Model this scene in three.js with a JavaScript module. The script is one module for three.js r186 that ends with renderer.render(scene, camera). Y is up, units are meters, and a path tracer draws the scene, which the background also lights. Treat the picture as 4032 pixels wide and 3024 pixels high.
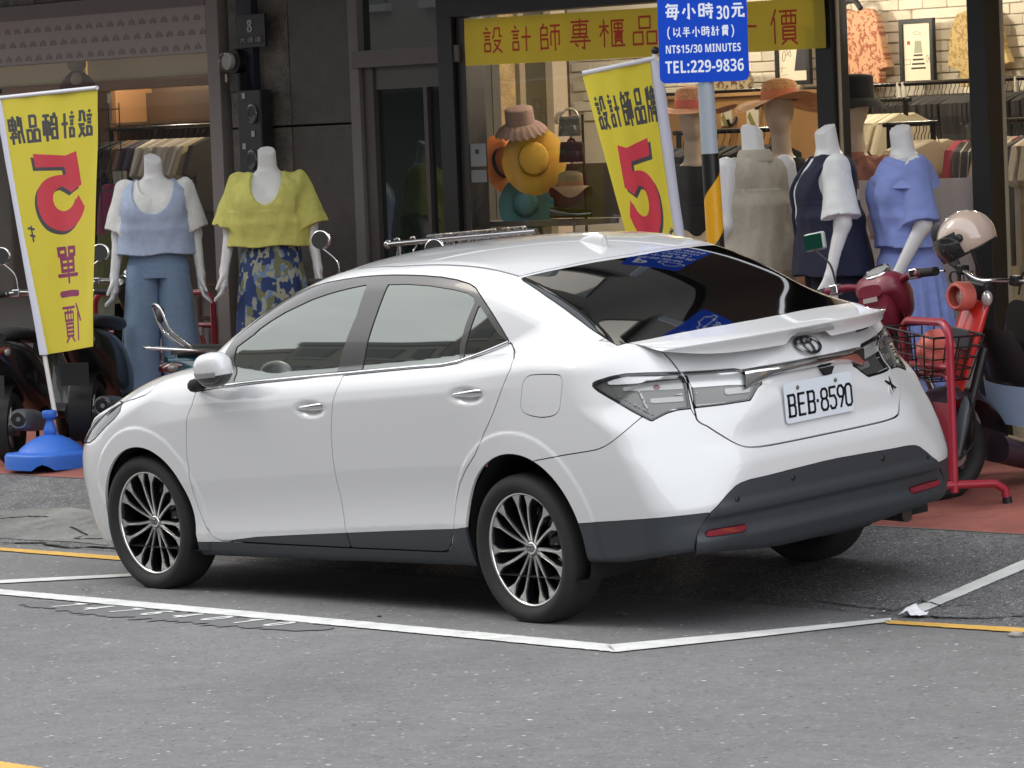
import * as THREE from 'three';
import { mergeGeometries, mergeVertices, toCreasedNormals } from 'three/addons/utils/BufferGeometryUtils.js';
import { RoundedBoxGeometry } from 'three/addons/geometries/RoundedBoxGeometry.js';

// ---------------------------------------------------------------- camera, sky, sun, exposure
const scene = new THREE.Scene();
const CAM = { p: [-14.01756, 1.98207, -12.46341], yaw: 0.6897325, pitch: -0.0544537, roll: -0.0391757, f: 17445.05, W: 4032, H: 3024 };
const V = (x, y, z) => new THREE.Vector3(x, y, z);
const camDir = V(Math.cos(CAM.pitch) * Math.cos(CAM.yaw), Math.sin(CAM.pitch), Math.cos(CAM.pitch) * Math.sin(CAM.yaw));
const camR0 = camDir.clone().cross(V(0, 1, 0)).normalize(), camU0 = camR0.clone().cross(camDir);
const camR = camR0.clone().multiplyScalar(Math.cos(CAM.roll)).addScaledVector(camU0, Math.sin(CAM.roll));
const camU = camU0.clone().multiplyScalar(Math.cos(CAM.roll)).addScaledVector(camR0, -Math.sin(CAM.roll));
const camera = new THREE.PerspectiveCamera(2 * Math.atan(CAM.H / 2 / CAM.f) * 180 / Math.PI, 4 / 3, 0.1, 600);
camera.position.set(...CAM.p);
camera.up.copy(camU);
camera.lookAt(camera.position.clone().add(camDir));
scene.add(camera);

const renderer = new THREE.WebGLRenderer();
renderer.toneMapping = THREE.LinearToneMapping;
renderer.toneMappingExposure = 1.08;
renderer.shadowMap.enabled = true;

function makeSky() {   // bright, evenly clouded sky with thin brighter breaks
  const W = 1024, H = 512, d = new Float32Array(W * H * 4);
  const n3 = (x, y, z) => vnoise(x, y, z);
  for (let j = 0; j < H; j++) for (let i = 0; i < W; i++) {
    const up = ((j + 0.5) / H - 0.5) * Math.PI, az = ((i + 0.5) / W - 0.5) * 2 * Math.PI, y = Math.sin(up), x = Math.cos(az) * Math.cos(up), z = Math.sin(az) * Math.cos(up), o = (j * W + i) * 4;
    if (y < -0.02) { d[o] = d[o + 1] = d[o + 2] = 0.12; d[o + 3] = 1; continue; }
    let c = 0, a = 1, f = 1.6, t = 0;
    for (let k = 0; k < 5; k++) { c += a * n3(x * f + 7, y * f * 2.6 + 3, z * f + k); t += a; a *= 0.55; f *= 2.1; }
    c /= t;
    const sd = Math.max(0, x * SUN.x + y * SUN.y + z * SUN.z), L = SKY * (0.72 + 0.55 * c) * (0.95 + 0.1 * Math.max(0, y)) * (1 + 1.15 * Math.pow(Math.max(0, -x), 1.3)) * (1 + 0.5 * Math.pow(sd, 5));
    d[o] = L * 0.975; d[o + 1] = L * 1.0; d[o + 2] = L * 1.03; d[o + 3] = 1;
  }
  const t = new THREE.DataTexture(d, W, H, THREE.RGBAFormat, THREE.FloatType);
  t.mapping = THREE.EquirectangularReflectionMapping; t.magFilter = THREE.LinearFilter; t.needsUpdate = true;
  return t;
}
const SUN = V(0.60, 0.70, -0.40).normalize(), SKY = 1.35;

// ---------------------------------------------------------------- small helpers
let seedState = 12345;
const rnd = () => { seedState = (seedState * 1664525 + 1013904223) >>> 0; return seedState / 4294967296; };
const rr = (a, b) => a + (b - a) * rnd();
function hash3(x, y, z) { let h = (x * 374761393 + y * 668265263 + z * 2147483647) | 0; h = Math.imul(h ^ (h >>> 13), 1274126177); h ^= h >>> 16; return (h >>> 0) / 4294967296; }
function vnoise(x, y, z = 0) {
  const ix = Math.floor(x), iy = Math.floor(y), iz = Math.floor(z), s = (t) => t * t * t * (t * (t * 6 - 15) + 10), u = s(x - ix), v = s(y - iy), w = s(z - iz), L = (a, b, t) => a + (b - a) * t;
  const c = (a, b, e) => hash3(ix + a, iy + b, iz + e);
  return L(L(L(c(0, 0, 0), c(1, 0, 0), u), L(c(0, 1, 0), c(1, 1, 0), u), v), L(L(c(0, 0, 1), c(1, 0, 1), u), L(c(0, 1, 1), c(1, 1, 1), u), v), w);
}
const clamp = (x, a, b) => Math.min(b, Math.max(a, x)), lerp = (a, b, t) => a + (b - a) * t, sstep = (a, b, x) => { const t = clamp((x - a) / (b - a), 0, 1); return t * t * (3 - 2 * t); };
const smax = (a, b, k) => { const h = Math.max(k - Math.abs(a - b), 0) / k; return Math.max(a, b) + h * h * k * 0.25; };
const smin = (a, b, k) => -smax(-a, -b, k);
const lin = (r, g, b) => new THREE.Color().setRGB(r, g, b);
function mat(color, rough = 0.6, o = {}) { return new THREE.MeshPhysicalMaterial({ color: color.isColor ? color : new THREE.Color(color), roughness: rough, side: THREE.DoubleSide, ...o }); }
const used = new Map();
function numbered(name) { const n = used.get(name) ?? 0; used.set(name, n + 1); return n ? name + '_' + String(n).padStart(3, '0') : name; }
function tag(o, label, category, group, kind) { o.userData.label = label; o.userData.category = category; if (group) o.userData.group = group; if (kind) o.userData.kind = kind; return o; }
function mesh(name, geo, m, parent) { const o = new THREE.Mesh(Array.isArray(geo) ? merge(geo) : geo, m); o.castShadow = o.receiveShadow = true; o.name = parent ? name : numbered(name); (parent ?? scene).add(o); return o; }
function thing(name, label, category, group, pos = [0, 0, 0], turn = 0) { const o = new THREE.Group(); o.name = numbered(name); o.position.set(...pos); o.rotation.y = turn; scene.add(o); return tag(o, label, category, group); }
function struct(name, geo, m, label) { const o = mesh(name, geo, m); o.userData.kind = 'structure'; if (label) o.userData.label = label; return o; }
function merge(list) {
  const g = list.map((x) => { let y = x.index ? x.toNonIndexed() : x.clone(); for (const k of Object.keys(y.attributes)) if (!['position', 'normal', 'uv'].includes(k)) y.deleteAttribute(k); if (!y.attributes.uv) y.setAttribute('uv', new THREE.BufferAttribute(new Float32Array(y.attributes.position.count * 2), 2)); if (!y.attributes.normal) y.computeVertexNormals(); return y; });
  return g.length === 1 ? g[0] : mergeGeometries(g);
}
const boxG = (w, h, d, x = 0, y = 0, z = 0, r = 0) => { const g = r ? new RoundedBoxGeometry(w, h, d, 2, Math.min(r, w / 2.01, h / 2.01, d / 2.01)) : new THREE.BoxGeometry(w, h, d); return g.translate(x, y, z); };
const cylG = (r1, r2, a, b, n = 16) => { const A = V(...a), B = V(...b), L = A.distanceTo(B), g = new THREE.CylinderGeometry(r2, r1, L, n); g.translate(0, L / 2, 0); g.applyQuaternion(new THREE.Quaternion().setFromUnitVectors(V(0, 1, 0), B.clone().sub(A).normalize())); return g.translate(A.x, A.y, A.z); };
const tubeG = (pts, r, n = 40, m = 8, closed = false) => new THREE.TubeGeometry(new THREE.CatmullRomCurve3(pts.map((p) => V(...p)), closed, 'catmullrom', 0.5), n, r, m, closed);
const polyTube = (pts, r, m = 8) => { const path = new THREE.CurvePath(); for (let i = 0; i + 1 < pts.length; i++) path.add(new THREE.LineCurve3(V(...pts[i]), V(...pts[i + 1]))); return new THREE.TubeGeometry(path, pts.length * 6, r, m, false); };
const latheG = (pts, n = 40) => new THREE.LatheGeometry(pts.map((p) => new THREE.Vector2(p[0], p[1])), n);
const sphG = (r, x, y, z, sx = 1, sy = 1, sz = 1, n = 24) => new THREE.SphereGeometry(r, n, Math.round(n * 0.7)).scale(sx, sy, sz).translate(x, y, z);
const shapeG = (pts, depth, bevel = 0) => new THREE.ExtrudeGeometry(new THREE.Shape(pts.map((p) => new THREE.Vector2(p[0], p[1]))), { depth, bevelEnabled: bevel > 0, bevelSize: bevel, bevelThickness: bevel, bevelSegments: 2, curveSegments: 8 });
function canvasTex(w, h, draw, srgb = true) { const c = document.createElement('canvas'); c.width = w; c.height = h; draw(c.getContext('2d'), w, h); const t = new THREE.CanvasTexture(c); if (srgb) t.colorSpace = THREE.SRGBColorSpace; t.wrapS = t.wrapT = THREE.RepeatWrapping; return t; }
function noiseTex(w, h, fn, srgb = false) {   // fn(x, y) in 0..1 -> [r, g, b] in 0..1 (sRGB values when srgb)
  const d = new Uint8Array(w * h * 4);
  for (let y = 0; y < h; y++) for (let x = 0; x < w; x++) { const c = fn(x / w, y / h, x, y), o = (y * w + x) * 4; for (let k = 0; k < 3; k++) d[o + k] = clamp((c.length ? c[k] : c) * 255, 0, 255); d[o + 3] = 255; }
  const t = new THREE.DataTexture(d, w, h); t.magFilter = THREE.LinearFilter; t.minFilter = THREE.LinearMipmapLinearFilter; t.wrapS = t.wrapT = THREE.RepeatWrapping; if (srgb) t.colorSpace = THREE.SRGBColorSpace; t.needsUpdate = true; return t;
}
function tnoise(u, v, p, k = 0) { const x = u * p, y = v * p, m = (a) => ((a % p) + p) % p, ix = Math.floor(x), iy = Math.floor(y), s = (t) => t * t * (3 - 2 * t), a = s(x - ix), b = s(y - iy); return lerp(lerp(hash3(m(ix), m(iy), k), hash3(m(ix + 1), m(iy), k), a), lerp(hash3(m(ix), m(iy + 1), k), hash3(m(ix + 1), m(iy + 1), k), a), b); }
// a photo pixel (full size) as a ray, and the point where it meets a plane
function pixRay(u, v) { const d = camDir.clone().addScaledVector(camR, (u - CAM.W / 2) / CAM.f).addScaledVector(camU, -(v - CAM.H / 2) / CAM.f); return [V(...CAM.p), d]; }
function onPlane(u, v, n, c) { const [o, d] = pixRay(u, v), N = V(...n); return o.addScaledVector(d, (c - o.dot(N)) / d.dot(N)); }
const S = 1.8228;   // pixel coordinates below are read off a 2212 px wide view of the photograph
const onZ = (u, v, z) => onPlane(u * S, v * S, [0, 0, 1], z), onY = (u, v, y) => onPlane(u * S, v * S, [0, 1, 0], y), onX = (u, v, x) => onPlane(u * S, v * S, [1, 0, 0], x);

scene.background = makeSky();
scene.environment = scene.background;
scene.environmentIntensity = 1;
const sun = new THREE.DirectionalLight(0xfff3e2, 0.8);
sun.name = 'sun'; sun.position.copy(SUN.clone().multiplyScalar(60)); sun.castShadow = true; sun.shadow.radius = 40; sun.shadow.mapSize.set(2048, 2048);
Object.assign(sun.shadow.camera, { left: -25, right: 25, top: 25, bottom: -25, near: 1, far: 140 });
scene.add(sun, sun.target);
// ---------------------------------------------------------------- the car's shell: one closed surface F = 0 in the car's own frame (x forward, y up, z right; rear axle at x = 0)
function tab(pts, sig = 0.03, n = 2048) {
  pts = pts.slice().sort((a, b) => a[0] - b[0]);
  const x0 = pts[0][0] - 0.5, x1 = pts[pts.length - 1][0] + 0.5, dx = (x1 - x0) / (n - 1);
  let L = new Float64Array(n);
  for (let i = 0, k = 0; i < n; i++) {
    const x = x0 + i * dx; while (k < pts.length - 2 && x > pts[k + 1][0]) k++;
    const [a, b] = [pts[k], pts[k + 1]]; L[i] = a[1] + (b[1] - a[1]) * (x - a[0]) / (b[0] - a[0]);
  }
  const w = Math.max(1, Math.round(sig * 1.0 / dx));
  for (let p = 0; p < 3 && sig; p++) { const M = new Float64Array(n); let s = 0; const pre = new Float64Array(n + 1); for (let i = 0; i < n; i++) pre[i + 1] = pre[i] + L[i]; for (let i = 0; i < n; i++) { const a = Math.max(0, i - w), b = Math.min(n - 1, i + w); M[i] = (i - w < 0 || i + w > n - 1) ? L[i] : (pre[b + 1] - pre[a]) / (b - a + 1); } L = M; }
  return (x) => { const t = clamp((x - x0) / dx, 0, n - 1.001), i = t | 0; return L[i] + (L[i + 1] - L[i]) * (t - i); };
}
const yCrease = tab([[3.4, 0.66], [2.8, 0.735], [2.45, 0.779], [1.7, 0.857], [1.15, 0.9], [0.43, 0.951], [-0.1, 0.985], [-0.9, 1.02]], 0.1);
const yRidge = tab([[3.6, 0.2], [2.4, 0.27], [1.83, 0.304], [1.17, 0.351], [0.54, 0.394], [0, 0.41], [-1, 0.43]], 0.1);
const yBelt = tab([[3.0, 0.88], [2.2, 0.945], [1.74, 0.976], [1.13, 1.02], [0.62, 1.052], [0.3, 1.08], [0, 1.11], [-0.5, 1.13], [-1, 1.12]], 0.08);
const dPlan = tab([[-1.2, 0.075], [-0.9, 0.05], [-0.5, 0.014], [-0.1, 0], [0.5, 0.002], [1.4, 0], [2.2, 0.0], [2.7, 0.002], [3.0, 0.012], [3.3, 0.045], [3.6, 0.12]], 0.12);
const xRear = tab([[0.1, -0.6], [0.2, -0.78], [0.28, -0.90], [0.36, -0.955], [0.45, -0.972], [0.56, -0.985], [0.64, -0.988], [0.69, -0.97], [0.73, -0.935], [0.92, -0.93], [1.0, -0.928], [1.05, -0.905], [1.1, -0.865], [1.2, -0.7]], 0.012);
const xFront = tab([[0.05, 3.4], [0.14, 3.53], [0.2, 3.575], [0.3, 3.61], [0.5, 3.635], [0.6, 3.615], [0.68, 3.56], [0.76, 3.45], [0.85, 3.25]], 0.03);
const yDeck = tab([[3.8, 0.62], [3.6, 0.74], [3.4, 0.825], [3.1, 0.912], [2.8, 0.978], [2.5, 1.03], [2.2, 1.06], [1.7, 1.04], [1.13, 1.075], [0.62, 1.105], [0.3, 1.13], [0, 1.15], [-0.44, 1.155], [-0.65, 1.138], [-0.85, 1.105], [-1.0, 1.06]], 0.06);
const yRoof = tab([[2.85, 0.82], [2.45, 1.075], [2.1, 1.27], [1.8, 1.385], [1.5, 1.46], [1.25, 1.486], [1.0, 1.498], [0.75, 1.508], [0.5, 1.498], [0.3, 1.468], [0.1, 1.417], [-0.15, 1.322], [-0.44, 1.178], [-0.8, 1.0]], 0.09);
const gTaper = tab([[2.6, 0.10], [2.2, 0.045], [1.7, 0.008], [1.2, 0.0], [0.6, 0.0], [0.2, 0.018], [-0.2, 0.06], [-0.6, 0.12], [-1, 0.2]], 0.12);
const cFacet = tab([[0.2, 1.2], [0.4, 1.18], [0.5, 1.155], [0.6, 1.116], [0.7, 1.069], [0.8, 1.018], [0.9, 0.957], [1.0, 0.90], [1.2, 0.8]], 0.02);
const HANDLES = [[1.322, 0.868], [0.238, 0.947]];
const archs = [[2.655, 0.30, 0.365], [-0.03, 0.34, 0.373]];
function carF(x, y, z) {
  const a = Math.abs(z), yc = yCrease(x), yr = yRidge(x), yb = yBelt(x);
  // flank
  let w;
  const soft = sstep(0.35, -0.25, x) + sstep(2.35, 2.9, x);
  if (y < yr) { const t = yr - y; w = 0.866 - 0.10 * t - 0.9 * t * t; }
  else { const t = clamp((y - yr) / (yc - yr), 0, 1.0); w = 0.866 - 0.010 * Math.sin(Math.PI * Math.min(1, t * 2.2)) * (1 - t) + 0.020 * t * t * (3 - 2 * t); }
  if (y > yc) { const u = (y - yc) / Math.max(0.05, yb - yc); w -= 0.030 * u + 0.018 * u * u * (1 + 0); }
  if (soft > 0) { const t = (y - 0.68) / 0.36, ws = 0.886 - 0.034 * t * t * (t > 0 ? 1.15 : 0.85); w = lerp(w, ws, clamp(soft, 0, 1)); }
  w -= dPlan(x);
  for (const [cx, cy, R] of archs) { const r = Math.hypot(x - cx, y - cy) - R; if (r < 0.13 && y > 0.2) w += 0.0065 * sstep(0.098, 0.078, r); }
  for (const [hx, hy] of HANDLES) { const u = (x - hx) / 0.135, q = (y - hy + 0.004 * 0) / 0.044, r2 = u * u + q * q; if (r2 < 1) w -= 0.017 * (1 - r2) * (1 - r2) * 1.6; }
  const f1 = a - w;
  // rear
  const az = a / 0.8, up = sstep(0.66, 0.78, y);
  let xr = xRear(y) + (0.035 + 0.05 * up + 0.02 * sstep(.45,.6,y)) * az * az * az;
  if (y < 0.66 && y > 0.3) xr += -0.0;
  const f2 = xr - x;
  const xf = xFront(y) - 0.22 * Math.pow(az, 3.0) - 0.05 * az * az;
  const f3 = x - xf;
  const f4 = (y - (yDeck(x) - 0.045 * az * az)) * 0.95;
  const f5 = 0.172 + 0.04 * clamp((2.4 - x) / 2, 0, 1) + 0.06 * sstep(-0.1, -0.45, x) + 0.04 * sstep(0.2, 0.85, az) * sstep(-0.5,-0.9,x) - y;
  const f6 = -0.86 * x + 0.51 * a - cFacet(y);   // slanted facet of the rear corner
  let B = smax(smax(f1, f2, 0.18), f6, 0.055 + 0.10 * sstep(0.80, 0.92, y) + 0.05 * sstep(0.5, 0.42, y));
  B = smax(B, f3, 0.30);
  B = smax(B, f4, x > 2.2 ? 0.10 : 0.07);
  B = smax(B, f5, 0.03);
  // greenhouse
  const h = y - 1.0, wg = 0.803 - 0.21 * h - 0.48 * h * h - gTaper(x);
  const g1 = (a - wg) * 0.94;
  const crown = x > 1.35 ? 0.05 + 0.03 * sstep(1.35, 2.1, x) : x < 0.25 ? 0.05 : 0.05;
  const slope = x > 1.5 || x < 0.15 ? 0.86 : 1;
  const g2 = (y - (yRoof(x) - crown * (a / 0.6) * (a / 0.6))) * lerp(1, 0.87, sstep(1.2, 1.7, x) + sstep(0.4, 0, x));
  const G = Math.max(smax(g1, g2, 0.085), yb - 0.1 - y);
  return smin(B, G, 0.02 + 0.10 * sstep(0.25, -0.15, x));
}
function carN(x, y, z, out) {
  const h = 0.0025; let a = carF(x + h, y, z) - carF(x - h, y, z), b = carF(x, y + h, z) - carF(x, y - h, z), c = carF(x, y, z + h) - carF(x, y, z - h), l = Math.hypot(a, b, c) || 1;
  out[0] = a / l; out[1] = b / l; out[2] = c / l; out[3] = l / (2 * h); return out;
}
// car <-> world
const TILT = 0.0785765, ct = Math.cos(TILT), st = Math.sin(TILT);
const carToWorld = (x, y, z) => [x, (z + 0.85) * st + y * ct, -0.85 + (z + 0.85) * ct - y * st];
function pixCar(u, v) {   // full-size photo pixel -> point on the shell
  const [o, d] = pixRay(u, v), ny = (y, z) => [-z * st + y * ct, z * ct + y * st];
  const [oy, oz] = ny(o.y, o.z + 0.85), [dy, dz] = ny(d.y, d.z), P = (t) => [o.x + d.x * t, oy + dy * t, oz - 0.85 + dz * t];
  let t0 = 13, f0 = 1, t = 13;
  for (; t < 25; t += 0.02) { const p = P(t), f = carF(...p); if (f < 0) break; t0 = t; f0 = f; }
  if (t >= 25) return null;
  let a = t0, b = t; for (let i = 0; i < 24; i++) { const m = (a + b) / 2; if (carF(...P(m)) < 0) b = m; else a = m; }
  return P((a + b) / 2);
}
// shell grid (left half)
const SPX0 = 0, SPX1 = 2.6, SPY = 0.55;
function buildShell() {
  const th = []; const push = (a, b, n) => { for (let i = 0; i < n; i++) th.push(a + (b - a) * i / n); };
  push(-88, -26, 10); push(-26, 29, 92); push(29, 57, 44); push(57, 90, 34); th.push(90);
  const cols = [];
  const q = 1;
  for (let i = 0; i <= 170; i++) cols.push([SPX0, Math.PI / 2 * (1 - i / 170), -1]);
  for (let i = 1; i < 215; i++) cols.push([SPX0 + (SPX1 - SPX0) * i / 215, 0, -1]);
  for (let i = 0; i <= 100; i++) cols.push([SPX1, Math.PI / 2 * i / 100, 1]);
  const N = th.length, pos = new Float64Array(cols.length * N * 3);
  cols.forEach(([x0, ph, sg], i) => {
    // shift the rows so that one of them runs along the door crease
    const yAt = (deg) => { const t = deg * Math.PI / 180, dx = sg * Math.sin(ph) * Math.cos(t), dz = -Math.cos(ph) * Math.cos(t), dy = Math.sin(t); let a = 0.1, b = 2.0; for (let k = 0; k < 22; k++) { const m = (a + b) / 2; if (carF(x0 + dx * m, SPY + dy * m, dz * m) < 0) a = m; else b = m; } return [x0 + dx * a, SPY + dy * a]; };
    let lo = 2, hi = 28; for (let k = 0; k < 16; k++) { const m = (lo + hi) / 2, [X, Y] = yAt(m); if (Y < yCrease(X)) lo = m; else hi = m; }
    let jc = 0; for (let j = 0; j < N; j++) if (Math.abs(th[j] - lo) < Math.abs(th[jc] - lo)) jc = j;
    const sh = (x0 > 0.2 && ph === 0) || (sg > 0) ? lo - th[jc] : 0;
    for (let j = 0; j < N; j++) {
      const t = (th[j] + sh * Math.max(0, 1 - Math.abs(j - jc) / 8)) * Math.PI / 180, dx = sg * Math.sin(ph) * Math.cos(t), dz = -Math.cos(ph) * Math.cos(t), dy = Math.sin(t);
      let a = 0.1, b = 2.0; for (let k = 0; k < 26; k++) { const m = (a + b) / 2; if (carF(x0 + dx * m, SPY + dy * m, dz * m) < 0) a = m; else b = m; }
      const m = (a + b) / 2, o = (i * N + j) * 3; pos[o] = x0 + dx * m; pos[o + 1] = SPY + dy * m; pos[o + 2] = Math.abs(dz) < 1e-9 ? 0 : dz * m;
    }
  });
  const tri = [];
  for (let i = 0; i + 1 < cols.length; i++) for (let j = 0; j + 1 < N; j++) { const a = i * N + j, b = a + 1, c = a + N, e = c + 1; if (((i + j) & 1)) tri.push(a, b, c, b, e, c); else tri.push(a, b, e, a, e, c); }
  return { pos: Array.from(pos), tri };
}
// keep the part of a mesh where sign * (field - level) < 0; new points on the cut are drawn back onto the shell
function clipMesh(m, val, level, sign) {
  const map = new Map(), pos = [], tri = [], nv = m.pos.length / 3, cut = new Map();
  const g = (i) => { let k = map.get(i); if (k === undefined) { k = pos.length / 3; pos.push(m.pos[3 * i], m.pos[3 * i + 1], m.pos[3 * i + 2]); map.set(i, k); } return k; };
  const N = [0, 0, 0, 0];
  const edge = (i, j) => {
    const key = i < j ? i * nv + j : j * nv + i; let k = cut.get(key); if (k !== undefined) return k;
    const a = val[i] - level, b = val[j] - level, t = a / (a - b); let x = lerp(m.pos[3 * i], m.pos[3 * j], t), y = lerp(m.pos[3 * i + 1], m.pos[3 * j + 1], t), z = lerp(m.pos[3 * i + 2], m.pos[3 * j + 2], t);
    if (z !== 0) { const f = carF(x, y, z); carN(x, y, z, N); const s = clamp(f / Math.max(0.3, N[3]), -0.004, 0.004); x -= N[0] * s; y -= N[1] * s; z -= N[2] * s; }
    k = pos.length / 3; pos.push(x, y, z); cut.set(key, k); return k;
  };
  for (let q = 0; q < m.tri.length; q += 3) {
    const T = [m.tri[q], m.tri[q + 1], m.tri[q + 2]], s = T.map((i) => sign * (val[i] - level) < 0), n = s[0] + s[1] + s[2];
    if (n === 3) tri.push(g(T[0]), g(T[1]), g(T[2]));
    else if (n === 1) { const k = s.indexOf(true), a = T[k], b = T[(k + 1) % 3], c = T[(k + 2) % 3]; tri.push(g(a), edge(a, b), edge(a, c)); }
    else if (n === 2) { const k = s.indexOf(false), a = T[k], b = T[(k + 1) % 3], c = T[(k + 2) % 3], e = edge(a, b), f = edge(a, c); tri.push(e, g(b), g(c), e, g(c), f); }
  }
  return { pos, tri };
}
function fieldOf(m, fn) { const n = m.pos.length / 3, v = new Float64Array(n); for (let i = 0; i < n; i++) v[i] = fn(m.pos[3 * i], m.pos[3 * i + 1], m.pos[3 * i + 2]); return v; }
function split(m, fn, gap = 0.0045) { const v = fieldOf(m, fn); return [clipMesh(m, v, -gap / 2, 1), clipMesh(m, v, gap / 2, -1)]; }
// projections of the shell to a plane in which outlines are drawn
const PROJ = {
  side: (x, y, z) => [x, y], rear: (x, y, z) => [z, y], top: (x, y, z) => [x, z],
  cyl: (x, y, z) => [Math.atan2(-x, -z + 0.02) * 1.1, y], cylf: (x, y, z) => [Math.atan2(x - 2.6, -z + 0.02) * 1.0, y],
};
const smoothPts = (pts, n) => n ? new THREE.SplineCurve(pts.map((p) => new THREE.Vector2(p[0], p[1]))).getPoints(n).map((p) => [p.x, p.y]) : pts;
function outline(parts, proj) {   // parts: lists of photo pixels [u, v] (2212 view), or {c: [[x, y, z]...]} in car coordinates
  const out = [];
  for (const part of parts) {
    let P;
    if (part.c) P = part.c.map((p) => PROJ[proj](...p));
    else if (part.q) P = part.q;
    else P = part.map(([u, v]) => { const h = pixCar(u * S, v * S); if (!h) { console.log('outline misses the shell at', u, v); return null; } return PROJ[proj](...h); }).filter(Boolean);
    out.push(...P);
  }
  return out;
}
function polyField(poly, proj, ok) {
  const n = poly.length; let x0 = 1e9, x1 = -1e9, y0 = 1e9, y1 = -1e9; for (const [x, y] of poly) { x0 = Math.min(x0, x); x1 = Math.max(x1, x); y0 = Math.min(y0, y); y1 = Math.max(y1, y); }
  const M = 0.06;
  return (X, Y, Z) => {
    if (ok && !ok(X, Y, Z)) return 0.5;
    const [x, y] = PROJ[proj](X, Y, Z);
    if (x < x0 - M || x > x1 + M || y < y0 - M || y > y1 + M) return 0.1;
    let d = 1e9, s = 1;
    for (let i = 0, j = n - 1; i < n; j = i++) {
      const ax = poly[j][0], ay = poly[j][1], ex = poly[i][0] - ax, ey = poly[i][1] - ay, wx = x - ax, wy = y - ay, t = clamp((wx * ex + wy * ey) / (ex * ex + ey * ey || 1), 0, 1), bx = wx - ex * t, by = wy - ey * t;
      d = Math.min(d, bx * bx + by * by);
      if ((ay > y) !== (poly[i][1] > y) && x < (poly[i][0] - ax) * (y - ay) / (poly[i][1] - ay) + ax) s = -s;
    }
    return s * Math.sqrt(d);
  };
}
// turn a cut piece into geometry: offset along the normal, folded-in edge, mirrored copy
function pieceGeo(m, { off = 0, hem = 0.014, mirror = false, uv } = {}) {
  const nv = m.pos.length / 3, P = [], Nn = [], idx = m.tri.slice(), N = [0, 0, 0, 0];
  for (let i = 0; i < nv; i++) { const x = m.pos[3 * i], y = m.pos[3 * i + 1], z = m.pos[3 * i + 2]; carN(x, y, z, N); if (Math.abs(z) < 1e-6) { N[2] = 0; } const of = typeof off === 'function' ? off(x, y, z) : off; P.push(x + N[0] * of, y + N[1] * of, z === 0 ? 0 : z + N[2] * of); Nn.push(N[0], N[1], N[2]); }
  if (hem) {
    const cnt = new Map(); for (let q = 0; q < m.tri.length; q += 3) for (let k = 0; k < 3; k++) { const a = m.tri[q + k], b = m.tri[q + (k + 1) % 3], key = a < b ? a * nv + b : b * nv + a; cnt.set(key, cnt.has(key) ? null : [a, b]); }
    for (const e of cnt.values()) if (e) {
      const [a, b] = e; if (Math.abs(m.pos[3 * a + 2]) < 1e-6 && Math.abs(m.pos[3 * b + 2]) < 1e-6) continue;
      const k = P.length / 3, ax = P[3 * b] - P[3 * a], ay = P[3 * b + 1] - P[3 * a + 1], az = P[3 * b + 2] - P[3 * a + 2], nx = Nn[3 * a], ny = Nn[3 * a + 1], nz = Nn[3 * a + 2];
      let sx = ay * nz - az * ny, sy = az * nx - ax * nz, sz = ax * ny - ay * nx; const l = Math.hypot(sx, sy, sz) || 1;
      for (const i of [a, b]) for (const h of [0, hem]) { P.push(P[3 * i] - Nn[3 * i] * h, P[3 * i + 1] - Nn[3 * i + 1] * h, P[3 * i + 2] - Nn[3 * i + 2] * h); Nn.push(sx / l, sy / l, sz / l); }
      idx.push(k, k + 1, k + 2, k + 1, k + 3, k + 2);
    }
  }
  const make = (s) => { const g = new THREE.BufferGeometry(), p = Float32Array.from(P), n = Float32Array.from(Nn); if (s < 0) for (let i = 2; i < p.length; i += 3) { p[i] = -p[i]; n[i] = -n[i]; } g.setAttribute('position', new THREE.BufferAttribute(p, 3)); g.setAttribute('normal', new THREE.BufferAttribute(n, 3)); const w = new Float32Array(p.length / 3 * 2); for (let i = 0; i < p.length / 3; i++) { w[2 * i] = P[3 * i]; w[2 * i + 1] = P[3 * i + 1] + P[3 * i + 2] * 0.3; } g.setAttribute('uv', new THREE.BufferAttribute(w, 2)); const ii = idx.slice(); if (s < 0) for (let q = 0; q < ii.length; q += 3) { const t = ii[q]; ii[q] = ii[q + 1]; ii[q + 1] = t; } g.setIndex(ii); if (typeof off === 'function') g.computeVertexNormals(); return g; };
  return { L: make(1), R: make(-1) };
}
const shell = buildShell();
// ---------------------------------------------------------------- panels: outlines read off the photograph, laid onto the shell
const tl = (c, r, pts) => pts.map(([x, y]) => [(1008 * c + x * 0.4557) / S, (756 * r + y * 0.4557) / S]);
const zr = (ox, oy, pts, k = 0.36166) => pts.map(([x, y]) => [(ox + x * k) / S, (oy + y * k) / S]);
PROJ.lid = (x, y, z) => [z, y + Math.max(0, x + 0.86)];
const leftSide = (x, y, z) => z < -0.3 && y > 0.1;
const spl = (pts, n = 6) => smoothPts(pts, pts.length * n);
const lineAC = outline([tl(0, 2, [[1690, 80]]), zr(300, 1300, [[1255, 830], [1208, 945], [1198, 1050], [1198, 1250], [1207, 1400], [1228, 1560]]), tl(0, 2, [[1690, 1000], [1735, 1130], [1785, 1240], [1835, 1315], [1905, 1356]])], 'side');
const lineBC = outline([tl(1, 2, [[822, 1416], [790, 1310], [770, 1245], [750, 1080], [700, 850], [662, 620], [649, 450], [652, 300], [662, 160], [690, 70], [722, 0]]), tl(1, 1, [[750, 1600], [770, 1560]])], 'side');
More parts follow.
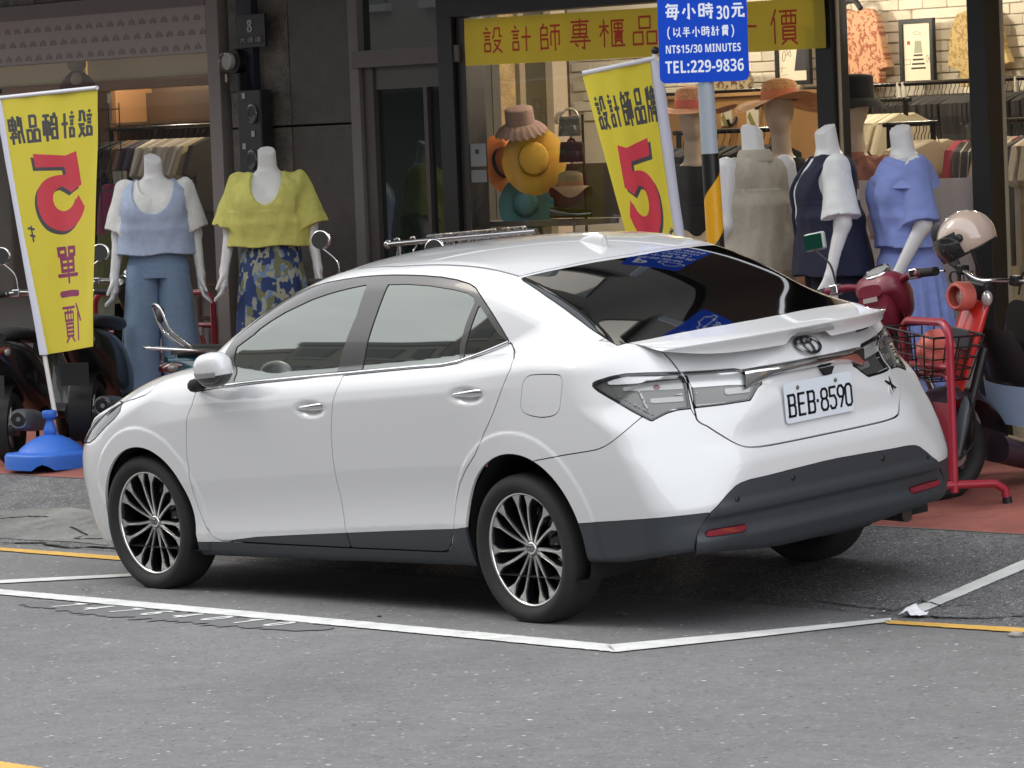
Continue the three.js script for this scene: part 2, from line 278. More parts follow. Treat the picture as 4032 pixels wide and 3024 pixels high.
const lineCD = outline([tl(1, 2, [[1700, 1300], [1710, 1250], [1712, 1150], [1730, 1000], [1760, 860], [1812, 740], [1892, 610], [1930, 520], [1962, 440], [2010, 340], [2060, 220], [2110, 80], [2140, 0]]), tl(1, 1, [[2200, 1530]]), tl(2, 1, [[18, 1440], [20, 1400], [10, 1345], [-12, 1300]])], 'side');
const beltLo = outline([tl(1, 1, [[-290, 1688], [50, 1650], [400, 1615], [770, 1583], [1000, 1560], [1400, 1522], [1600, 1507], [1750, 1480], [1850, 1446], [2000, 1388], [2195, 1304]])], 'side');
const doorBot1 = outline([tl(0, 2, [[1905, 1356], [2050, 1362], [2212, 1374]]), tl(1, 2, [[400, 1395], [822, 1416]])], 'side');
const doorBot2 = outline([tl(1, 2, [[822, 1416], [1200, 1432], [1620, 1450], [1665, 1432], [1688, 1380], [1700, 1300]])], 'side');
const cladTop = outline([tl(0, 2, [[1880, 1366], [1960, 1358], [2060, 1342], [2212, 1322]]), tl(1, 2, [[400, 1302], [800, 1286], [1250, 1268], [1690, 1254], [1760, 1250]])], 'side');
const cut = (a, x0, x1) => a.filter((p) => p[0] >= Math.min(x0, x1) && p[0] <= Math.max(x0, x1));
const bB = beltLo.slice().sort((a, b) => b[0] - a[0]);                       // front to rear
const xB = lineBC[lineBC.length - 1][0];
const doorF = spl([...lineAC.slice().reverse()], 4).reverse();
const frontDoor = polyField([...lineAC.slice(1), ...doorBot1.slice(1), ...lineBC.slice(1), ...cut(bB, xB + 0.01, 2.2).reverse(), [2.205, 0.925]], 'side', leftSide);
const rearDoor = polyField([...lineBC.slice().reverse(), ...doorBot2.slice(1), ...lineCD.slice(1), ...cut(bB, xB - 0.01, lineCD[lineCD.length - 1][0] + 0.02).reverse()], 'side', leftSide);
const dloPts = outline([[[459, 764], [506, 732], [553, 692.5], [584, 668], [615.5, 647.5], [645, 632], [673, 620], [708, 610], [743, 603.5], [780, 598], [815.5, 595.2], [848, 594], [878, 594.2], [915, 595.5], [953, 598.5], [987, 604.5], [1015.5, 613.5], [1028, 622], [1036, 634.7], [1050, 656], [1065.5, 679.7], [1083, 708], [1099.5, 736.2]], [[1053, 756], [1015.5, 768.5], [990.5, 778], [953, 785.5], [903, 790], [744, 802.5], [565.5, 821], [520, 826]], { c: [[2.03, 0.955, -0.8], [2.17, 0.945, -0.8]] }], 'side');
const dlo = polyField(dloPts, 'side', leftSide);
const glassF = polyField(outline([zr(300, 1300, [[1712, 560], [1712, 330], [1745, 185], [1980, 12]]), tl(1, 1, [[0, 1204], [130, 1112], [250, 1040], [370, 982], [480, 930], [600, 888], [700, 858], [830, 826], [962, 800], [870, 1060], [790, 1250], [740, 1400], [696, 1552], [300, 1590], [50, 1614]]), [[515, 824]]], 'side'), 'side', leftSide);
const glassR = polyField(outline([tl(1, 1, [[1140, 800], [1300, 796], [1500, 810], [1700, 842], [1820, 872], [1880, 912], [1886, 960], [1815, 1130], [1760, 1330], [1733, 1462], [1500, 1488], [1200, 1508], [912, 1533], [962, 1290], [1040, 1050]])], 'side'), 'side', leftSide);
const glassQ = polyField(outline([tl(1, 1, [[1926, 972], [2000, 1085], [2100, 1235], [2168, 1296], [2000, 1360], [1850, 1408], [1785, 1440], [1806, 1340], [1860, 1150]])], 'side'), 'side', leftSide);
const fuelDoor = polyField(spl(outline([tl(2, 1, [[110, 1620], [140, 1592], [200, 1578], [370, 1577], [418, 1592], [434, 1640]]), tl(2, 2, [[428, 60], [416, 180], [396, 240], [350, 275], [250, 288], [150, 270], [95, 240], [75, 190], [80, 100], [92, 0]])], 'side').concat(outline([tl(2, 1, [[110, 1620]])], 'side')), 4), 'side', leftSide);
const skirt = polyField(outline([tl(0, 2, [[1706, 1366], [1850, 1366], [2000, 1368], [2212, 1380]]), tl(1, 2, [[400, 1400], [822, 1421], [1200, 1437], [1625, 1456], [1675, 1438], [1700, 1370], [1708, 1256], [1830, 1240]]), { q: [[0.30, 0.10], [2.40, 0.10]] }], 'side'), 'side', leftSide);
const rearSide = (x, y, z) => x < 0.3 && z < 0.03;
const ctr = PROJ.cyl(-0.95, 0.7, 0.05)[0];
const seamBump = outline([tl(2, 2, [[185, 665], [480, 610], [640, 585], [730, 568], [790, 545], [860, 502], [950, 430], [1050, 345], [1125, 282]])], 'cyl');
const lidLow = spl([[1.027, 0.895], [1.033, 0.864], [1.052, 0.834], [1.09, 0.797], [1.152, 0.75], [1.205, 0.714], [1.25, 0.696], [1.33, 0.688], [1.48, 0.686], [1.74, 0.686]], 5);
const claddT = outline([tl(2, 2, [[560, 1207], [700, 1198], [900, 1185], [1200, 1163], [1400, 1145], [1600, 1124], [1715, 1110]])], 'cyl');
const diffT = outline([tl(2, 2, [[1715, 1110], [1770, 1060], [1850, 965], [1930, 882], [1980, 852], [2060, 824], [2212, 790]]), tl(3, 2, [[200, 738], [480, 668]])], 'cyl');
const bumperPoly = polyField([...seamBump, ...outline([tl(2, 2, [[1210, 318]]), zr(2200, 1150, [[1180, 1318], [1300, 1284], [1440, 1268]])], 'cyl'), ...lidLow.slice(1), [ctr, lidLow[lidLow.length - 1][1]], [ctr, 0.1], [seamBump[0][0] - 0.02, 0.1]], 'cyl', rearSide);
const claddPoly = polyField([...claddT, ...outline([tl(2, 2, [[1655, 1190], [1605, 1275], [1580, 1385]])], 'cyl'), [0.98, 0.1], [claddT[0][0] - 0.05, 0.1], [claddT[0][0] - 0.05, claddT[0][1]]], 'cyl', rearSide);
const diffPoly = polyField([...outline([tl(2, 2, [[1580, 1385], [1605, 1275], [1655, 1190]])], 'cyl'), ...diffT, [ctr, diffT[diffT.length - 1][1]], [ctr, 0.1], [0.98, 0.1]], 'cyl', rearSide);
const reflPoly = polyField(outline([tl(2, 2, [[1668, 1290], [1700, 1268], [1870, 1240], [2038, 1215], [2030, 1250], [1998, 1276], [1850, 1300], [1682, 1323]])], 'cyl'), 'cyl', rearSide);
const lampO = polyField(outline([zr(2200, 1150, [[357, 1002], [400, 970], [560, 920], [720, 890], [950, 879], [1180, 872], [1315, 868], [1362, 935], [1396, 1000], [1412, 1130], [1440, 1270], [1300, 1285], [1180, 1320], [1080, 1370], [1012, 1408], [800, 1300], [600, 1182], [430, 1082], [368, 1032]])], 'cyl'), 'cyl', rearSide);
const lampI = polyField(outline([zr(2200, 1150, [[1338, 868], [1600, 855], [1900, 832], [1960, 840], [2060, 890], [2140, 935]]), zr(2900, 1100, [[292, 1132], [236, 1172], [190, 1250], [150, 1318], [0, 1342]]), zr(2200, 1150, [[1800, 1225], [1500, 1260], [1478, 1268], [1462, 1130], [1440, 1010], [1390, 935]])], 'cyl'), 'cyl', rearSide);
const shellAt = (t, y) => { let a = 0.3, b = 1.6; for (let i = 0; i < 30; i++) { const m = (a + b) / 2; if (carF(-Math.sin(t) * m, y, -Math.cos(t) * m + 0.02) < 0) a = m; else b = m; } return -Math.cos(t) * a + 0.02; };   // z of the shell at plan angle t
const lidPoly = polyField([...outline([tl(2, 1, [[1300, 1380], [1325, 1405], [1400, 1490], [1450, 1555], [1520, 1630]]), tl(2, 2, [[1545, 100]])], 'lid'), ...lidLow.map(([a, y]) => { const t = a / 1.1, x = shellAt(t, y); return [x, y]; }), [0.06, 0.686], [0.06, 1.62], ...outline([[[1340, 744]]], 'lid').map((p) => [p[0] - 0.02, 1.62])], 'lid', (x, y, z) => x < -0.2 && z < 0.03 && y > 0.5);
const rgPts = outline([tl(2, 1, [[1450, 500], [1200, 538], [900, 580], [500, 650], [80, 745], [95, 768], [300, 905], [600, 1120], [780, 1247], [860, 1300], [915, 1328], [1200, 1268], [1500, 1207], [1850, 1146], [2200, 1086]])], 'top');
const rearGlass = polyField(rgPts, 'top', (x, y, z) => x < 0.6 && y > 1.0 && z < 0.03);
const wshield = polyField([[1.52, 0.06], [1.5, -0.3], [1.4, -0.54], [1.6, -0.60], [2.0, -0.655], [2.2, -0.67], [2.36, -0.58], [2.46, -0.3], [2.49, 0.06]], 'top', (x, y, z) => x > 1.2 && y > 0.95 && z < 0.03);
const roofPoly = polyField([[1.475, 0.06], [1.45, -0.3], [1.36, -0.535], [1.0, -0.56], [0.6, -0.56], [rgPts[4][0] + 0.02, rgPts[4][1] + 0.006], [rgPts[3][0] + 0.022, rgPts[3][1]], [rgPts[1][0] + 0.022, rgPts[1][1]]], 'top', (x, y, z) => y > 1.2 && z < 0.03);
const headlamp = polyField([...outline([zr(300, 1300, [[506, 798], [440, 822], [340, 884], [230, 945]])], 'cylf'), [1.1, 0.80], [1.28, 0.72], [1.2, 0.60], ...outline([zr(300, 1300, [[150, 1225], [210, 1178], [330, 1045], [420, 962], [480, 884]])], 'cylf')], 'cylf', (x, y, z) => x > 2.6 && z < 0.03 && y > 0.4);
const hoodPoly = polyField([...outline([zr(300, 1300, [[1040, 480], [960, 528], [870, 606], [810, 665], [750, 708], [640, 748], [506, 796]])], 'top'), [3.2, -0.62], [3.42, -0.35], [3.5, 0.06], [2.5, 0.06], [2.48, -0.3], [2.40, -0.56]], 'top', (x, y, z) => x > 2.2 && y > 0.6 && z < 0.03);
const archField = (x, y, z) => z > -0.45 ? 0.5 : Math.min(...archs.map(([cx, cy, R]) => { const dy = y - cy; return (dy < 0 ? Math.abs(x - cx) - R : Math.hypot(x - cx, dy) - R); }));

const PAINT = mat(lin(0.68, 0.685, 0.70), 0.42, { clearcoat: 1, clearcoatRoughness: 0.04 });
const DARKPL = mat(lin(0.036, 0.041, 0.049), 0.5);
const BLACK = mat(lin(0.008, 0.008, 0.009), 0.8);
const FRAME = mat(lin(0.075, 0.072, 0.072), 0.22, { clearcoat: 0.4 });
const GLASS = mat(lin(0.22, 0.232, 0.215), 0.03, { metalness: 1 });
const GLASSR = mat(lin(0.062, 0.066, 0.070), 0.03, { metalness: 1 });
const CHROME = mat(lin(0.78, 0.78, 0.79), 0.08, { metalness: 1 });
const SATIN = mat(lin(0.6, 0.6, 0.61), 0.28, { metalness: 1 });
const LENS = mat(lin(0.95, 0.95, 0.95), 0.03, { transmission: 1, thickness: 0, ior: 1.5 });

const car = thing('parked_sedan', 'white four-door sedan parked at the kerb inside the painted bay', 'car');
car.rotation.x = -TILT; car.position.set(0, 0.85 * st, -0.85 + 0.85 * ct);
const pieces = {};
let rest = shell;
const take = (name, fn, gap) => { const [a, b] = split(rest, fn, gap); pieces[name] = a; rest = b; };
{ const v = fieldOf(rest, archField); rest = clipMesh(rest, v, 0, -1); }
const wellCut = rest;
take('dlo', dlo, 0.005); take('rear_glass', rearGlass, 0.004); take('windshield', wshield, 0.006);
take('headlamp', headlamp, 0.006); take('taillamp_outer', lampO, 0.004); take('taillamp_inner', lampI, 0.004);
take('front_door', frontDoor, 0.006); take('rear_door', rearDoor, 0.006); take('fuel', fuelDoor, 0.004);
take('skirt', skirt, 0.003); take('hood', hoodPoly, 0.006); take('trunk', lidPoly, 0.007); take('bumper', bumperPoly, 0.0045); take('roof', roofPoly, 0.010);
const sub = (name, from, fn, gap) => { const [a, b] = split(pieces[from], fn, gap); pieces[name] = a; pieces[from] = b; };
sub('glass_front', 'dlo', glassF, 0.002); sub('glass_rear', 'dlo', glassR, 0.002); sub('glass_quarter', 'dlo', glassQ, 0.002);
sub('cladding', 'bumper', claddPoly, 0.003); sub('diffuser', 'bumper', diffPoly, 0.003); sub('reflector', 'diffuser', reflPoly, 0.002);
{ const L = cladTop.slice().sort((a, b) => a[0] - b[0]), fy = (x) => { for (let i = 0; i + 1 < L.length; i++) if (x < L[i + 1][0]) return lerp(L[i][1], L[i + 1][1], clamp((x - L[i][0]) / (L[i + 1][0] - L[i][0]), -0.3, 1)); return L[L.length - 1][1]; };
  for (const k of ['front_door', 'rear_door']) sub(k + '_cladding', k, (x, y) => y - fy(x), 0.002); }
const addPair = (key, name, m, o = {}, parent = car, lab) => { const g = pieceGeo(pieces[key], o), a = mesh(name, g.L, m, parent), b = mesh(name, g.R, m, parent); if (lab) a.userData.label = b.userData.label = lab; return [a, b]; };
const addOne = (key, name, m, o = {}, parent = car) => { const g = pieceGeo(pieces[key], o); return mesh(name, merge([g.L, g.R]), m, parent); };
pieces.body = rest;
addOne('body', 'body', PAINT);
pieces.inner = wellCut;
addOne('inner', 'inner_shell', BLACK, { off: -0.02, hem: 0 });
const doorsF = addPair('front_door', 'front_door', PAINT), doorsR = addPair('rear_door', 'rear_door', PAINT);
{ const c1 = pieceGeo(pieces.front_door_cladding, { off: -0.001 }), c2 = pieceGeo(pieces.rear_door_cladding, { off: -0.001 });
  mesh('sill_cladding', c1.L, DARKPL, doorsF[0]); mesh('sill_cladding', c1.R, DARKPL, doorsF[1]); mesh('sill_cladding', c2.L, DARKPL, doorsR[0]); mesh('sill_cladding', c2.R, DARKPL, doorsR[1]); }
addPair('fuel', 'fuel_door', PAINT)[1].removeFromParent();
addPair('skirt', 'side_skirt', DARKPL, { off: 0.003 });
addOne('hood', 'hood', PAINT); const trunk = addOne('trunk', 'boot_lid', PAINT); const bumper = addOne('bumper', 'rear_bumper', PAINT); const roof = addOne('roof', 'roof', PAINT);
addPair('dlo', 'window_frame', FRAME); addPair('glass_front', 'side_window', GLASS, { off: -0.004 }); addPair('glass_rear', 'side_window', GLASS, { off: -0.004 }); addPair('glass_quarter', 'quarter_window', GLASS, { off: -0.004 });
addOne('rear_glass', 'rear_window', GLASSR, { off: 0.001 }); addOne('windshield', 'windscreen', GLASSR, { off: 0.001 });
addPair('cladding', 'corner_cladding', DARKPL, { off: 0.002 }, bumper); addOne('diffuser', 'diffuser', DARKPL, { off: (x, y, z) => { const a = Math.abs(z), e = sstep(0.74, 0.60, a); return 0.004 + 0.012 * sstep(0.375, 0.355, y) - e * 0.016 * sstep(0.445, 0.425, y) * sstep(0.36, 0.385, y) + 0.010 * sstep(0.50, 0.48, y) * sstep(0.44, 0.455, y) * e; } }, bumper);
addPair('reflector', 'reflector', mat(lin(0.22, 0.006, 0.02), 0.18, { clearcoat: 1 }), { off: 0.001 }, bumper);
// ---------------------------------------------------------------- car details
const shellX = (y, z) => { let a = -1.4, b = -0.2; for (let i = 0; i < 30; i++) { const m = (a + b) / 2; if (carF(m, y, z) > 0) a = m; else b = m; } return (a + b) / 2; };   // rear face
const shellZ = (x, y) => { let a = -1.3, b = -0.2; for (let i = 0; i < 30; i++) { const m = (a + b) / 2; if (carF(x, y, m) > 0) a = m; else b = m; } return (a + b) / 2; };   // left flank
const shellY = (x, z) => { let a = 1.8, b = 0.6; for (let i = 0; i < 30; i++) { const m = (a + b) / 2; if (carF(x, m, z) > 0) a = m; else b = m; } return (a + b) / 2; };
function grid(nu, nv, fn, closeV = false) {   // surface from fn(u, v) -> [x, y, z]
  const P = [], uv = [], I = []; for (let i = 0; i <= nu; i++) for (let j = 0; j <= nv; j++) { P.push(...fn(i / nu, j / nv)); uv.push(i / nu, j / nv); }
  for (let i = 0; i < nu; i++) for (let j = 0; j < nv; j++) { const a = i * (nv + 1) + j, b = a + 1, c = a + nv + 1, d = c + 1; I.push(a, c, b, b, c, d); }
  const g = new THREE.BufferGeometry(); g.setAttribute('position', new THREE.Float32BufferAttribute(P, 3)); g.setAttribute('uv', new THREE.Float32BufferAttribute(uv, 2)); g.setIndex(I); g.computeVertexNormals();
  if (closeV) { const n = g.attributes.normal; for (let i = 0; i <= nu; i++) { const a = i * (nv + 1), b = a + nv; const x = n.getX(a) + n.getX(b), y = n.getY(a) + n.getY(b), z = n.getZ(a) + n.getZ(b), l = Math.hypot(x, y, z) || 1; n.setXYZ(a, x / l, y / l, z / l); n.setXYZ(b, x / l, y / l, z / l); } }
  return g;
}
const mirrorZ = (g) => { const h = g.index ? g.toNonIndexed() : g.clone(); h.scale(1, 1, -1); const p = h.attributes; for (const k of Object.keys(p)) { const a = p[k]; for (let i = 0; i < a.count; i += 3) for (let c = 0; c < a.itemSize; c++) { const t = a.getComponent(i, c); a.setComponent(i, c, a.getComponent(i + 1, c)); a.setComponent(i + 1, c, t); } } return h; };
// belt mouldings
{ const P = outline([tl(1, 1, [[-290, 1676], [50, 1638], [400, 1602], [770, 1570], [1000, 1547], [1400, 1511], [1600, 1495], [1750, 1467], [1850, 1432], [2000, 1376], [2188, 1298]])], 'side'), cv = new THREE.SplineCurve(P.map((p) => new THREE.Vector2(...p))).getPoints(90);
  const g = grid(90, 6, (u, v) => { const p = cv[Math.round(u * 90)], t = v * Math.PI, y = p.y + 0.0085 * Math.cos(t), z = shellZ(p.x, p.y); return [p.x, y, z - 0.001 - 0.008 * Math.sin(t)]; });
  mesh('belt_moulding', g, CHROME, car); mesh('belt_moulding', mirrorZ(g), CHROME, car); }
// garnish between the tail lamps
{ const top = tab([[-0.45, 0.992], [-0.25, 0.999], [0, 1.003], [0.25, 0.999], [0.45, 0.992]], 0.03), bot = tab([[-0.45, 0.90], [-0.33, 0.915], [-0.26, 0.938], [-0.18, 0.95], [0, 0.953], [0.18, 0.95], [0.26, 0.938], [0.33, 0.915], [0.45, 0.90]], 0.02);
  const g = grid(80, 12, (u, v) => { const z = -0.335 + 0.67 * u, t = top(z), b = bot(z), y = t + (b - t) * v, prof = Math.sin(Math.PI * Math.pow(v, 0.75)); return [shellX(y, z) - 0.002 - 0.020 * Math.pow(prof, 0.6), y, z]; });
  mesh('chrome_garnish', g, mat(lin(0.62, 0.61, 0.6), 0.07, { metalness: 1 }), trunk); }
// lip spoiler
{ const Z = 0.615, tipX = (t) => -0.945 + 0.165 * Math.pow(Math.abs(t), 3) + 0.07 * Math.pow(Math.abs(t), 14), fade = (t) => Math.pow(Math.max(0, 1 - Math.pow(Math.abs(t), 7)), 0.75);
  const g = grid(90, 20, (u, v) => { const t = 2 * u - 1, z = t * Z, f = fade(t), X = tipX(t), x0 = X + 0.16, yA = shellY(x0, z) + 0.0005, yT = lerp(shellY(Math.max(X, shellX(1.07, z) + 0.05), z), 1.137 - 0.004 * t * t, f), yB = lerp(yT - 0.002, 1.068 + 0.006 * Math.abs(t) + 0.030 * sstep(0.135, 0.085, Math.abs(z)), f);
    if (v < 0.55) { const w = v / 0.55; return [lerp(x0, X, w), lerp(yA, yT, w * w * (2.4 - 1.4 * w)), z]; }
    if (v < 0.65) { const w = (v - 0.55) / 0.1; return [X - 0.003 * f * Math.sin(w * Math.PI), yT - 0.010 * f * w, z]; }
    const w = (v - 0.65) / 0.35; return [lerp(X, Math.max(X + 0.028 * f, X), Math.sin(w * 1.57)), lerp(yT - 0.010 * f, yB, w), z]; });
  const sp = mesh('lip_spoiler', g, PAINT, trunk);
  mesh('brake_light', grid(20, 2, (u, v) => { const z = -0.11 + 0.22 * u; return [tipX(z / Z) + 0.006 + 0.012 * v, 1.112 - 0.016 * v, z + 0.02 * (v - 0.5) * (u - 0.5) * 2]; }).translate(-0.004, 0, 0.02), mat(lin(0.23, 0.22, 0.225), 0.15, { clearcoat: 1 }), sp); }
// emblem, lettering, badge
const ringG = (rx, ry, w, d, n = 48) => grid(n, 8, (u, v) => { const a = u * 2 * Math.PI, b = v * 2 * Math.PI; return [-d * Math.max(-0.4, Math.sin(b)), (ry + w * Math.cos(b)) * Math.sin(a), (rx + w * Math.cos(b)) * Math.cos(a)]; }, true);
const ovalEmblem = (R) => [ringG(R, R * 0.69, R * 0.105, R * 0.11), ringG(R * 0.30, R * 0.60, R * 0.085, R * 0.09).translate(0, -R * 0.02, 0), ringG(R * 0.66, R * 0.23, R * 0.085, R * 0.09).translate(0, R * 0.40, 0)];
const rearOn = (g, y, z, off = 0.003) => { const x = shellX(y, z), x1 = shellX(y + 0.01, z), xz = shellX(y, z + 0.01); g.applyMatrix4(new THREE.Matrix4().makeRotationZ(Math.atan2(-(x1 - x), 0.01))); g.applyMatrix4(new THREE.Matrix4().makeRotationY(Math.atan2(xz - x, 0.01))); return g.translate(x - off, y, z); };
const BADGE = mat(lin(0.22, 0.22, 0.23), 0.12, { metalness: 1 });
mesh('emblem', rearOn(merge(ovalEmblem(0.066)), 1.05, 0.006, 0.006), BADGE, trunk);
const { FontLoader } = await import('three/addons/loaders/FontLoader.js');
const { TextGeometry } = await import('three/addons/geometries/TextGeometry.js');
const fontB = await new FontLoader().loadAsync('fonts/droid/droid_sans_bold.typeface.json');
const textG = (s, h, d, sx = 1) => { const g = new TextGeometry(s, { font: fontB, size: h, depth: d, curveSegments: 4 }); g.computeBoundingBox(); const b = g.boundingBox; g.translate(-(b.min.x + b.max.x) / 2, -(b.min.y + b.max.y) / 2, 0); return g.scale(sx, 1, 1); };
const rearText = (g) => g.rotateY(-Math.PI / 2);   // face -x
mesh('model_lettering', rearOn(rearText(textG('COROLLA', 0.021, 0.004, 1.02)), 1.055, 0.445, 0.001), mat(lin(0.03, 0.03, 0.032), 0.15, { metalness: 0.6 }), trunk);
{ const bar = (x0, y0, x1, y1, w) => { const dx = x1 - x0, dy = y1 - y0, l = Math.hypot(dx, dy), nx = -dy / l * w, ny = dx / l * w; return shapeG([[x0 + nx * 0.3, y0 + ny * 0.3], [x0 + dx * 0.45 + nx, y0 + dy * 0.45 + ny], [x1, y1], [x1 - nx * 0.6, y1 - ny * 0.6], [x0 + dx * 0.45 - nx, y0 + dy * 0.45 - ny], [x0, y0]], 0.004, 0.0008); };
  mesh('cross_badge', rearOn(rearText(bar(-0.026, -0.036, 0.03, 0.034, 0.009)), 0.82, 0.462, 0.002), CHROME, trunk);
  mesh('cross_badge', rearOn(rearText(bar(0.026, -0.022, -0.024, 0.02, 0.008)), 0.82, 0.462, 0.003), mat(lin(0.03, 0.025, 0.03), 0.2, { metalness: 0.7 }), trunk); }
// number plate: 380 x 160 mm
{ const pl = mesh('number_plate', (() => { const w = 0.19, h = 0.0815, r = 0.014, q = []; for (const [cx, cy, a0] of [[w - r, h - r, 0], [-w + r, h - r, 1], [-w + r, -h + r, 2], [w - r, -h + r, 3]]) for (let i = 0; i <= 5; i++) { const a = (a0 + i / 5) * Math.PI / 2; q.push([cx + Math.cos(a) * r, cy + Math.sin(a) * r]); } return shapeG(q, 0.003, 0.0006).translate(0, 0, -0.0012).rotateY(-Math.PI / 2); })(), mat(lin(0.70, 0.75, 0.82), 0.45), trunk), ry = 0.835, rz = 0, x = shellX(ry, 0) - 0.012; pl.position.set(x, ry, rz);
  pl.rotation.z = 0.0;
  const ink = mat(lin(0.004, 0.004, 0.008), 0.5);
  // the characters as bars, as they are cut on the real plate
  const seg = (list, cx) => list.map(([x0, y0, x1, y1, w = 0.0105]) => { const l = Math.hypot(x1 - x0, y1 - y0), b = new THREE.BoxGeometry(l + w * 0.6, w, 0.0016); b.rotateZ(Math.atan2(y1 - y0, x1 - x0)); return b.translate(cx + (x0 + x1) / 2, (y0 + y1) / 2, 0); });
  const W = 0.0165, Hh = 0.043, C = {
    B: [[-W, -Hh, -W, Hh, 0.012], [-W - 0.005, Hh, W * 0.7, Hh], [-W - 0.005, -Hh, W * 0.75, -Hh], [-W, 0.002, W * 0.7, 0.002], [W * 0.7, Hh, W, Hh * 0.8], [W, Hh * 0.8, W, Hh * 0.2], [W, Hh * 0.2, W * 0.7, 0.002], [W * 0.7, 0.002, W * 1.05, -Hh * 0.2], [W * 1.05, -Hh * 0.2, W * 1.05, -Hh * 0.8], [W * 1.05, -Hh * 0.8, W * 0.75, -Hh]],
    E: [[-W, -Hh, -W, Hh, 0.012], [-W, Hh, W, Hh], [-W, -Hh, W, -Hh], [-W, 0.002, W * 0.7, 0.002]],
    '8': [[-W * 0.5, Hh, W * 0.5, Hh], [W * 0.5, Hh, W, Hh * 0.75], [W, Hh * 0.75, W, Hh * 0.3], [W, Hh * 0.3, W * 0.6, 0.003], [W * 0.6, 0.003, -W * 0.6, 0.003], [-W * 0.6, 0.003, -W, Hh * 0.3], [-W, Hh * 0.3, -W, Hh * 0.75], [-W, Hh * 0.75, -W * 0.5, Hh], [W * 0.6, 0.003, W * 1.1, -Hh * 0.3], [W * 1.1, -Hh * 0.3, W * 1.1, -Hh * 0.75], [W * 1.1, -Hh * 0.75, W * 0.55, -Hh], [W * 0.55, -Hh, -W * 0.55, -Hh], [-W * 0.55, -Hh, -W * 1.1, -Hh * 0.75], [-W * 1.1, -Hh * 0.75, -W * 1.1, -Hh * 0.3], [-W * 1.1, -Hh * 0.3, -W * 0.6, 0.003]],
    '5': [[W, Hh, -W, Hh], [-W, Hh, -W, 0.008], [-W, 0.008, W * 0.5, 0.008], [W * 0.5, 0.008, W, -Hh * 0.2], [W, -Hh * 0.2, W, -Hh * 0.7], [W, -Hh * 0.7, W * 0.4, -Hh], [W * 0.4, -Hh, -W * 0.6, -Hh], [-W * 0.6, -Hh, -W, -Hh * 0.7]],
    '9': [[-W * 0.4, Hh, W * 0.4, Hh], [W * 0.4, Hh, W, Hh * 0.7], [W, Hh * 0.7, W, Hh * 0.2], [W, Hh * 0.2, -W * 0.2, -Hh], [-W * 0.4, Hh, -W, Hh * 0.7], [-W, Hh * 0.7, -W, Hh * 0.25], [-W, Hh * 0.25, -W * 0.4, -0.002], [-W * 0.4, -0.002, W * 0.75, -0.002]],
    '0': [[-W * 0.5, Hh, W * 0.5, Hh], [W * 0.5, Hh, W, Hh * 0.75], [W, Hh * 0.75, W, -Hh * 0.75], [W, -Hh * 0.75, W * 0.5, -Hh], [W * 0.5, -Hh, -W * 0.5, -Hh], [-W * 0.5, -Hh, -W, -Hh * 0.75], [-W, -Hh * 0.75, -W, Hh * 0.75], [-W, Hh * 0.75, -W * 0.5, Hh]],
  };
  const X = { 0: -0.152, 1: -0.098, 2: -0.044, 4: 0.029, 5: 0.077, 6: 0.122, 7: 0.166 };
  [...'BEB-8590'].forEach((c, i) => { const g = c === '-' ? [boxG(0.013, 0.013, 0.0016, -0.009, 0, 0)] : seg(C[c], X[i]); mesh('character', merge(g).translate(0, -0.012, 0).rotateY(-Math.PI / 2).translate(-0.0026, 0, 0), ink, pl); });
  for (const z of [-0.115, 0.098]) mesh('plate_bolt', new THREE.SphereGeometry(0.009, 12, 8).scale(0.5, 1, 1).translate(-0.004, 0.058, z), mat(lin(0.2, 0.19, 0.17), 0.4, { metalness: 0.8 }), pl); }
mesh('reversing_camera', shapeG([[-0.036, 0.014], [0.04, 0.014], [0.022, -0.014], [-0.01, -0.016]], 0.012, 0.001).rotateY(-Math.PI / 2).translate(shellX(0.935, 0.06) - 0.006, 0.935, 0.06), BLACK, trunk);
for (const z of [-0.22, 0.29, -0.52, 0.56]) mesh('parking_sensor', new THREE.SphereGeometry(0.012, 14, 8).scale(0.35, 1, 1).translate(shellX(0.54, z) - 0.005, Math.abs(z) > 0.4 ? 0.5 : 0.54, z), mat(lin(0.01, 0.011, 0.014), 0.4), bumper);
// roof fin
{ const g = grid(14, 16, (u, v) => { const t = u, a = (v - 0.5) * Math.PI, h = 0.052 * Math.pow(Math.sin(Math.min(1, t * 1.02) * Math.PI * 0.5), 0.8), x = 0.456 - 0.165 * t, y0 = shellY(x, 0) - 0.004; const k = Math.cos(a); return [x - 0.006 * k * (t > 0.9 ? 0 : 0), y0 + h * k * (t > 0.97 ? 1 : 1), 0.017 * (0.3 + 0.7 * t) * Math.sin(a)]; });
  const cap = new THREE.Shape([[0, 0], [0.017, 0], [0.012, 0.03], [0.004, 0.05], [-0.004, 0.05], [-0.012, 0.03], [-0.017, 0]].map((p) => new THREE.Vector2(...p)));
  mesh('roof_antenna', merge([g, new THREE.ShapeGeometry(cap).rotateY(-Math.PI / 2).translate(0.292, shellY(0.292, 0) - 0.004, 0)]), PAINT, roof); }
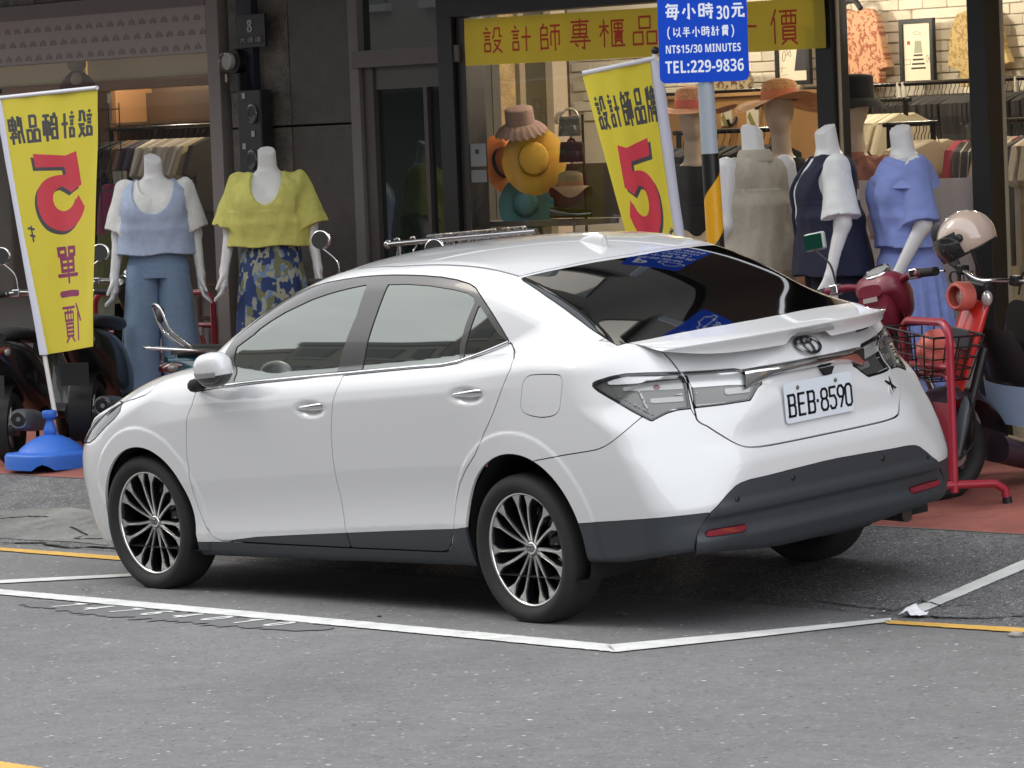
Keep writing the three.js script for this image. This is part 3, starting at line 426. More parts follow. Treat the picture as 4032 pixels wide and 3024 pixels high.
// door handles
for (const [k, [hx, hy]] of HANDLES.entries()) for (const s of [0, 1]) {
  const z0 = shellZ(hx, hy + 0.07), sl = 0.065;
  const g = grid(24, 12, (u, v) => { const t = 2 * u - 1, a = v * 2 * Math.PI, w = Math.pow(Math.max(0, 1 - Math.pow(Math.abs(t), 4)), 0.5), ry = (0.0125 + 0.004 * Math.cos(t * 2.2 + 1.4)) * w, rz = 0.009 * w; return [hx + 0.002 + 0.128 * t, hy + 0.008 - sl * 0.128 * t + ry * Math.sin(a), z0 - 0.006 + 0.012 * t * t * t * t - 0.012 * (1 - t * t) * 0.5 - rz * Math.cos(a)]; }, true);
  mesh('handle', s ? mirrorZ(g) : g, CHROME, (k ? doorsR : doorsF)[s]);
}
// folded mirror
for (const s of [0, 1]) {
  const sq = (x, e) => Math.sign(x) * Math.pow(Math.abs(x), e), cx = 1.925, cy = 1.04, cz = -0.94;
  const shellM = (y0, y1, off = 0) => grid(36, 18, (u, v) => { const a = u * 2 * Math.PI, yy = lerp(y0, y1, v), k = Math.pow(Math.max(0, 1 - Math.pow(Math.abs(yy), 2.6)), 0.42), ca = sq(Math.cos(a), 0.75), sa = sq(Math.sin(a), 0.8), tap = 1 - 0.16 * (yy < 0 ? -yy : 0) ; return [cx + (0.108 + off) * k * ca * tap + 0.012 * yy, cy + 0.079 * yy - 0.012 * ca * k, cz + (0.062 + off) * k * sa]; });
  const parts = [['mirror_shell', shellM(-0.36, 1), PAINT], ['mirror_lower_shell', shellM(-1, -0.36), mat(lin(0.035, 0.033, 0.033), 0.3, { clearcoat: 0.5 })],
    ['mirror_indicator', grid(10, 4, (u, v) => { const a = Math.PI * (1.28 + 0.66 * u), yy = lerp(-0.02 - 0.14 * (1 - u), -0.42 + 0.10 * u, v), k = Math.pow(1 - Math.pow(Math.abs(yy), 2.6), 0.42), ca = sq(Math.cos(a), 0.75), sa = sq(Math.sin(a), 0.8); return [cx + 0.111 * k * ca + 0.012 * yy, cy + 0.079 * yy - 0.012 * ca * k, cz + 0.065 * k * sa]; }), mat(lin(0.42, 0.41, 0.40), 0.12, { metalness: 0.7, clearcoat: 1 })],
    ['mirror_foot', merge([tubeG([[2.175, 0.958, -0.795], [2.165, 0.955, -0.86], [2.10, 0.965, -0.93], [2.0, 0.985, -0.94]], 0.03, 16, 10), sphG(0.05, 2.175, 0.962, -0.83, 0.75, 0.8, 0.5)]), BLACK]];
  const root = mesh(parts[0][0], s ? mirrorZ(parts[0][1]) : parts[0][1], parts[0][2], car); root.name = 'wing_mirror'; for (const [n, g, m] of parts.slice(1)) mesh(n, s ? mirrorZ(g) : g, m, root);
}
// lamps: dark housings with chrome bands under clear covers
{ const HOUS = mat(lin(0.13, 0.132, 0.128), 0.3, { metalness: 0.4 }), CHR2 = mat(lin(0.66, 0.67, 0.68), 0.32, { metalness: 0.35 }), BAR = mat(lin(0.75, 0.77, 0.78), 0.25), REDL = mat(lin(0.16, 0.01, 0.03), 0.2), RIM = mat(lin(0.012, 0.012, 0.016), 0.15), DIM = mat(lin(0.34, 0.345, 0.34), 0.3, { metalness: 0.4 });
  const zp = (pts) => polyField(outline([zr(2200, 1150, pts)], 'cyl'), 'cyl', rearSide);
  const build = (key, lampField, list, name) => {
    let base = pieces[key]; const got = [];
    for (const [poly, m, off] of list) { const [a, b] = split(base, zp(poly), 0.0005); base = b; got.push([a, m, off]); }
    const [inn, rim] = split(base, (x, y, z) => lampField(x, y, z) + 0.009, 0.0005);
    for (const s of ['L', 'R']) {
      const root = mesh(name, pieceGeo(inn, { off: -0.016, hem: 0.01 })[s], HOUS, car);
      mesh('lamp_rim', pieceGeo(rim, { off: 0.0, hem: 0.02 })[s], RIM, root);
      for (const [a, m, off] of got) mesh(m === REDL ? 'red_lens' : m === BAR ? 'light_bar' : 'reflector_band', pieceGeo(a, { off, hem: 0.012 })[s], m, root);
      mesh('lamp_cover', pieceGeo(pieces[key], { off: 0.003, hem: 0 })[s], LENS, root);
    }
  };
  build('taillamp_outer', lampO, [[[[455, 1004], [600, 945], [740, 912], [1285, 902], [1335, 945], [1000, 972], [840, 990], [640, 1003]], CHR2, -0.006], [[[1030, 1012], [1108, 1008], [1112, 1056], [1030, 1058]], REDL, -0.006], [[[690, 1030], [840, 1012], [1335, 955], [1366, 1050], [860, 1075], [690, 1070]], DIM, -0.010], [[[1142, 1128], [1335, 1104], [1335, 1085], [1352, 1083], [1356, 1122], [1142, 1142]], BAR, -0.003], [[[1142, 1306], [1200, 1280], [1395, 1242], [1400, 1254], [1210, 1294], [1150, 1320]], BAR, -0.003], [[[830, 1030], [870, 1026], [985, 1280], [950, 1262], [875, 1095]], DIM, -0.006], [[[590, 1090], [1050, 1322], [1042, 1334], [580, 1100]], BAR, -0.003], [[[1000, 1150], [1360, 1120], [1370, 1175], [1000, 1200]], DIM, -0.012]], 'tail_lamp');
  build('taillamp_inner', lampI, [[[[1400, 900], [1900, 862], [1960, 868], [2060, 925], [2160, 1005], [1850, 1010], [1450, 1040], [1415, 950]], CHR2, -0.006], [[[1488, 1080], [1520, 1098], [1735, 1075], [1735, 1058], [1748, 1056], [1750, 1090], [1520, 1112], [1490, 1095]], BAR, -0.003], [[[1492, 1222], [1800, 1190], [2050, 1150], [2052, 1160], [1800, 1202], [1492, 1236]], BAR, -0.003], [[[1810, 1045], [2100, 1020], [2090, 1080], [1820, 1110]], DIM, -0.010]], 'tail_lamp');
  const [hin, hrim] = split(pieces.headlamp, (x, y, z) => headlamp(x, y, z) + 0.012, 0.0005);
  for (const s of ['L', 'R']) { const r = mesh('head_lamp', pieceGeo(hin, { off: -0.03, hem: 0.01 })[s], HOUS, car); mesh('lamp_rim', pieceGeo(hrim, { off: 0, hem: 0.03 })[s], RIM, r); mesh('lamp_cover', pieceGeo(pieces.headlamp, { off: 0.003, hem: 0 })[s], LENS, r); const q = tubeG([[3.02, 0.815, -0.735], [3.15, 0.765, -0.745], [3.28, 0.715, -0.69]], 0.018, 12, 8); mesh('reflector_band', s === 'L' ? q : mirrorZ(q), CHR2, r); } }
// wheel wells, floor, grille, exhaust, mud flap
{ for (const [cx, cy, R] of archs) for (const s of [-1, 1]) { const g = merge([new THREE.CylinderGeometry(R + 0.01, R + 0.01, 0.36, 40, 1, true).rotateX(Math.PI / 2).translate(cx, cy, s * 0.655), new THREE.CircleGeometry(R + 0.01, 40).translate(cx, cy, s * 0.5)]), p = g.attributes.position; for (let i = 0; i < p.count; i++) p.setY(i, Math.max(p.getY(i), 0.19)); mesh('wheel_well_liner', g, BLACK, car); }
  
  mesh('floor_pan', [boxG(1.75, 0.05, 1.45, 1.33, 0.215, 0), boxG(0.62, 0.06, 0.9, -0.36, 0.30, 0), boxG(0.8, 0.06, 0.95, 2.75, 0.2, 0)], BLACK, car);
  mesh('rear_axle', boxG(0.12, 0.09, 1.3, 0.05, 0.27, 0, 0.03), BLACK, car); mesh('front_axle', cylG(0.04, 0.04, [2.7, 0.3, -0.66], [2.7, 0.3, 0.66]), BLACK, car);
  mesh('exhaust_pipe', [cylG(0.03, 0.03, [-0.55, 0.27, 0.52], [-0.86, 0.262, 0.52]), boxG(0.4, 0.11, 0.34, -0.55, 0.275, 0.3, 0.05)], mat(lin(0.09, 0.08, 0.07), 0.5, { metalness: 0.8 }), car);
  mesh('mud_flap', boxG(0.006, 0.10, 0.15, -0.62, 0.26, 0.80).rotateX(0), BLACK, car);
  const gr = grid(20, 8, (u, v) => { const z = (u - 0.5) * 1.1, y = 0.3 + 0.22 * v; let a = 3.9, b = 2.6; for (let i = 0; i < 24; i++) { const m = (a + b) / 2; if (carF(m, y, z) > 0) a = m; else b = m; } return [a + 0.004, y, z]; }); mesh('front_grille', gr, BLACK, car); }
// wheels
function wheelParts() {
  const TY = mat(lin(0.022, 0.022, 0.022), 0.78), BLK = mat(lin(0.008, 0.008, 0.010), 0.18, { clearcoat: 0.8 }), ALU = mat(lin(0.66, 0.65, 0.63), 0.22, { metalness: 1 }), DISC = mat(lin(0.25, 0.24, 0.23), 0.4, { metalness: 1 });
  const R = 0.315, prof = [[0.236, 0.055], [0.243, 0.078], [0.255, 0.094], [0.275, 0.099], [0.292, 0.094], [0.303, 0.085], [0.309, 0.078], [R, 0.06], [R + 0.001, 0.02], [R + 0.001, -0.02], [R, -0.06], [0.309, -0.08], [0.30, -0.095], [0.27, -0.103], [0.235, -0.09], [0.225, -0.07]];
  const tyre = [latheG(prof, 72).rotateX(Math.PI / 2)];
  const grooves = []; for (let i = 0; i < 66; i++) for (const s of [-1, 1]) grooves.push(new THREE.BoxGeometry(0.006, 0.004, 0.03).rotateY(0.5 * s).translate(0, R + 0.001, 0.055 * s).rotateZ(i / 66 * 2 * Math.PI));
  const barrel = [latheG([[0.05, 0.0], [0.1, 0.005], [0.16, -0.02], [0.195, -0.05], [0.2, -0.12]], 48).rotateX(Math.PI / 2), latheG([[0.2, -0.12], [0.216, 0.03], [0.228, 0.06]], 60).rotateX(Math.PI / 2)];
  const lip = [latheG([[0.2265, 0.056], [0.2275, 0.068], [0.235, 0.0735], [0.2405, 0.071], [0.2425, 0.062], [0.241, 0.055]], 72).rotateX(Math.PI / 2)];
  const R1 = 0.2285, spoke = (w, dz, d, grow) => { const pts = [], N = 14, cv = (r) => 0.006 * Math.sin((r - 0.04) / 0.19 * Math.PI), ww = (r) => w + grow + (r > 0.182 ? Math.pow((r - 0.182) / 0.046, 1.2) * 0.021 : 0) + (r < 0.06 ? (0.06 - r) * 0.06 : 0); for (let i = 0; i <= N; i++) { const r = 0.034 + (R1 - 0.034) * i / N; pts.push([r, cv(r) + ww(r)]); } for (let i = N; i >= 0; i--) { const r = 0.034 + (R1 - 0.034) * i / N; pts.push([r, cv(r) - ww(r)]); }
    const g = shapeG(pts, d, 0.0012), p = g.attributes.position; for (let i = 0; i < p.count; i++) { const r = Math.hypot(p.getX(i), p.getY(i)); p.setZ(i, p.getZ(i) + dz + 0.060 - 0.030 * Math.pow(1 - clamp(r / 0.22, 0, 1), 1.4)); } g.computeVertexNormals(); return g; };
  return { TY, BLK, ALU, DISC, tyre, grooves, barrel, lip, face: spoke(0.0036, 0, 0.004, 0), web: spoke(0.0036, -0.036, 0.035, 0.004) };
}
{ const w = wheelParts();
  const make = (x, z, side, turn) => {
    const root = new THREE.Group(); root.name = 'wheel'; car.add(root); root.position.set(x, 0.304, z); root.rotation.y = (side < 0 ? Math.PI : 0) + turn; root.rotation.order = 'YXZ';
    mesh('tyre', w.tyreG ??= merge(w.tyre), w.TY, root); const rim = mesh('rim', w.rimG ??= merge(w.barrel), w.BLK, root); rim.name = 'rim';
    mesh('rim_lip', w.lipG ??= merge(w.lip), w.ALU, root);
    for (let i = 0; i < 14; i++) { const a = i / 14 * 2 * Math.PI + (i % 2 ? 0.05 : -0.05); mesh('spoke', w.face, w.ALU, root).rotation.z = a; const b = mesh('spoke_web', w.web, w.BLK, root); b.rotation.z = a; }
    mesh('hub_cap', w.capG ??= latheG([[0, 0.050], [0.022, 0.049], [0.029, 0.045], [0.031, 0.036], [0.034, 0.02]], 28).rotateX(Math.PI / 2), w.ALU, root);
    mesh('hub_emblem', w.embG ??= merge(ovalEmblem(0.02)).rotateY(Math.PI / 2).translate(0, 0, 0.051), BADGE, root);
    for (let i = 0; i < 5; i++) mesh('wheel_nut', w.nutG ??= new THREE.CylinderGeometry(0.009, 0.009, 0.02, 6).rotateX(Math.PI / 2).translate(0.052, 0, 0.022), SATIN, root).rotation.z = (i + 0.5) / 5 * 2 * Math.PI;
    mesh('brake_disc', w.discG ??= new THREE.CylinderGeometry(0.135, 0.135, 0.02, 40).rotateX(Math.PI / 2).translate(0, 0, -0.06), w.DISC, root);
    mesh('valve_stem', w.valG ??= cylG(0.004, 0.004, [0.19, 0.03, 0.03], [0.18, 0.03, 0.06], 8), SATIN, root);
  };
  make(2.7, -0.765, -1, 0.03); make(2.7, 0.765, 1, 0.03); make(0, -0.765, -1, 0); make(0, 0.765, 1, 0); }
// ---------------------------------------------------------------- road, apron, pavement
const groundY = (z) => z < 0.14 ? 0 : z < 1.36 ? 0.165 * (z - 0.14) : 0.2013 + 0.095 * (Math.min(z, 3.4) - 1.36);
const onGround = (u, v) => { const [o, d] = pixRay(u * S, v * S); let a = 8, b = 70; for (let i = 0; i < 50; i++) { const m = (a + b) / 2, y = o.y + d.y * m, z = o.z + d.z * m; if (y > groundY(z)) a = m; else b = m; } return V(o.x + d.x * a, o.y + d.y * a, o.z + d.z * a); };
const asphalt = (seed, base, spread, specks, dark, coarse) => {
  const N = 2048, f = new Float32Array(N * N), st = seedState; seedState = seed;
  for (let y = 0; y < N; y++) for (let x = 0; x < N; x++) { const u = x / N, v = y / N; f[y * N + x] = base + spread * (0.5 * (tnoise(u, v, 8, 1) - 0.5) + 0.45 * (tnoise(u, v, 40, 2) - 0.5) + 0.6 * (tnoise(u, v, 200, 3) - 0.5) + coarse * (tnoise(u, v, 700, 5) - 0.5)) + (rnd() - 0.5) * spread * 1.1; }
  const blob = (n, r0, r1, a0, a1) => { for (let k = 0; k < n; k++) { const cx = rnd() * N, cy = rnd() * N, r = rr(r0, r1), a = rr(a0, a1), el = rr(0.5, 1.6); for (let y = -Math.ceil(r * 1.6); y <= r * 1.6; y++) for (let x = -Math.ceil(r * 1.6); x <= r * 1.6; x++) if (x * x * el + y * y / el < r * r) { const i = ((Math.round(cy + y) + N) % N) * N + (Math.round(cx + x) + N) % N; f[i] += a; } } };
  blob(specks, 0.7, 1.6, 0.04, 0.17); blob(Math.round(specks * 0.05), 1.4, 2.6, 0.12, 0.4); blob(dark, 0.8, 2.6, -0.16, -0.05);
  seedState = st;
  return [noiseTex(N, N, (u, v, x, y) => { const c = f[y * N + x]; return [c * 1.005, c, c * 1.012]; }, true), noiseTex(1024, 1024, (u, v, x, y) => { const c = f[(y * 2) * N + x * 2]; return [c, c, c]; })];
};
const sheet = (x0, x1, z0, z1, nx, nz, fy, tile) => { const g = grid(nx, nz, (a, b) => { const x = lerp(x0, x1, a), z = lerp(z0, z1, b); return [x, fy(x, z), z]; }), uv = g.attributes.uv, p = g.attributes.position; for (let i = 0; i < p.count; i++) uv.setXY(i, p.getX(i) / tile, p.getZ(i) / tile); if (g.attributes.normal.getY(0) < 0) { g.scale(1, 1, 1); const ix = g.index.array; for (let i = 0; i < ix.length; i += 3) { const t = ix[i]; ix[i] = ix[i + 1]; ix[i + 1] = t; } g.computeVertexNormals(); } return g; };
{ const [c, b] = asphalt(77, 0.455, 0.062, 24000, 9000, 0.4);
  struct('road', sheet(-60, 60, -60, 0.14, 12, 60, () => 0, 7.3), new THREE.MeshPhysicalMaterial({ map: c, bumpMap: b, bumpScale: 0.006, roughness: 0.86, side: THREE.DoubleSide }), 'worn grey asphalt road');
  const [c2, b2] = asphalt(99, 0.395, 0.13, 120000, 60000, 1.3);
  struct('apron', sheet(-30, 30, 0.13, 1.37, 60, 10, (x, z) => groundY(z) + 0.001, 4.1), new THREE.MeshPhysicalMaterial({ map: c2, bumpMap: b2, bumpScale: 0.012, roughness: 0.9, side: THREE.DoubleSide }), 'coarse asphalt ramp between road and pavement');
  const red = noiseTex(1024, 1024, (u, v) => { const n = 0.5 * tnoise(u, v, 6, 21) + 0.3 * tnoise(u, v, 40, 22) + 0.35 * tnoise(u, v * 1, 260, 23), k = 0.80 + 0.30 * n - 0.0, s = tnoise(u, v, 14, 29) > 0.72 ? 0.94 : 1; return [0.60 * k * s, 0.355 * k * s, 0.315 * k * s]; }, true);
  struct('pavement', sheet(-30, 30, 1.36, 3.45, 60, 10, (x, z) => groundY(z) + 0.006 + (z < 1.37 ? -0.0 : 0), 2.6), new THREE.MeshPhysicalMaterial({ map: red, bumpMap: red, bumpScale: 0.004, roughness: 0.85, side: THREE.DoubleSide }), 'red coated pavement in front of the shops'); }
// old concrete patch beside the front wheel
{ const P = [[-60, 1108], [60, 1100], [150, 1098], [196, 1104], [215, 1130], [235, 1180], [160, 1172], [60, 1168], [-60, 1160]].map(([u, v]) => onGround(u, v)), sh = P.map((p) => [p.x, -p.z]);
  const g = new THREE.ShapeGeometry(new THREE.Shape(sh.map((p) => new THREE.Vector2(...p)))).rotateX(-Math.PI / 2), q = g.attributes.position; for (let i = 0; i < q.count; i++) { q.setY(i, groundY(q.getZ(i)) + 0.005); g.attributes.uv.setXY(i, q.getX(i) / 1.7, q.getZ(i) / 1.7); }
  struct('concrete_patch', g, new THREE.MeshPhysicalMaterial({ map: noiseTex(512, 512, (u, v) => { const n = 0.5 * tnoise(u, v, 5, 31) + 0.35 * tnoise(u, v, 24, 32) + 0.3 * tnoise(u, v, 120, 33), c = 0.47 + 0.25 * (n - 0.55); return [c, c, c * 0.985]; }, true), roughness: 0.9, side: THREE.DoubleSide }), 'pale old concrete patch in the ramp'); }
// painted lines: sheets with worn, slightly uneven edges
const wornTex = (r, g, b) => noiseTex(512, 512, (u, v) => { const w = tnoise(u, v, 60, 41) * 0.6 + tnoise(u, v, 200, 42) * 0.5, k = w > 0.93 ? 0.66 : 0.92 + 0.1 * tnoise(u, v, 12, 43); return [r * k, g * k, b * k]; }, true);
const whiteP = new THREE.MeshPhysicalMaterial({ map: wornTex(0.88, 0.885, 0.875), roughness: 0.7, side: THREE.DoubleSide }), yellowP = new THREE.MeshPhysicalMaterial({ map: wornTex(0.90, 0.715, 0.36), roughness: 0.7, side: THREE.DoubleSide });
function paintStrip(name, A, B, m, label, n = 120, rag = 0.005) {   // A, B: the two edges as lists of pixels
  const at = (L, t) => { const i = Math.min(L.length - 2, Math.floor(t * (L.length - 1))), f = t * (L.length - 1) - i; return [lerp(L[i][0], L[i + 1][0], f), lerp(L[i][1], L[i + 1][1], f)]; };
  const g = grid(n, 2, (u, v) => { const a = onGround(...at(A, u)), b = onGround(...at(B, u)), j = v === 0.5 ? 0 : rr(-rag, rag), p = a.lerp(b, v); return [p.x, groundY(p.z) + 0.0055, p.z + j]; }), uv = g.attributes.uv, p = g.attributes.position; for (let i = 0; i < p.count; i++) uv.setXY(i, p.getX(i) / 0.9, p.getZ(i) / 0.9);
  return struct(name, g, m, label);
}
paintStrip('bay_line', [[-700, 1213], [0, 1275], [660, 1333.5], [1318, 1394]], [[-700, 1224], [0, 1286], [660, 1347], [1330, 1411]], whiteP, 'long white bay line beside the car', 260);
paintStrip('bay_line', [[1305, 1396], [1600, 1369], [1925, 1337]], [[1330, 1411], [1602, 1382], [1925, 1345]], whiteP, 'white bay line behind the car', 90);
paintStrip('bay_line', [[1950, 1325], [2212, 1211], [2400, 1128]], [[1988, 1327], [2212, 1232], [2400, 1146]], whiteP, 'white bay line climbing the ramp', 90);
paintStrip('bay_line', [[-160, 1264], [0, 1255], [285, 1241]], [[-160, 1272], [0, 1262], [285, 1247]], whiteP, 'white bay line ahead of the car', 60);
paintStrip('kerb_line', [[-300, 1164], [0, 1184.5], [265, 1204], [300, 1207]], [[-300, 1169], [0, 1191], [265, 1212.5], [300, 1215]], yellowP, 'yellow kerb line ahead of the car', 90);
paintStrip('kerb_line', [[1912, 1342], [2212, 1359], [2400, 1369]], [[1912, 1349], [2212, 1369], [2400, 1381]], yellowP, 'yellow kerb line behind the car', 60);
paintStrip('centre_line', [[-400, 1590], [0, 1648], [90, 1661]], [[-400, 1612], [0, 1672], [90, 1686]], yellowP, 'yellow road line at the road middle', 40);
// stencilled bay number
{ const dark = noiseTex(256, 256, (u, v) => { const c = 0.40 + 0.06 * tnoise(u, v, 90, 3); return [c, c, c * 1.02]; }, true);
  const a = onGround(120, 1306), b = onGround(640, 1352), dir = b.clone().sub(a), L = dir.length(), perp = V(0, 0, -1), m = new THREE.MeshPhysicalMaterial({ map: dark, roughness: 0.85, side: THREE.DoubleSide });
  const g = grid(180, 6, (u, v) => { const p = a.clone().addScaledVector(dir, u * 1.25 - 0.1), w = 0.15 * Math.pow(Math.max(0, 1 - Math.pow(Math.abs(2 * u - 1), 4)), 0.5); return [p.x, 0.004, p.z - 0.045 + (v - 0.5) * 2 * w * (0.55 + 0.75 * vnoise(u * 55, v > 0.5 ? 3 : 9) * (v === 0 || v === 1 ? 1 : 0.8))]; });
  struct('patched_asphalt', g, m, 'dark patch under the stencilled digits');
  const f = fontB; const st = [...'74764010'];
  st.forEach((ch, i) => { const t = new TextGeometry(ch, { font: f, size: 0.2, depth: 0.0008, curveSegments: 3 }); t.computeBoundingBox(); t.scale(0.55, 0.78, 1).rotateX(-Math.PI / 2).rotateY(Math.PI * 1.0); const p = a.clone().addScaledVector(dir, (i + 0.4) / 8); t.rotateY(-0.02).translate(p.x, 0.0062, p.z - 0.095); struct('stencil_digit', t, whiteP, 'white stencilled digit beside the long bay line'); }); }
// litter and stones
{ const sm = mat(lin(0.32, 0.31, 0.29), 0.9), wm = mat(lin(0.78, 0.79, 0.82), 0.8);
  const stone = (u, v, r, label, m = sm) => { const p = onGround(u, v), g = new THREE.IcosahedronGeometry(r, 2), q = g.attributes.position; for (let i = 0; i < q.count; i++) { const k = 0.8 + 0.4 * vnoise(q.getX(i) * 40 / r * 0.02 + 5, q.getY(i) * 30, q.getZ(i) * 30); q.setXYZ(i, q.getX(i) * k * 1.4, q.getY(i) * k * 0.6, q.getZ(i) * k); } g.computeVertexNormals(); const o = mesh('stone', g, m); o.position.set(p.x, p.y + r * 0.35, p.z); tag(o, label, 'stone'); };
  stone(2196, 1376, 0.024, 'small grey stone beside the yellow kerb line'); stone(820, 1333, 0.009, 'tiny dark pebble on the road by the white line', mat(lin(0.06, 0.06, 0.06), 0.9));
  const pp = onGround(1973, 1334), gp = new THREE.PlaneGeometry(0.11, 0.07, 6, 5).rotateX(-Math.PI / 2), q = gp.attributes.position; for (let i = 0; i < q.count; i++) q.setY(i, 0.012 + 0.05 * Math.pow(vnoise(q.getX(i) * 40, q.getZ(i) * 50, 4), 2)); gp.computeVertexNormals(); const o = mesh('crumpled_paper', gp, wm); o.position.copy(pp); tag(o, 'crumpled white paper scrap at the foot of the ramp line', 'litter');
  const bits = [[1345, 1331, 0.09, 0.03, 'flat pale paper scrap lying under the rear bumper'], [1889, 1335, 0.03, 0.012, 'white paper strip beside the end of the bay line'], [1912, 1326, 0.03, 0.012, 'white paper strip on the ramp edge crack'], [2098, 1406, 0.02, 0.008, 'white bit of litter out on the road'], [188, 1279, 0.05, 0.014, 'pale leaf scrap by the long white line'], [220, 1287, 0.04, 0.012, 'small pale leaf scrap by the long white line']];
  for (const [u, v, w, d, l] of bits) { const p = onGround(u, v), g = new THREE.PlaneGeometry(w, d, 5, 2).rotateX(-Math.PI / 2), q2 = g.attributes.position; for (let i = 0; i < q2.count; i++) { q2.setY(i, 0.006 + 0.012 * vnoise(q2.getX(i) * 90 + u, q2.getZ(i) * 90)); q2.setX(i, q2.getX(i) + 0.004 * vnoise(i, u)); } g.computeVertexNormals(); const k = mesh('paper_scrap', g, l.includes('leaf') || l.includes('flat') ? mat(lin(0.33, 0.31, 0.28), 0.9) : wm); k.position.copy(p); k.rotation.y = rr(-0.5, 0.5); tag(k, l, 'litter'); } }
// cracks where road and ramp meet
{ const crack = (pts, r, label) => { const P = []; for (let i = 0; i + 1 < pts.length; i++) for (let t = 0; t < 6; t++) { const f = t / 6; const p = onGround(lerp(pts[i][0], pts[i + 1][0], f) + rr(-2, 2), lerp(pts[i][1], pts[i + 1][1], f) + rr(-1.2, 1.2)); P.push(p); }
    const g = grid(P.length - 1, 1, (u, v) => { const i = Math.round(u * (P.length - 1)), p = P[i], w = r * (0.4 + 1.1 * vnoise(i * 0.7, v)); return [p.x, groundY(p.z) + 0.0075, p.z + (v - 0.5) * 2 * w]; }); struct('crack', g, mat(lin(0.012, 0.012, 0.012), 1), label); };
  crack([[1760, 1300], [1850, 1312], [1935, 1322], [1990, 1300], [2030, 1310], [2120, 1308]], 0.006, 'crack across the ramp line'); crack([[1960, 1332], [2060, 1338], [2150, 1336], [2260, 1330]], 0.010, 'joint crack along the ramp foot behind the car'); crack([[0, 1174], [90, 1176], [150, 1186], [210, 1182], [262, 1190]], 0.014, 'joint crack along the ramp foot ahead of the car'); crack([[0, 1122], [60, 1118], [110, 1119]], 0.01, 'crack in the pale concrete'); crack([[150, 1140], [190, 1158], [160, 1166], [250, 1164]], 0.009, 'branching crack in the pale concrete'); crack([[216, 1130], [280, 1124], [340, 1122]], 0.007, 'crack edge beside the front bumper'); }
// ---------------------------------------------------------------- hand-drawn characters, strokes on a 100 x 100 field
const YAN = '18,6 28,14;6,24 42,24;12,36 38,36;12,47 38,47;12,60 38,60 38,86 12,86 12,60';
const GLYPH = {
  設: YAN + ';58,10 56,34 48,44;58,10 82,10 82,36 94,38;54,52 86,52 70,76 50,92;58,60 74,78 94,92', 計: YAN + ';52,44 96,44;74,10 74,92',
  師: '26,4 18,16;12,18 12,92;12,18 40,18 40,42 12,42;12,56 42,56 42,86 12,86;52,12 96,12;74,12 74,96;56,32 56,78;56,32 92,32 92,72 86,76',
  專: '14,14 86,14;50,4 50,62;24,24 76,24 76,50 24,50 24,24;24,37 76,37;16,60 80,60;70,54 82,64;10,72 92,72;66,64 66,94 56,90;30,78 42,88',
  櫃: '4,28 40,28;22,6 22,94;22,32 6,60;22,32 38,52;50,12 96,12;50,12 50,90 98,90;60,22 88,22 88,36 60,36 60,22;74,16 74,44;56,46 92,46;62,52 86,52 86,74 62,74 62,52;62,59 86,59;62,66 86,66;68,76 60,84;80,76 90,84',
  品: '30,8 70,8 70,42 30,42 30,8;8,54 42,54 42,90 8,90 8,54;58,54 92,54 92,90 58,90 58,54', 一: '8,54 40,50 92,52',
  價: '26,6 8,46;20,28 20,94;36,12 94,12;44,24 88,24 88,44 44,44 44,24;58,12 58,44;74,12 74,44;46,52 86,52 86,82 46,82 46,52;46,62 86,62;46,72 86,72;58,84 42,96;74,84 92,96',
  牌: '14,8 14,60 6,94;30,4 30,34;14,34 40,34;14,56 36,56 36,94;66,4 60,14;50,16 92,16 92,48 50,48 50,16;50,32 92,32;70,16 70,48 50,66;46,72 98,72;76,56 76,96',
  單: '16,6 42,6 42,24 16,24 16,6;58,6 84,6 84,24 58,24 58,6;22,34 78,34 78,66 22,66 22,34;22,50 78,50;50,34 50,96;8,78 92,78',
  每: '30,4 12,26;26,16 90,16;28,32 22,78 76,78 80,32 28,32;8,55 96,55;50,38 54,48;48,60 52,70;76,78 70,94 60,90', 小: '50,6 50,92 38,86;26,34 10,66;74,34 92,66',
  時: '8,14 36,14 36,80 8,80 8,14;8,46 36,46;48,20 94,20;70,6 70,38;42,38 98,38;46,58 96,58;82,46 82,94 70,90;54,66 64,78', 元: '20,16 80,16;8,38 92,38;38,38 34,70 10,94;60,38 60,86 92,88 92,72',
  以: '18,12 18,74 40,60;44,24 56,40;82,8 78,56 46,94;70,62 94,92', 半: '24,10 34,28;76,10 66,28;16,40 84,40;6,62 94,62;50,6 50,96',
  費: '26,8 80,8 80,20 22,20 22,32 84,32 80,44;42,4 40,34 22,46;60,4 60,46;26,50 76,50 76,80 26,80 26,50;26,60 76,60;26,70 76,70;38,82 20,96;64,82 84,96',
  留: '16,10 40,8;18,10 18,40 42,32;34,22 44,40;52,10 90,10 86,42 76,40;68,10 52,44;18,54 82,54 82,94 18,94 18,54;18,74 82,74;50,54 50,94',
  通: '12,10 22,20;6,36 24,36 12,62 24,76;4,92 30,82 96,94;40,10 84,10 66,24;44,28 44,78;44,28 88,28 88,78;44,44 88,44;44,60 88,60;66,28 66,78',
  道: '12,10 22,20;6,36 24,36 12,62 24,76;4,92 30,82 96,94;50,4 56,14;80,4 74,14;38,18 96,18;66,18 62,28;46,30 88,30 88,78 46,78 46,30;46,46 88,46;46,62 88,62',
  大: '8,36 92,36;50,6 48,44 10,94;52,44 92,94',
};
function glyph(g, ch, x, y, w, h, lw, color, cap = 'butt') { g.strokeStyle = color; g.lineWidth = lw; g.lineCap = cap; g.lineJoin = 'miter'; for (const s of GLYPH[ch].split(';')) { g.beginPath(); s.split(' ').forEach((p, i) => { const [a, b] = p.split(',').map(Number); g[i ? 'lineTo' : 'moveTo'](x + a / 100 * w, y + b / 100 * h); }); g.stroke(); } }
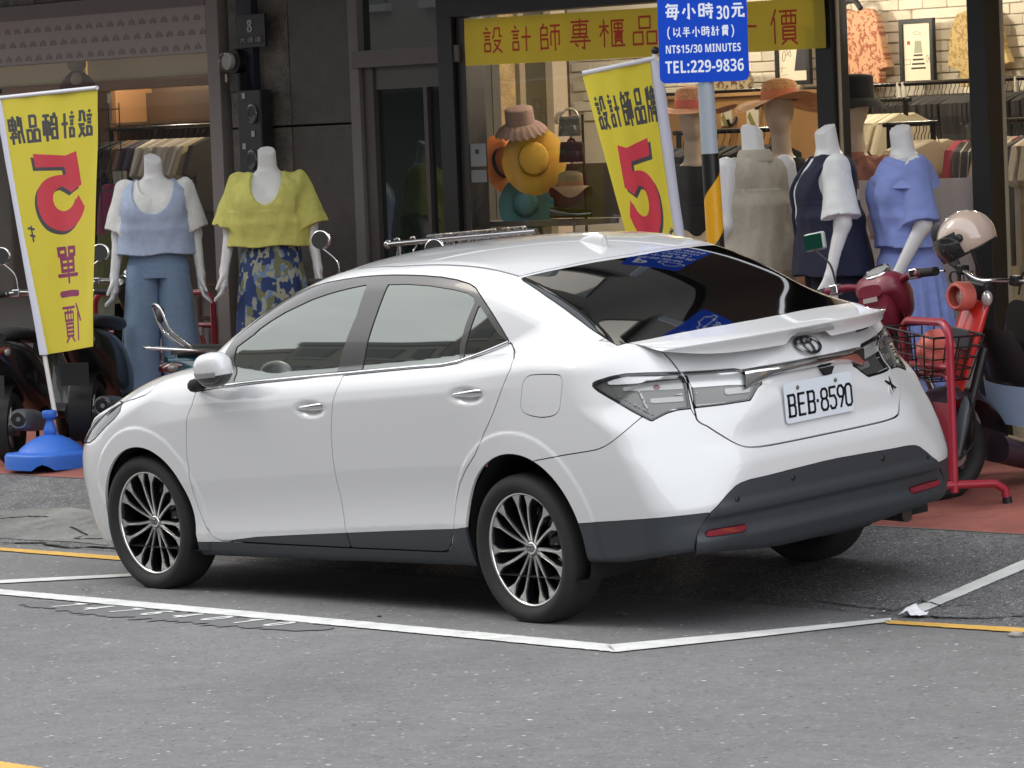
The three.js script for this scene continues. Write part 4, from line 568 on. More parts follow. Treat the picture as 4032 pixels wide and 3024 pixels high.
function bigFive(g, x, y, w, h, color) {   // the sale figure
  const P = (a, b) => [x + a * w, y + b * h]; g.fillStyle = color; g.beginPath();
  g.moveTo(...P(0.10, 0.02)); g.lineTo(...P(0.34, 0.06)); g.lineTo(...P(0.98, 0.0)); g.lineTo(...P(0.96, 0.17)); g.lineTo(...P(0.38, 0.2)); g.lineTo(...P(0.36, 0.30));
  g.bezierCurveTo(...P(0.72, 0.26), ...P(1.06, 0.38), ...P(1.02, 0.66)); g.bezierCurveTo(...P(0.98, 0.92), ...P(0.62, 1.03), ...P(0.34, 0.98)); g.bezierCurveTo(...P(0.14, 0.94), ...P(0.02, 0.86), ...P(-0.04, 0.72));
  g.lineTo(...P(0.10, 0.56)); g.bezierCurveTo(...P(0.22, 0.72), ...P(0.46, 0.80), ...P(0.62, 0.70)); g.bezierCurveTo(...P(0.74, 0.60), ...P(0.66, 0.44), ...P(0.46, 0.44)); g.lineTo(...P(0.26, 0.52)); g.lineTo(...P(0.02, 0.44)); g.closePath(); g.fill();
}
// ---------------------------------------------------------------- the shop row
const ZF = 3.5;                                   // plane of the shop fronts
const fx = (u, v = 300, z = ZF) => onZ(u, v, z).x, fy = (u, v, z = ZF) => onZ(u, v, z).y;
const granTex = (r, g, b, seed, amp) => noiseTex(512, 512, (u, v) => { const n = (tnoise(u, v, 90, seed) * 0.5 + tnoise(u, v, 200, seed + 1) * 0.7 + tnoise(u, v, 12, seed + 2) * 0.5) / 1.7, k = 1 + amp * (n - 0.5) * 2; return [r * k, g * k, b * k]; }, true);
const uvBox = (g, s) => { const p = g.attributes.position, n = g.attributes.normal, uv = g.attributes.uv; for (let i = 0; i < p.count; i++) { const ax = Math.abs(n.getX(i)), ay = Math.abs(n.getY(i)), az = Math.abs(n.getZ(i)); uv.setXY(i, (ax > ay && ax > az ? p.getZ(i) : p.getX(i)) / s, (ay > ax && ay > az ? p.getZ(i) : p.getY(i)) / s); } return g; };
const slab = (x0, x1, y0, y1, z0, z1, r = 0) => boxG(Math.abs(x1 - x0), y1 - y0, z1 - z0, (x0 + x1) / 2, (y0 + y1) / 2, (z0 + z1) / 2, r);
const GR_ROUGH = mat(lin(1, 1, 1), 0.6, { map: granTex(0.385, 0.365, 0.34, 51, 0.5) }), GR_SMOOTH = mat(lin(1, 1, 1), 0.3, { map: granTex(0.295, 0.27, 0.255, 55, 0.22) }), GR_DARK = mat(lin(0.015, 0.015, 0.016), 0.6);
const POST = mat(lin(0.25, 0.225, 0.21), 0.5), BLKF = mat(lin(0.008, 0.008, 0.010), 0.45), BRONZE = mat(lin(0.07, 0.06, 0.056), 0.4), PANE = mat(lin(0.97, 0.98, 0.98), 0.02, { transmission: 1, thickness: 0, ior: 1.45 }), TINT = mat(lin(0.012, 0.022, 0.020), 0.05, { clearcoat: 1 });
const house = thing('shop_house', 'dark granite shop house with two lit clothes shops', 'building');
const fl = groundY(3.4) + 0.02;
mesh('floor', uvBox(slab(0.2, 14, fl - 0.3, fl, 3.42, 8), 1.5), mat(lin(0.22, 0.2, 0.18), 0.4), house);
// stone between the shops
{ const xa = fx(503), xb = fx(632), xc = fx(766), yj = fy(640, 272);
  mesh('backing_wall', slab(fx(488), xc, fl, 3.3, ZF + 0.05, ZF + 0.3), GR_DARK, house);
  for (const [a, b] of [[fl, yj - 0.006], [yj + 0.006, 3.3]]) { mesh('granite_panel', uvBox(slab(xa, xb + 0.006, a, b, ZF, ZF + 0.06, 0.004), 0.8), GR_ROUGH, house); mesh('granite_panel', uvBox(slab(xb - 0.006, xc + 0.008, a, b, ZF - 0.004, ZF + 0.06, 0.004), 0.9), GR_SMOOTH, house); }
  mesh('shop_post', slab(fx(463), fx(489), fl, 3.3, ZF - 0.03, ZF + 0.09, 0.004), POST, house); }
// entrance door
{ const xa = fx(766), xb = fx(984), xt = fy(800, 135), y2 = fy(880, 190);
  mesh('door_jamb', slab(xa, xa - 0.09, fl, 3.3, ZF - 0.02, ZF + 0.1, 0.004), mat(lin(0.16, 0.148, 0.14), 0.4), house); mesh('door_jamb', slab(xa - 0.095, xa - 0.19, fl, xt, ZF + 0.005, ZF + 0.1, 0.004), BRONZE, house);
  mesh('transom', slab(xa - 0.05, xb - 0.1, xt - 0.03, xt + 0.07, ZF - 0.04, ZF + 0.12, 0.004), mat(lin(0.115, 0.10, 0.095), 0.35), house);
  mesh('door_header', slab(xa - 0.19, xb - 0.1, y2, xt - 0.03, ZF + 0.02, ZF + 0.1), mat(lin(0.085, 0.072, 0.072), 0.35), house);
  mesh('transom_window', slab(xa - 0.09, xb - 0.1, xt + 0.07, 3.3, ZF + 0.03, ZF + 0.05), TINT, house); mesh('door_window', slab(xa - 0.19, xb - 0.1, fl + 0.9, y2, ZF + 0.04, ZF + 0.06), TINT, house);
  mesh('door_panel', slab(xa - 0.19, xb - 0.1, fl, fl + 0.9, ZF + 0.02, ZF + 0.06), BRONZE, house); mesh('door_stile', slab(xa - 0.645, xa - 0.68, fl, y2, ZF + 0.015, ZF + 0.07), BRONZE, house);
  mesh('corner_frame', slab(xb + 0.075, xb - 0.06, fl, 3.3, ZF - 0.05, ZF + 0.12, 0.004), BLKF, house); mesh('corner_frame', slab(xb - 0.065, xb - 0.14, fl, 3.3, ZF - 0.02, ZF + 0.12, 0.004), mat(lin(0.03, 0.027, 0.026), 0.4), house); }
// right shop front
const xW0 = fx(1020), xP1 = fx(1797), xP2 = fx(2128);
{ for (const x of [xP1, xP2]) mesh('shop_post', slab(x + 0.062, x - 0.062, fl, 3.3, ZF - 0.04, ZF + 0.08, 0.004), BLKF, house);
  mesh('glass_edge', slab(xP2 - 0.135, xP2 - 0.142, fl, 3.3, ZF - 0.01, ZF + 0.01), mat(lin(0.35, 0.31, 0.24), 0.3), house); mesh('glass_edge', slab(xP1 - 0.068, xP1 - 0.076, fl, 3.3, ZF - 0.01, ZF + 0.01), mat(lin(0.35, 0.31, 0.24), 0.3), house);
  const yb = fy(1300, 20); mesh('fascia', slab(xW0 + 0.2, 0.2, fy(1400, 14) + 0.02, 3.32, ZF - 0.06, ZF + 0.12), BLKF, house);
  for (const [a, b] of [[xW0, xP1 + 0.065], [xP1 - 0.08, xP2 + 0.065], [xP2 - 0.145, 0.2]]) mesh('window_pane', slab(a, b, fl, 2.75, ZF, ZF + 0.006), PANE, house);
  mesh('window_panel', slab(xP1 - 0.09, xP2 + 0.065, fl, fy(2000, 405), ZF + 0.02, ZF + 0.03), mat(lin(0.62, 0.555, 0.53), 0.6), house);
  mesh('window_panel', slab(xW0 - 0.6, xP1 + 0.065, fl, 0.9, ZF + 0.02, ZF + 0.03), mat(lin(0.10, 0.09, 0.085), 0.6), house); }
// left shop front: shutter box with pressed leaf pattern, cream lining
{ const xr = fx(463), xl = 13, yb = fy(463, 111), yt = fy(463, 10) + 0.04; 
  const leaf = canvasTex(512, 512, (g, w, h) => { g.fillStyle = '#a39a95'; g.fillRect(0, 0, w, h); for (let r = 0; r < 4; r++) for (let c = 0; c < 4; c++) { const x = c * 128 + (r % 2) * 64 + 32, y = r * 128 + 100; for (let k = -3; k <= 3; k++) { g.save(); g.translate(x % 512, y); g.rotate(k * 0.42); g.fillStyle = k % 2 ? '#574e4b' : '#4a423f'; g.beginPath(); g.moveTo(0, -14); g.quadraticCurveTo(8, -38, 0, -62 + Math.abs(k) * 5); g.quadraticCurveTo(-6, -38, 0, -14); g.fill(); g.strokeStyle = '#b8b0ab'; g.lineWidth = 2; g.beginPath(); g.moveTo(5, -16); g.lineTo(6, -46); g.stroke(); g.restore(); } g.strokeStyle = '#6a615d'; g.lineWidth = 4; g.beginPath(); g.moveTo(x - 40, y); g.quadraticCurveTo(x, y - 10, x + 40, y); g.stroke(); } });
  const sb = slab(xl, xr, yb, yt - 0.04, ZF - 0.03, ZF + 0.2), uv = sb.attributes.uv, p = sb.attributes.position; for (let i = 0; i < p.count; i++) uv.setXY(i, p.getX(i) / 0.47, (p.getY(i) - yb) / 0.36);
  mesh('shutter_box', sb, mat(lin(1, 1, 1), 0.45, { map: leaf, bumpMap: leaf, bumpScale: 0.006 }), house);
  mesh('shutter_trim', slab(xl, xr, yt - 0.04, yt + 0.055, ZF - 0.035, ZF + 0.18, 0.004), mat(lin(0.17, 0.15, 0.143), 0.4), house);
  mesh('beam_panel', uvBox(slab(10.0, xr - 0.1, yt + 0.06, 3.3, ZF - 0.01, ZF + 0.2), 0.9), GR_ROUGH, house); mesh('beam_panel', uvBox(slab(xl, 10.012, yt + 0.06, 3.3, ZF - 0.01, ZF + 0.2), 0.9), GR_ROUGH, house);
  const CREAM = mat(lin(0.80, 0.66, 0.36), 0.6);
  for (const [a, b] of [[xl, fx(193, 290, 4.0) + 0.012], [fx(193, 290, 4.0) - 0.012, fx(463, 250, 4.0) - 0.6]]) mesh('cream_panel', slab(a, b, fy(300, 172, 4.0), 2.9, 4.0, 4.05), CREAM, house);
  mesh('wooden_beam', slab(xl, xr - 0.5, fy(300, 192, 4.0), fy(300, 172, 4.0) - 0.004, 3.96, 4.1), mat(lin(0.34, 0.24, 0.14), 0.5), house);
  mesh('window_pane', slab(xl, xr, fl, yb, ZF + 0.02, ZF + 0.026), PANE, house); }
// interior shells
const zSide = (u) => onX(u, 300, 9.1).z;
{ const dk = mat(lin(0.10, 0.065, 0.045), 0.7), cream = mat(lin(0.62, 0.52, 0.38), 0.8), ceil = mat(lin(0.5, 0.46, 0.4), 0.8);
  mesh('back_wall', slab(14, 7.6, fl, 3.3, 4.9, 5.0), dk, house); mesh('ceiling', slab(14, 7.5, 2.9, 3.0, 3.72, 4.9), mat(lin(0.3, 0.24, 0.18), 0.8), house); mesh('party_wall', slab(7.6, 7.5, fl, 3.3, 3.8, 5.0), dk, house);
  mesh('ceiling', slab(7.5, 0.2, 3.05, 3.15, 3.63, 7.6), ceil, house); mesh('ceiling', slab(9.4, 7.5, 3.05, 3.15, 5.0, 7.6), ceil, house); mesh('side_wall', slab(0.35, 0.2, fl, 3.3, 3.6, 7.6), cream, house);
  mesh('back_wall', slab(9.4, 0.2, fl, 3.3, 7.392, 7.6), mat(lin(0.70, 0.64, 0.53), 0.9), house);
  // the end wall beside the brick: tiles, granite, dark door, cream pier
  const strip = (name, u0, u1, m, d = 0) => mesh(name, uvBox(slab(9.1 - d, 9.3, fl, 3.05, zSide(u0), zSide(u1)), 0.8), m, house);
  mesh('end_wall', slab(9.3, 9.4, fl, 3.3, 5.0, 7.6), dk, house);
  strip('tile_panel', 1000, 1066, mat(lin(0.085, 0.08, 0.07), 0.4)); strip('tile_panel', 1068, 1084, mat(lin(0.10, 0.095, 0.09), 0.4)); strip('granite_panel', 1085, 1118, mat(lin(1, 1, 1), 0.6, { map: granTex(0.68, 0.58, 0.42, 61, 0.35) })); strip('door_jamb', 1128, 1140, mat(lin(0.36, 0.29, 0.2), 0.5)); strip('inner_door', 1142, 1194, mat(lin(0.075, 0.065, 0.04), 0.5), -0.05); strip('cream_pier', 1195, 1226, mat(lin(0.6, 0.5, 0.38), 0.8), 0.02); }
// lime-washed brick wall of the right shop
{ const zb = 7.34, vars = []; for (let i = 0; i < 4; i++) vars.push(mat(lin(0.70 + 0.04 * i, 0.645 + 0.037 * i, 0.53 + 0.033 * i), 0.85)); const geos = []; for (let k = 0; k < 4; k++) { const b = new RoundedBoxGeometry(0.207, 0.062, 0.07, 1, 0.006), p = b.attributes.position; for (let i = 0; i < p.count; i++) { p.setZ(i, p.getZ(i) - 0.012 * vnoise(p.getX(i) * 30 + k * 9, p.getY(i) * 40, 3)); p.setY(i, p.getY(i) + 0.004 * (vnoise(p.getX(i) * 20 + k * 5, 7) - 0.5)); } b.computeVertexNormals(); geos.push(b); }
  let n = 0; const wall = new THREE.Group(); wall.name = 'brick_wall'; house.add(wall);
  for (let r = 0; r < 11; r++) for (let x = 4.75 + (r % 2) * 0.107; x < 9.15; x += 0.214) { const b = new THREE.Mesh(geos[(n * 7 + r) % 4], vars[Math.floor(rnd() * 4)]); b.name = 'brick'; b.position.set(x, 2.14 + r * 0.068, zb + 0.06 + rr(-0.006, 0.006)); b.castShadow = b.receiveShadow = true; wall.add(b); n++; } }
// upper floors and what the car mirrors of them
{ mesh('upper_wall', uvBox(slab(16, -14, 3.32, 10.5, 3.0, 3.3), 1.2), mat(lin(0.17, 0.16, 0.15), 0.6), house); mesh('soffit', slab(16, -14, 3.3, 3.36, 1.9, 3.3), mat(lin(0.3, 0.29, 0.27), 0.8), house);
  mesh('sign_fascia', slab(16, -14, 3.36, 3.75, 1.75, 1.95), mat(lin(0.08, 0.08, 0.085), 0.5), house);
  const sg = mat(lin(0.5, 0.52, 0.55), 0.5), wn = mat(lin(0.03, 0.04, 0.045), 0.05, { clearcoat: 1 });
  mesh('sign_board', slab(7.2, 3.2, 3.9, 5.2, 2.2, 2.3), sg, house); mesh('sign_board', slab(11.5, 8.3, 3.85, 4.9, 2.4, 2.5), mat(lin(0.34, 0.33, 0.29), 0.5), house);
  for (let k = 0; k < 9; k++) for (let f = 0; f < 2; f++) { const w = mesh('upper_window', slab(14.5 - k * 3.2, 12.6 - k * 3.2, 5.6 + f * 2.5, 7.1 + f * 2.5, 2.97, 3.0), wn, house); mesh('sill', slab(14.6 - k * 3.2, 12.5 - k * 3.2, 5.5 + f * 2.5, 5.58 + f * 2.5, 2.86, 3.0), mat(lin(0.3, 0.3, 0.29), 0.7), w); }
  mesh('side_pier', slab(0.2, -14, 0.2, 3.3, 3.4, 3.6), mat(lin(0.06, 0.055, 0.05), 0.6), house); mesh('side_pier', slab(20, 13, 0.2, 3.3, 3.4, 3.6), mat(lin(0.06, 0.055, 0.05), 0.6), house); }
// buildings across the road, behind the camera: what the side windows mirror
{ const cols = [[0.30, 0.29, 0.27], [0.40, 0.38, 0.34], [0.24, 0.25, 0.26], [0.33, 0.31, 0.28], [0.36, 0.35, 0.33], [0.22, 0.2, 0.19], [0.3, 0.29, 0.27]], hs = [9, 12, 14, 16, 15.5, 12.5, 8.4, 7.4, 7.5, 6.8, 8.2, 7.2, 9];
  const names = ['plain grey four storey', 'tall beige tiled', 'blue grey four storey', 'tall brown rendered', 'tall pale', 'dark brown four storey', 'light grey low', 'grey low gabled', 'cream low', 'tan low', 'slate grey low', 'white washed low', 'ochre end'];
  for (let k = 0; k < 13; k++) { const x0 = -26 + k * 7.6, h = hs[k], col = cols[k % 7], b = thing('town_house', names[k] + ' town house across the road with flat roof', 'building', undefined, [x0 + 3.7, 0, -17]); mesh('wall', boxG(7.5, h, 6, 0, h / 2, -3), mat(lin(...col), 0.8), b); mesh('awning', boxG(7.3, 0.12, 1.3, 0, 3.0, 0.65), mat(lin(0.12 + 0.05 * (k % 3), 0.13, 0.12), 0.7), b); mesh('parapet', boxG(7.6, 0.5, 0.2, 0, h + 0.25, 0), mat(lin(...cols[(k + 3) % 7]), 0.8), b); for (let i = 0; i < 3; i++) for (let f = 0; f < Math.floor((h - 3.2) / 2.6); f++) { const w = mesh('window', boxG(1.5, 1.4, 0.06, -2.4 + i * 2.4, 4.6 + f * 2.6, 0.02), mat(lin(0.03, 0.04, 0.045), 0.05, { clearcoat: 1 }), b); mesh('frame', boxG(1.7, 0.1, 0.12, -2.4 + i * 2.4, 3.84 + f * 2.6, 0.05), mat(lin(0.5, 0.5, 0.48), 0.6), w); } mesh('shop_opening', boxG(6.6, 2.7, 0.05, 0, 1.35, 0.01), mat(lin(0.05, 0.045, 0.04), 0.6), b); } }
// shop lamps
function shopLamp(x, y, z, power, label, target) { const o = thing('ceiling_lamp', label, 'lamp', 'shop ceiling lamps', [x, y, z]); mesh('housing', cylG(0.05, 0.06, [0, 0.03, 0], [0, 0.1, 0], 20), BLKF, o); mesh('bulb', new THREE.CylinderGeometry(0.042, 0.042, 0.012, 20).translate(0, 0.02, 0), mat(lin(1, 0.8, 0.5), 0.5, { emissive: new THREE.Color(1, 0.78, 0.45), emissiveIntensity: 4 }), o); const l = new THREE.PointLight(0xfff0d9, power); l.name = 'lamp_light'; l.position.set(0, -0.06, 0); l.castShadow = true; l.shadow.radius = 3; o.add(l); }
for (const [x, z, p] of [[7.6, 6.1, 3.3], [6.2, 6.2, 3.5], [4.8, 6.0, 3.5], [3.2, 5.4, 2.4], [4.9, 4.7, 2.2], [5.2, 4.1, 1.2], [2.2, 4.6, 1.6]]) shopLamp(x, 2.93, z, p, 'warm ceiling lamp in the brick walled clothes shop');
for (const [x, z, p] of [[8.6, 4.45, 1.5], [10.4, 4.45, 1.5]]) shopLamp(x, 2.78, z, p, 'warm ceiling lamp in the shuttered clothes shop');
// banner across the shop front
{ const a = onZ(1003, 42, ZF - 0.055), b = onZ(1781, -18, ZF - 0.055), c = onZ(1006, 141, ZF - 0.055), W = Math.abs(a.x - b.x), H = a.y - c.y + 0.004;
  const tx = canvasTex(2048, 184, (g, w, h) => { g.fillStyle = '#cbb93a'; g.fillRect(0, 0, w, h); const k = w / 778; const put = (ch, u0, u1, y0 = 0.17, y1 = 0.80) => glyph(g, ch, (u0 - 1003) * k, h * y0, (u1 - u0) * k, h * (y1 - y0), 8.2, '#a3301c'); put('設', 1044, 1094); put('計', 1110, 1160); put('師', 1174, 1226); put('專', 1240, 1296, 0.1); put('櫃', 1308, 1368, 0.14); put('品', 1380, 1440, 0.12); put('牌', 1462, 1520); put('單', 1540, 1590); put('一', 1596, 1648); put('價', 1668, 1730, 0.14, 0.92); });
  const g = grid(60, 4, (u, v) => [a.x - W * u, a.y - 0.02 * u - H * v, ZF - 0.055 - 0.006 * vnoise(u * 14, v * 2)]), uv = g.attributes.uv; for (let i = 0; i < uv.count; i++) uv.setY(i, 1 - uv.getY(i));
  const o = mesh('shop_banner', g, mat(lin(1, 1, 1), 0.75, { map: tx, transmission: 0.18, thickness: 0 })); tag(o, 'long yellow banner with red characters across the shop window', 'banner'); }
// ---------------------------------------------------------------- mannequins: smooth bodies meshed from distance fields
function surfaceNet(f, lo, hi, h) {   // naive surface nets
  const n = [0, 1, 2].map((k) => Math.ceil((hi[k] - lo[k]) / h) + 1), [nx, ny, nz] = n, v = new Float32Array(nx * ny * nz), id = new Int32Array(nx * ny * nz).fill(-1), P = [], I = [];
  const C = 4, m = n.map((x) => Math.ceil((x - 1) / C) + 1), cv = new Float32Array(m[0] * m[1] * m[2]), cat = (i, j, k) => i + m[0] * (j + m[1] * k); v.fill(1);
  for (let k = 0; k < m[2]; k++) for (let j = 0; j < m[1]; j++) for (let i = 0; i < m[0]; i++) cv[cat(i, j, k)] = f(lo[0] + i * C * h, lo[1] + j * C * h, lo[2] + k * C * h);
  const far = C * h * 1.9, done = new Uint8Array(v.length);
  for (let k = 0; k + 1 < m[2]; k++) for (let j = 0; j + 1 < m[1]; j++) for (let i = 0; i + 1 < m[0]; i++) {
    let near = false, neg = 0; for (let d = 0; d < 8; d++) { const x = cv[cat(i + (d & 1), j + ((d >> 1) & 1), k + (d >> 2))]; if (Math.abs(x) < far) near = true; if (x < 0) neg++; } if (neg && neg < 8) near = true;
    for (let c = 0; c <= C; c++) for (let b = 0; b <= C; b++) for (let a = 0; a <= C; a++) { const X = i * C + a, Y = j * C + b, Z = k * C + c; if (X >= nx || Y >= ny || Z >= nz) continue; const q = X + nx * (Y + ny * Z); if (done[q]) continue; if (near) { v[q] = f(lo[0] + X * h, lo[1] + Y * h, lo[2] + Z * h); done[q] = 1; } else v[q] = neg ? -1 : 1; }
  }
  const at = (i, j, k) => i + nx * (j + ny * k);
  for (let k = 0; k + 1 < nz; k++) for (let j = 0; j + 1 < ny; j++) for (let i = 0; i + 1 < nx; i++) {
    let m = 0, sx = 0, sy = 0, sz = 0, c = 0; const c8 = []; for (let d = 0; d < 8; d++) { const x = v[at(i + (d & 1), j + ((d >> 1) & 1), k + (d >> 2))]; c8.push(x); if (x < 0) m |= 1 << d; }
    if (m === 0 || m === 255) continue;
    for (let a = 0; a < 8; a++) for (const b of [1, 2, 4]) { const e = a | b; if (e === a) continue; if ((c8[a] < 0) !== (c8[e] < 0)) { const t = c8[a] / (c8[a] - c8[e]); sx += (a & 1) + (b === 1 ? t : 0); sy += ((a >> 1) & 1) + (b === 2 ? t : 0); sz += (a >> 2) + (b === 4 ? t : 0); c++; } }
    id[at(i, j, k)] = P.length / 3; P.push(lo[0] + (i + sx / c) * h, lo[1] + (j + sy / c) * h, lo[2] + (k + sz / c) * h);
  }
  for (let k = 1; k + 1 < nz; k++) for (let j = 1; j + 1 < ny; j++) for (let i = 1; i + 1 < nx; i++) {
    const s = v[at(i, j, k)] < 0; const quad = (a, b, c, d, flip) => { if (a < 0 || b < 0 || c < 0 || d < 0) return; if (flip) I.push(a, b, c, a, c, d); else I.push(a, c, b, a, d, c); };
    if (s !== v[at(i + 1, j, k)] < 0) quad(id[at(i, j - 1, k - 1)], id[at(i, j, k - 1)], id[at(i, j, k)], id[at(i, j - 1, k)], s);
    if (s !== v[at(i, j + 1, k)] < 0) quad(id[at(i - 1, j, k - 1)], id[at(i - 1, j, k)], id[at(i, j, k)], id[at(i, j, k - 1)], s);
    if (s !== v[at(i, j, k + 1)] < 0) quad(id[at(i - 1, j - 1, k)], id[at(i, j - 1, k)], id[at(i, j, k)], id[at(i - 1, j, k)], s);
  }
  const g = new THREE.BufferGeometry(); g.setAttribute('position', new THREE.Float32BufferAttribute(P, 3)); g.setAttribute('uv', new THREE.Float32BufferAttribute(P.flatMap((_, i) => i % 3 ? [] : [P[i] + P[i + 2] * 0.7, P[i + 1]]), 2)); g.setIndex(I);
  const N = new Float32Array(P.length), e = h * 0.4; for (let i = 0; i < P.length; i += 3) { const x = P[i], y = P[i + 1], z = P[i + 2], a = f(x + e, y, z) - f(x - e, y, z), b = f(x, y + e, z) - f(x, y - e, z), c = f(x, y, z + e) - f(x, y, z - e), l = Math.hypot(a, b, c) || 1; N[i] = a / l; N[i + 1] = b / l; N[i + 2] = c / l; }
  g.setAttribute('normal', new THREE.BufferAttribute(N, 3)); return g;
}
const cap = (ax, ay, az, ra, bx, by, bz, rb) => { const dx = bx - ax, dy = by - ay, dz = bz - az, l2 = dx * dx + dy * dy + dz * dz; return (x, y, z) => { const t = clamp(((x - ax) * dx + (y - ay) * dy + (z - az) * dz) / l2, 0, 1); return Math.hypot(x - ax - dx * t, y - ay - dy * t, z - az - dz * t) - (ra + (rb - ra) * t); }; };
const ell = (cx, cy, cz, a, b, c) => { const m = Math.min(a, b, c); return (x, y, z) => { const k = Math.hypot((x - cx) / a, (y - cy) / b, (z - cz) / c); return (k - 1) * m * (0.6 + 0.4 * Math.min(1, k)); }; };
function torso(x, y, z, grow = 0) {   // elliptical sections from hip to collar
  const w = TW(y), d = TD(y), zc = TZ(y), k = Math.hypot(x / w, (z - zc) / d), r = (k - 1) * Math.min(w, d) * 0.9;
  let b = Math.max(r, y - 1.405, 0.90 - y);
  const bust = Math.min(BU1(x, y, z), BU2(x, y, z)); b = smin(b, bust, 0.05); return b - grow;
}
const TW = tab([[0.7, 0.175], [0.86, 0.172], [0.95, 0.168], [1.03, 0.135], [1.09, 0.125], [1.17, 0.138], [1.27, 0.158], [1.335, 0.165], [1.365, 0.145], [1.39, 0.095], [1.41, 0.06], [1.5, 0.05]], 0.02), TD = tab([[0.7, 0.115], [0.86, 0.12], [0.95, 0.112], [1.03, 0.09], [1.09, 0.085], [1.17, 0.095], [1.27, 0.1], [1.34, 0.085], [1.385, 0.065], [1.41, 0.05], [1.5, 0.045]], 0.02), TZ = tab([[0.7, -0.015], [0.9, -0.02], [1.08, 0.0], [1.27, 0.005], [1.36, -0.012], [1.5, 0.0]], 0.03);
const BU1 = ell(-0.075, 1.23, 0.075, 0.07, 0.075, 0.06), BU2 = ell(0.075, 1.23, 0.075, 0.07, 0.075, 0.06);
// arm from joints: shoulder, elbow, wrist and a direction for the hand; returns a list of bones, the hand with five separate fingers
function armBones(s, e, w, hd, side, curl = 0.3) {
  const B = [cap(...s, 0.052, ...e, 0.037), cap(...e, 0.037, ...w, 0.024)];
  const H = V(...hd).normalize(), F = V(...e).sub(V(...s)).cross(V(...w).sub(V(...e))); let side3 = V(0, 0, 1).cross(H); if (side3.length() < 0.2) side3 = V(1, 0, 0); side3 = V(0, 0, 1).addScaledVector(H, -H.z).normalize(); const N = H.clone().cross(side3).normalize().multiplyScalar(side);
  const W = V(...w), at = (a, b, c) => W.clone().addScaledVector(H, a).addScaledVector(side3, b).addScaledVector(N, c).toArray();
  const hand = [cap(...at(0.0, 0, 0), 0.022, ...at(0.075, 0.0, 0), 0.024), cap(...at(0.03, -0.012, 0), 0.016, ...at(0.085, -0.025, 0), 0.015), cap(...at(0.03, 0.012, 0), 0.017, ...at(0.085, 0.025, 0), 0.016)];
  const fl = [0.072, 0.082, 0.076, 0.06]; const fingers = fl.map((L, i) => { const b = 0.030 - i * 0.020, m = L * 0.5; return [cap(...at(0.085, b, 0), 0.0105, ...at(0.085 + m, b * 1.05, -curl * m * 0.5), 0.0092), cap(...at(0.085 + m, b * 1.05, -curl * m * 0.5), 0.0092, ...at(0.085 + L * 0.95, b * 1.0, -curl * L * 1.1), 0.0075)]; }).flat();
  fingers.push(cap(...at(0.02, 0.02, 0), 0.014, ...at(0.062, 0.048, -0.015), 0.0105), cap(...at(0.062, 0.048, -0.015), 0.0105, ...at(0.10, 0.052, -0.03), 0.008));
  return { arm: B, hand, fingers, W };
}
const jn = (list, k) => (x, y, z) => { let d = list[0](x, y, z); for (let i = 1; i < list.length; i++) d = smin(d, list[i](x, y, z), k); return d; };
function poseFields(p) {
  const L = armBones(p.ls ?? [0.168, 1.355, -0.015], p.le, p.lw, p.lh ?? [0.05, -1, 0.08], 1, p.curl), R = armBones(p.rs ?? [-0.168, 1.355, -0.015], p.re, p.rw, p.rh ?? [-0.05, -1, 0.08], -1, p.curl);
  const neck = cap(0, 1.36, -0.012, 0.056, 0, 1.56, 0.012, 0.049), slant = p.slant ?? 0.35;
  const legs = [cap(0.085, 0.86, -0.01, 0.085, 0.09, 0.48, 0.0, 0.052), cap(0.09, 0.48, 0.0, 0.05, 0.095, 0.07, -0.01, 0.034), cap(-0.085, 0.86, -0.01, 0.085, -0.09, 0.48, 0.0, 0.052), cap(-0.09, 0.48, 0.0, 0.05, -0.095, 0.07, -0.01, 0.034), cap(0.095, 0.05, -0.02, 0.034, 0.1, 0.03, 0.12, 0.024), cap(-0.095, 0.05, -0.02, 0.034, -0.1, 0.03, 0.12, 0.024)];
  const armsF = [jn(L.arm, 0.03), jn(R.arm, 0.03)], handF = [jn(L.hand, 0.012), jn(R.hand, 0.012)], fingF = [jn(L.fingers, 0.004), jn(R.fingers, 0.004)];
  const head = p.head ? jn([ell(0, 1.67, 0.015, 0.075, 0.115, 0.095), ell(0, 1.605, 0.045, 0.05, 0.06, 0.05), ell(0, 1.655, 0.108, 0.010, 0.022, 0.016)], 0.03) : null;
  const f = (x, y, z) => {
    let d = smin(torso(x, y, z), smin(legs[0](x, y, z), smin(legs[1](x, y, z), smin(legs[2](x, y, z), legs[3](x, y, z), 0.02), 0.02), 0.02), 0.04);
    d = smin(d, Math.min(legs[4](x, y, z), legs[5](x, y, z)), 0.02);
    let n = neck(x, y, z); if (!head) n = Math.max(n, (y - 1.535 + slant * (z - 0) + (p.slx ?? 0) * x) * 0.92); d = smin(d, n, 0.045); if (head) d = smin(d, head(x, y, z), 0.02);
    for (let s = 0; s < 2; s++) { let a = armsF[s](x, y, z); if (a < 0.12) { const h = handF[s](x, y, z); a = smin(a, smin(h, fingF[s](x, y, z), 0.008), 0.02); } else a = Math.min(a, handF[s](x, y, z) - 0.03, 1); d = smin(d, a, 0.03); }
    return d;
  };
  return { f, armsF, L, R };
}
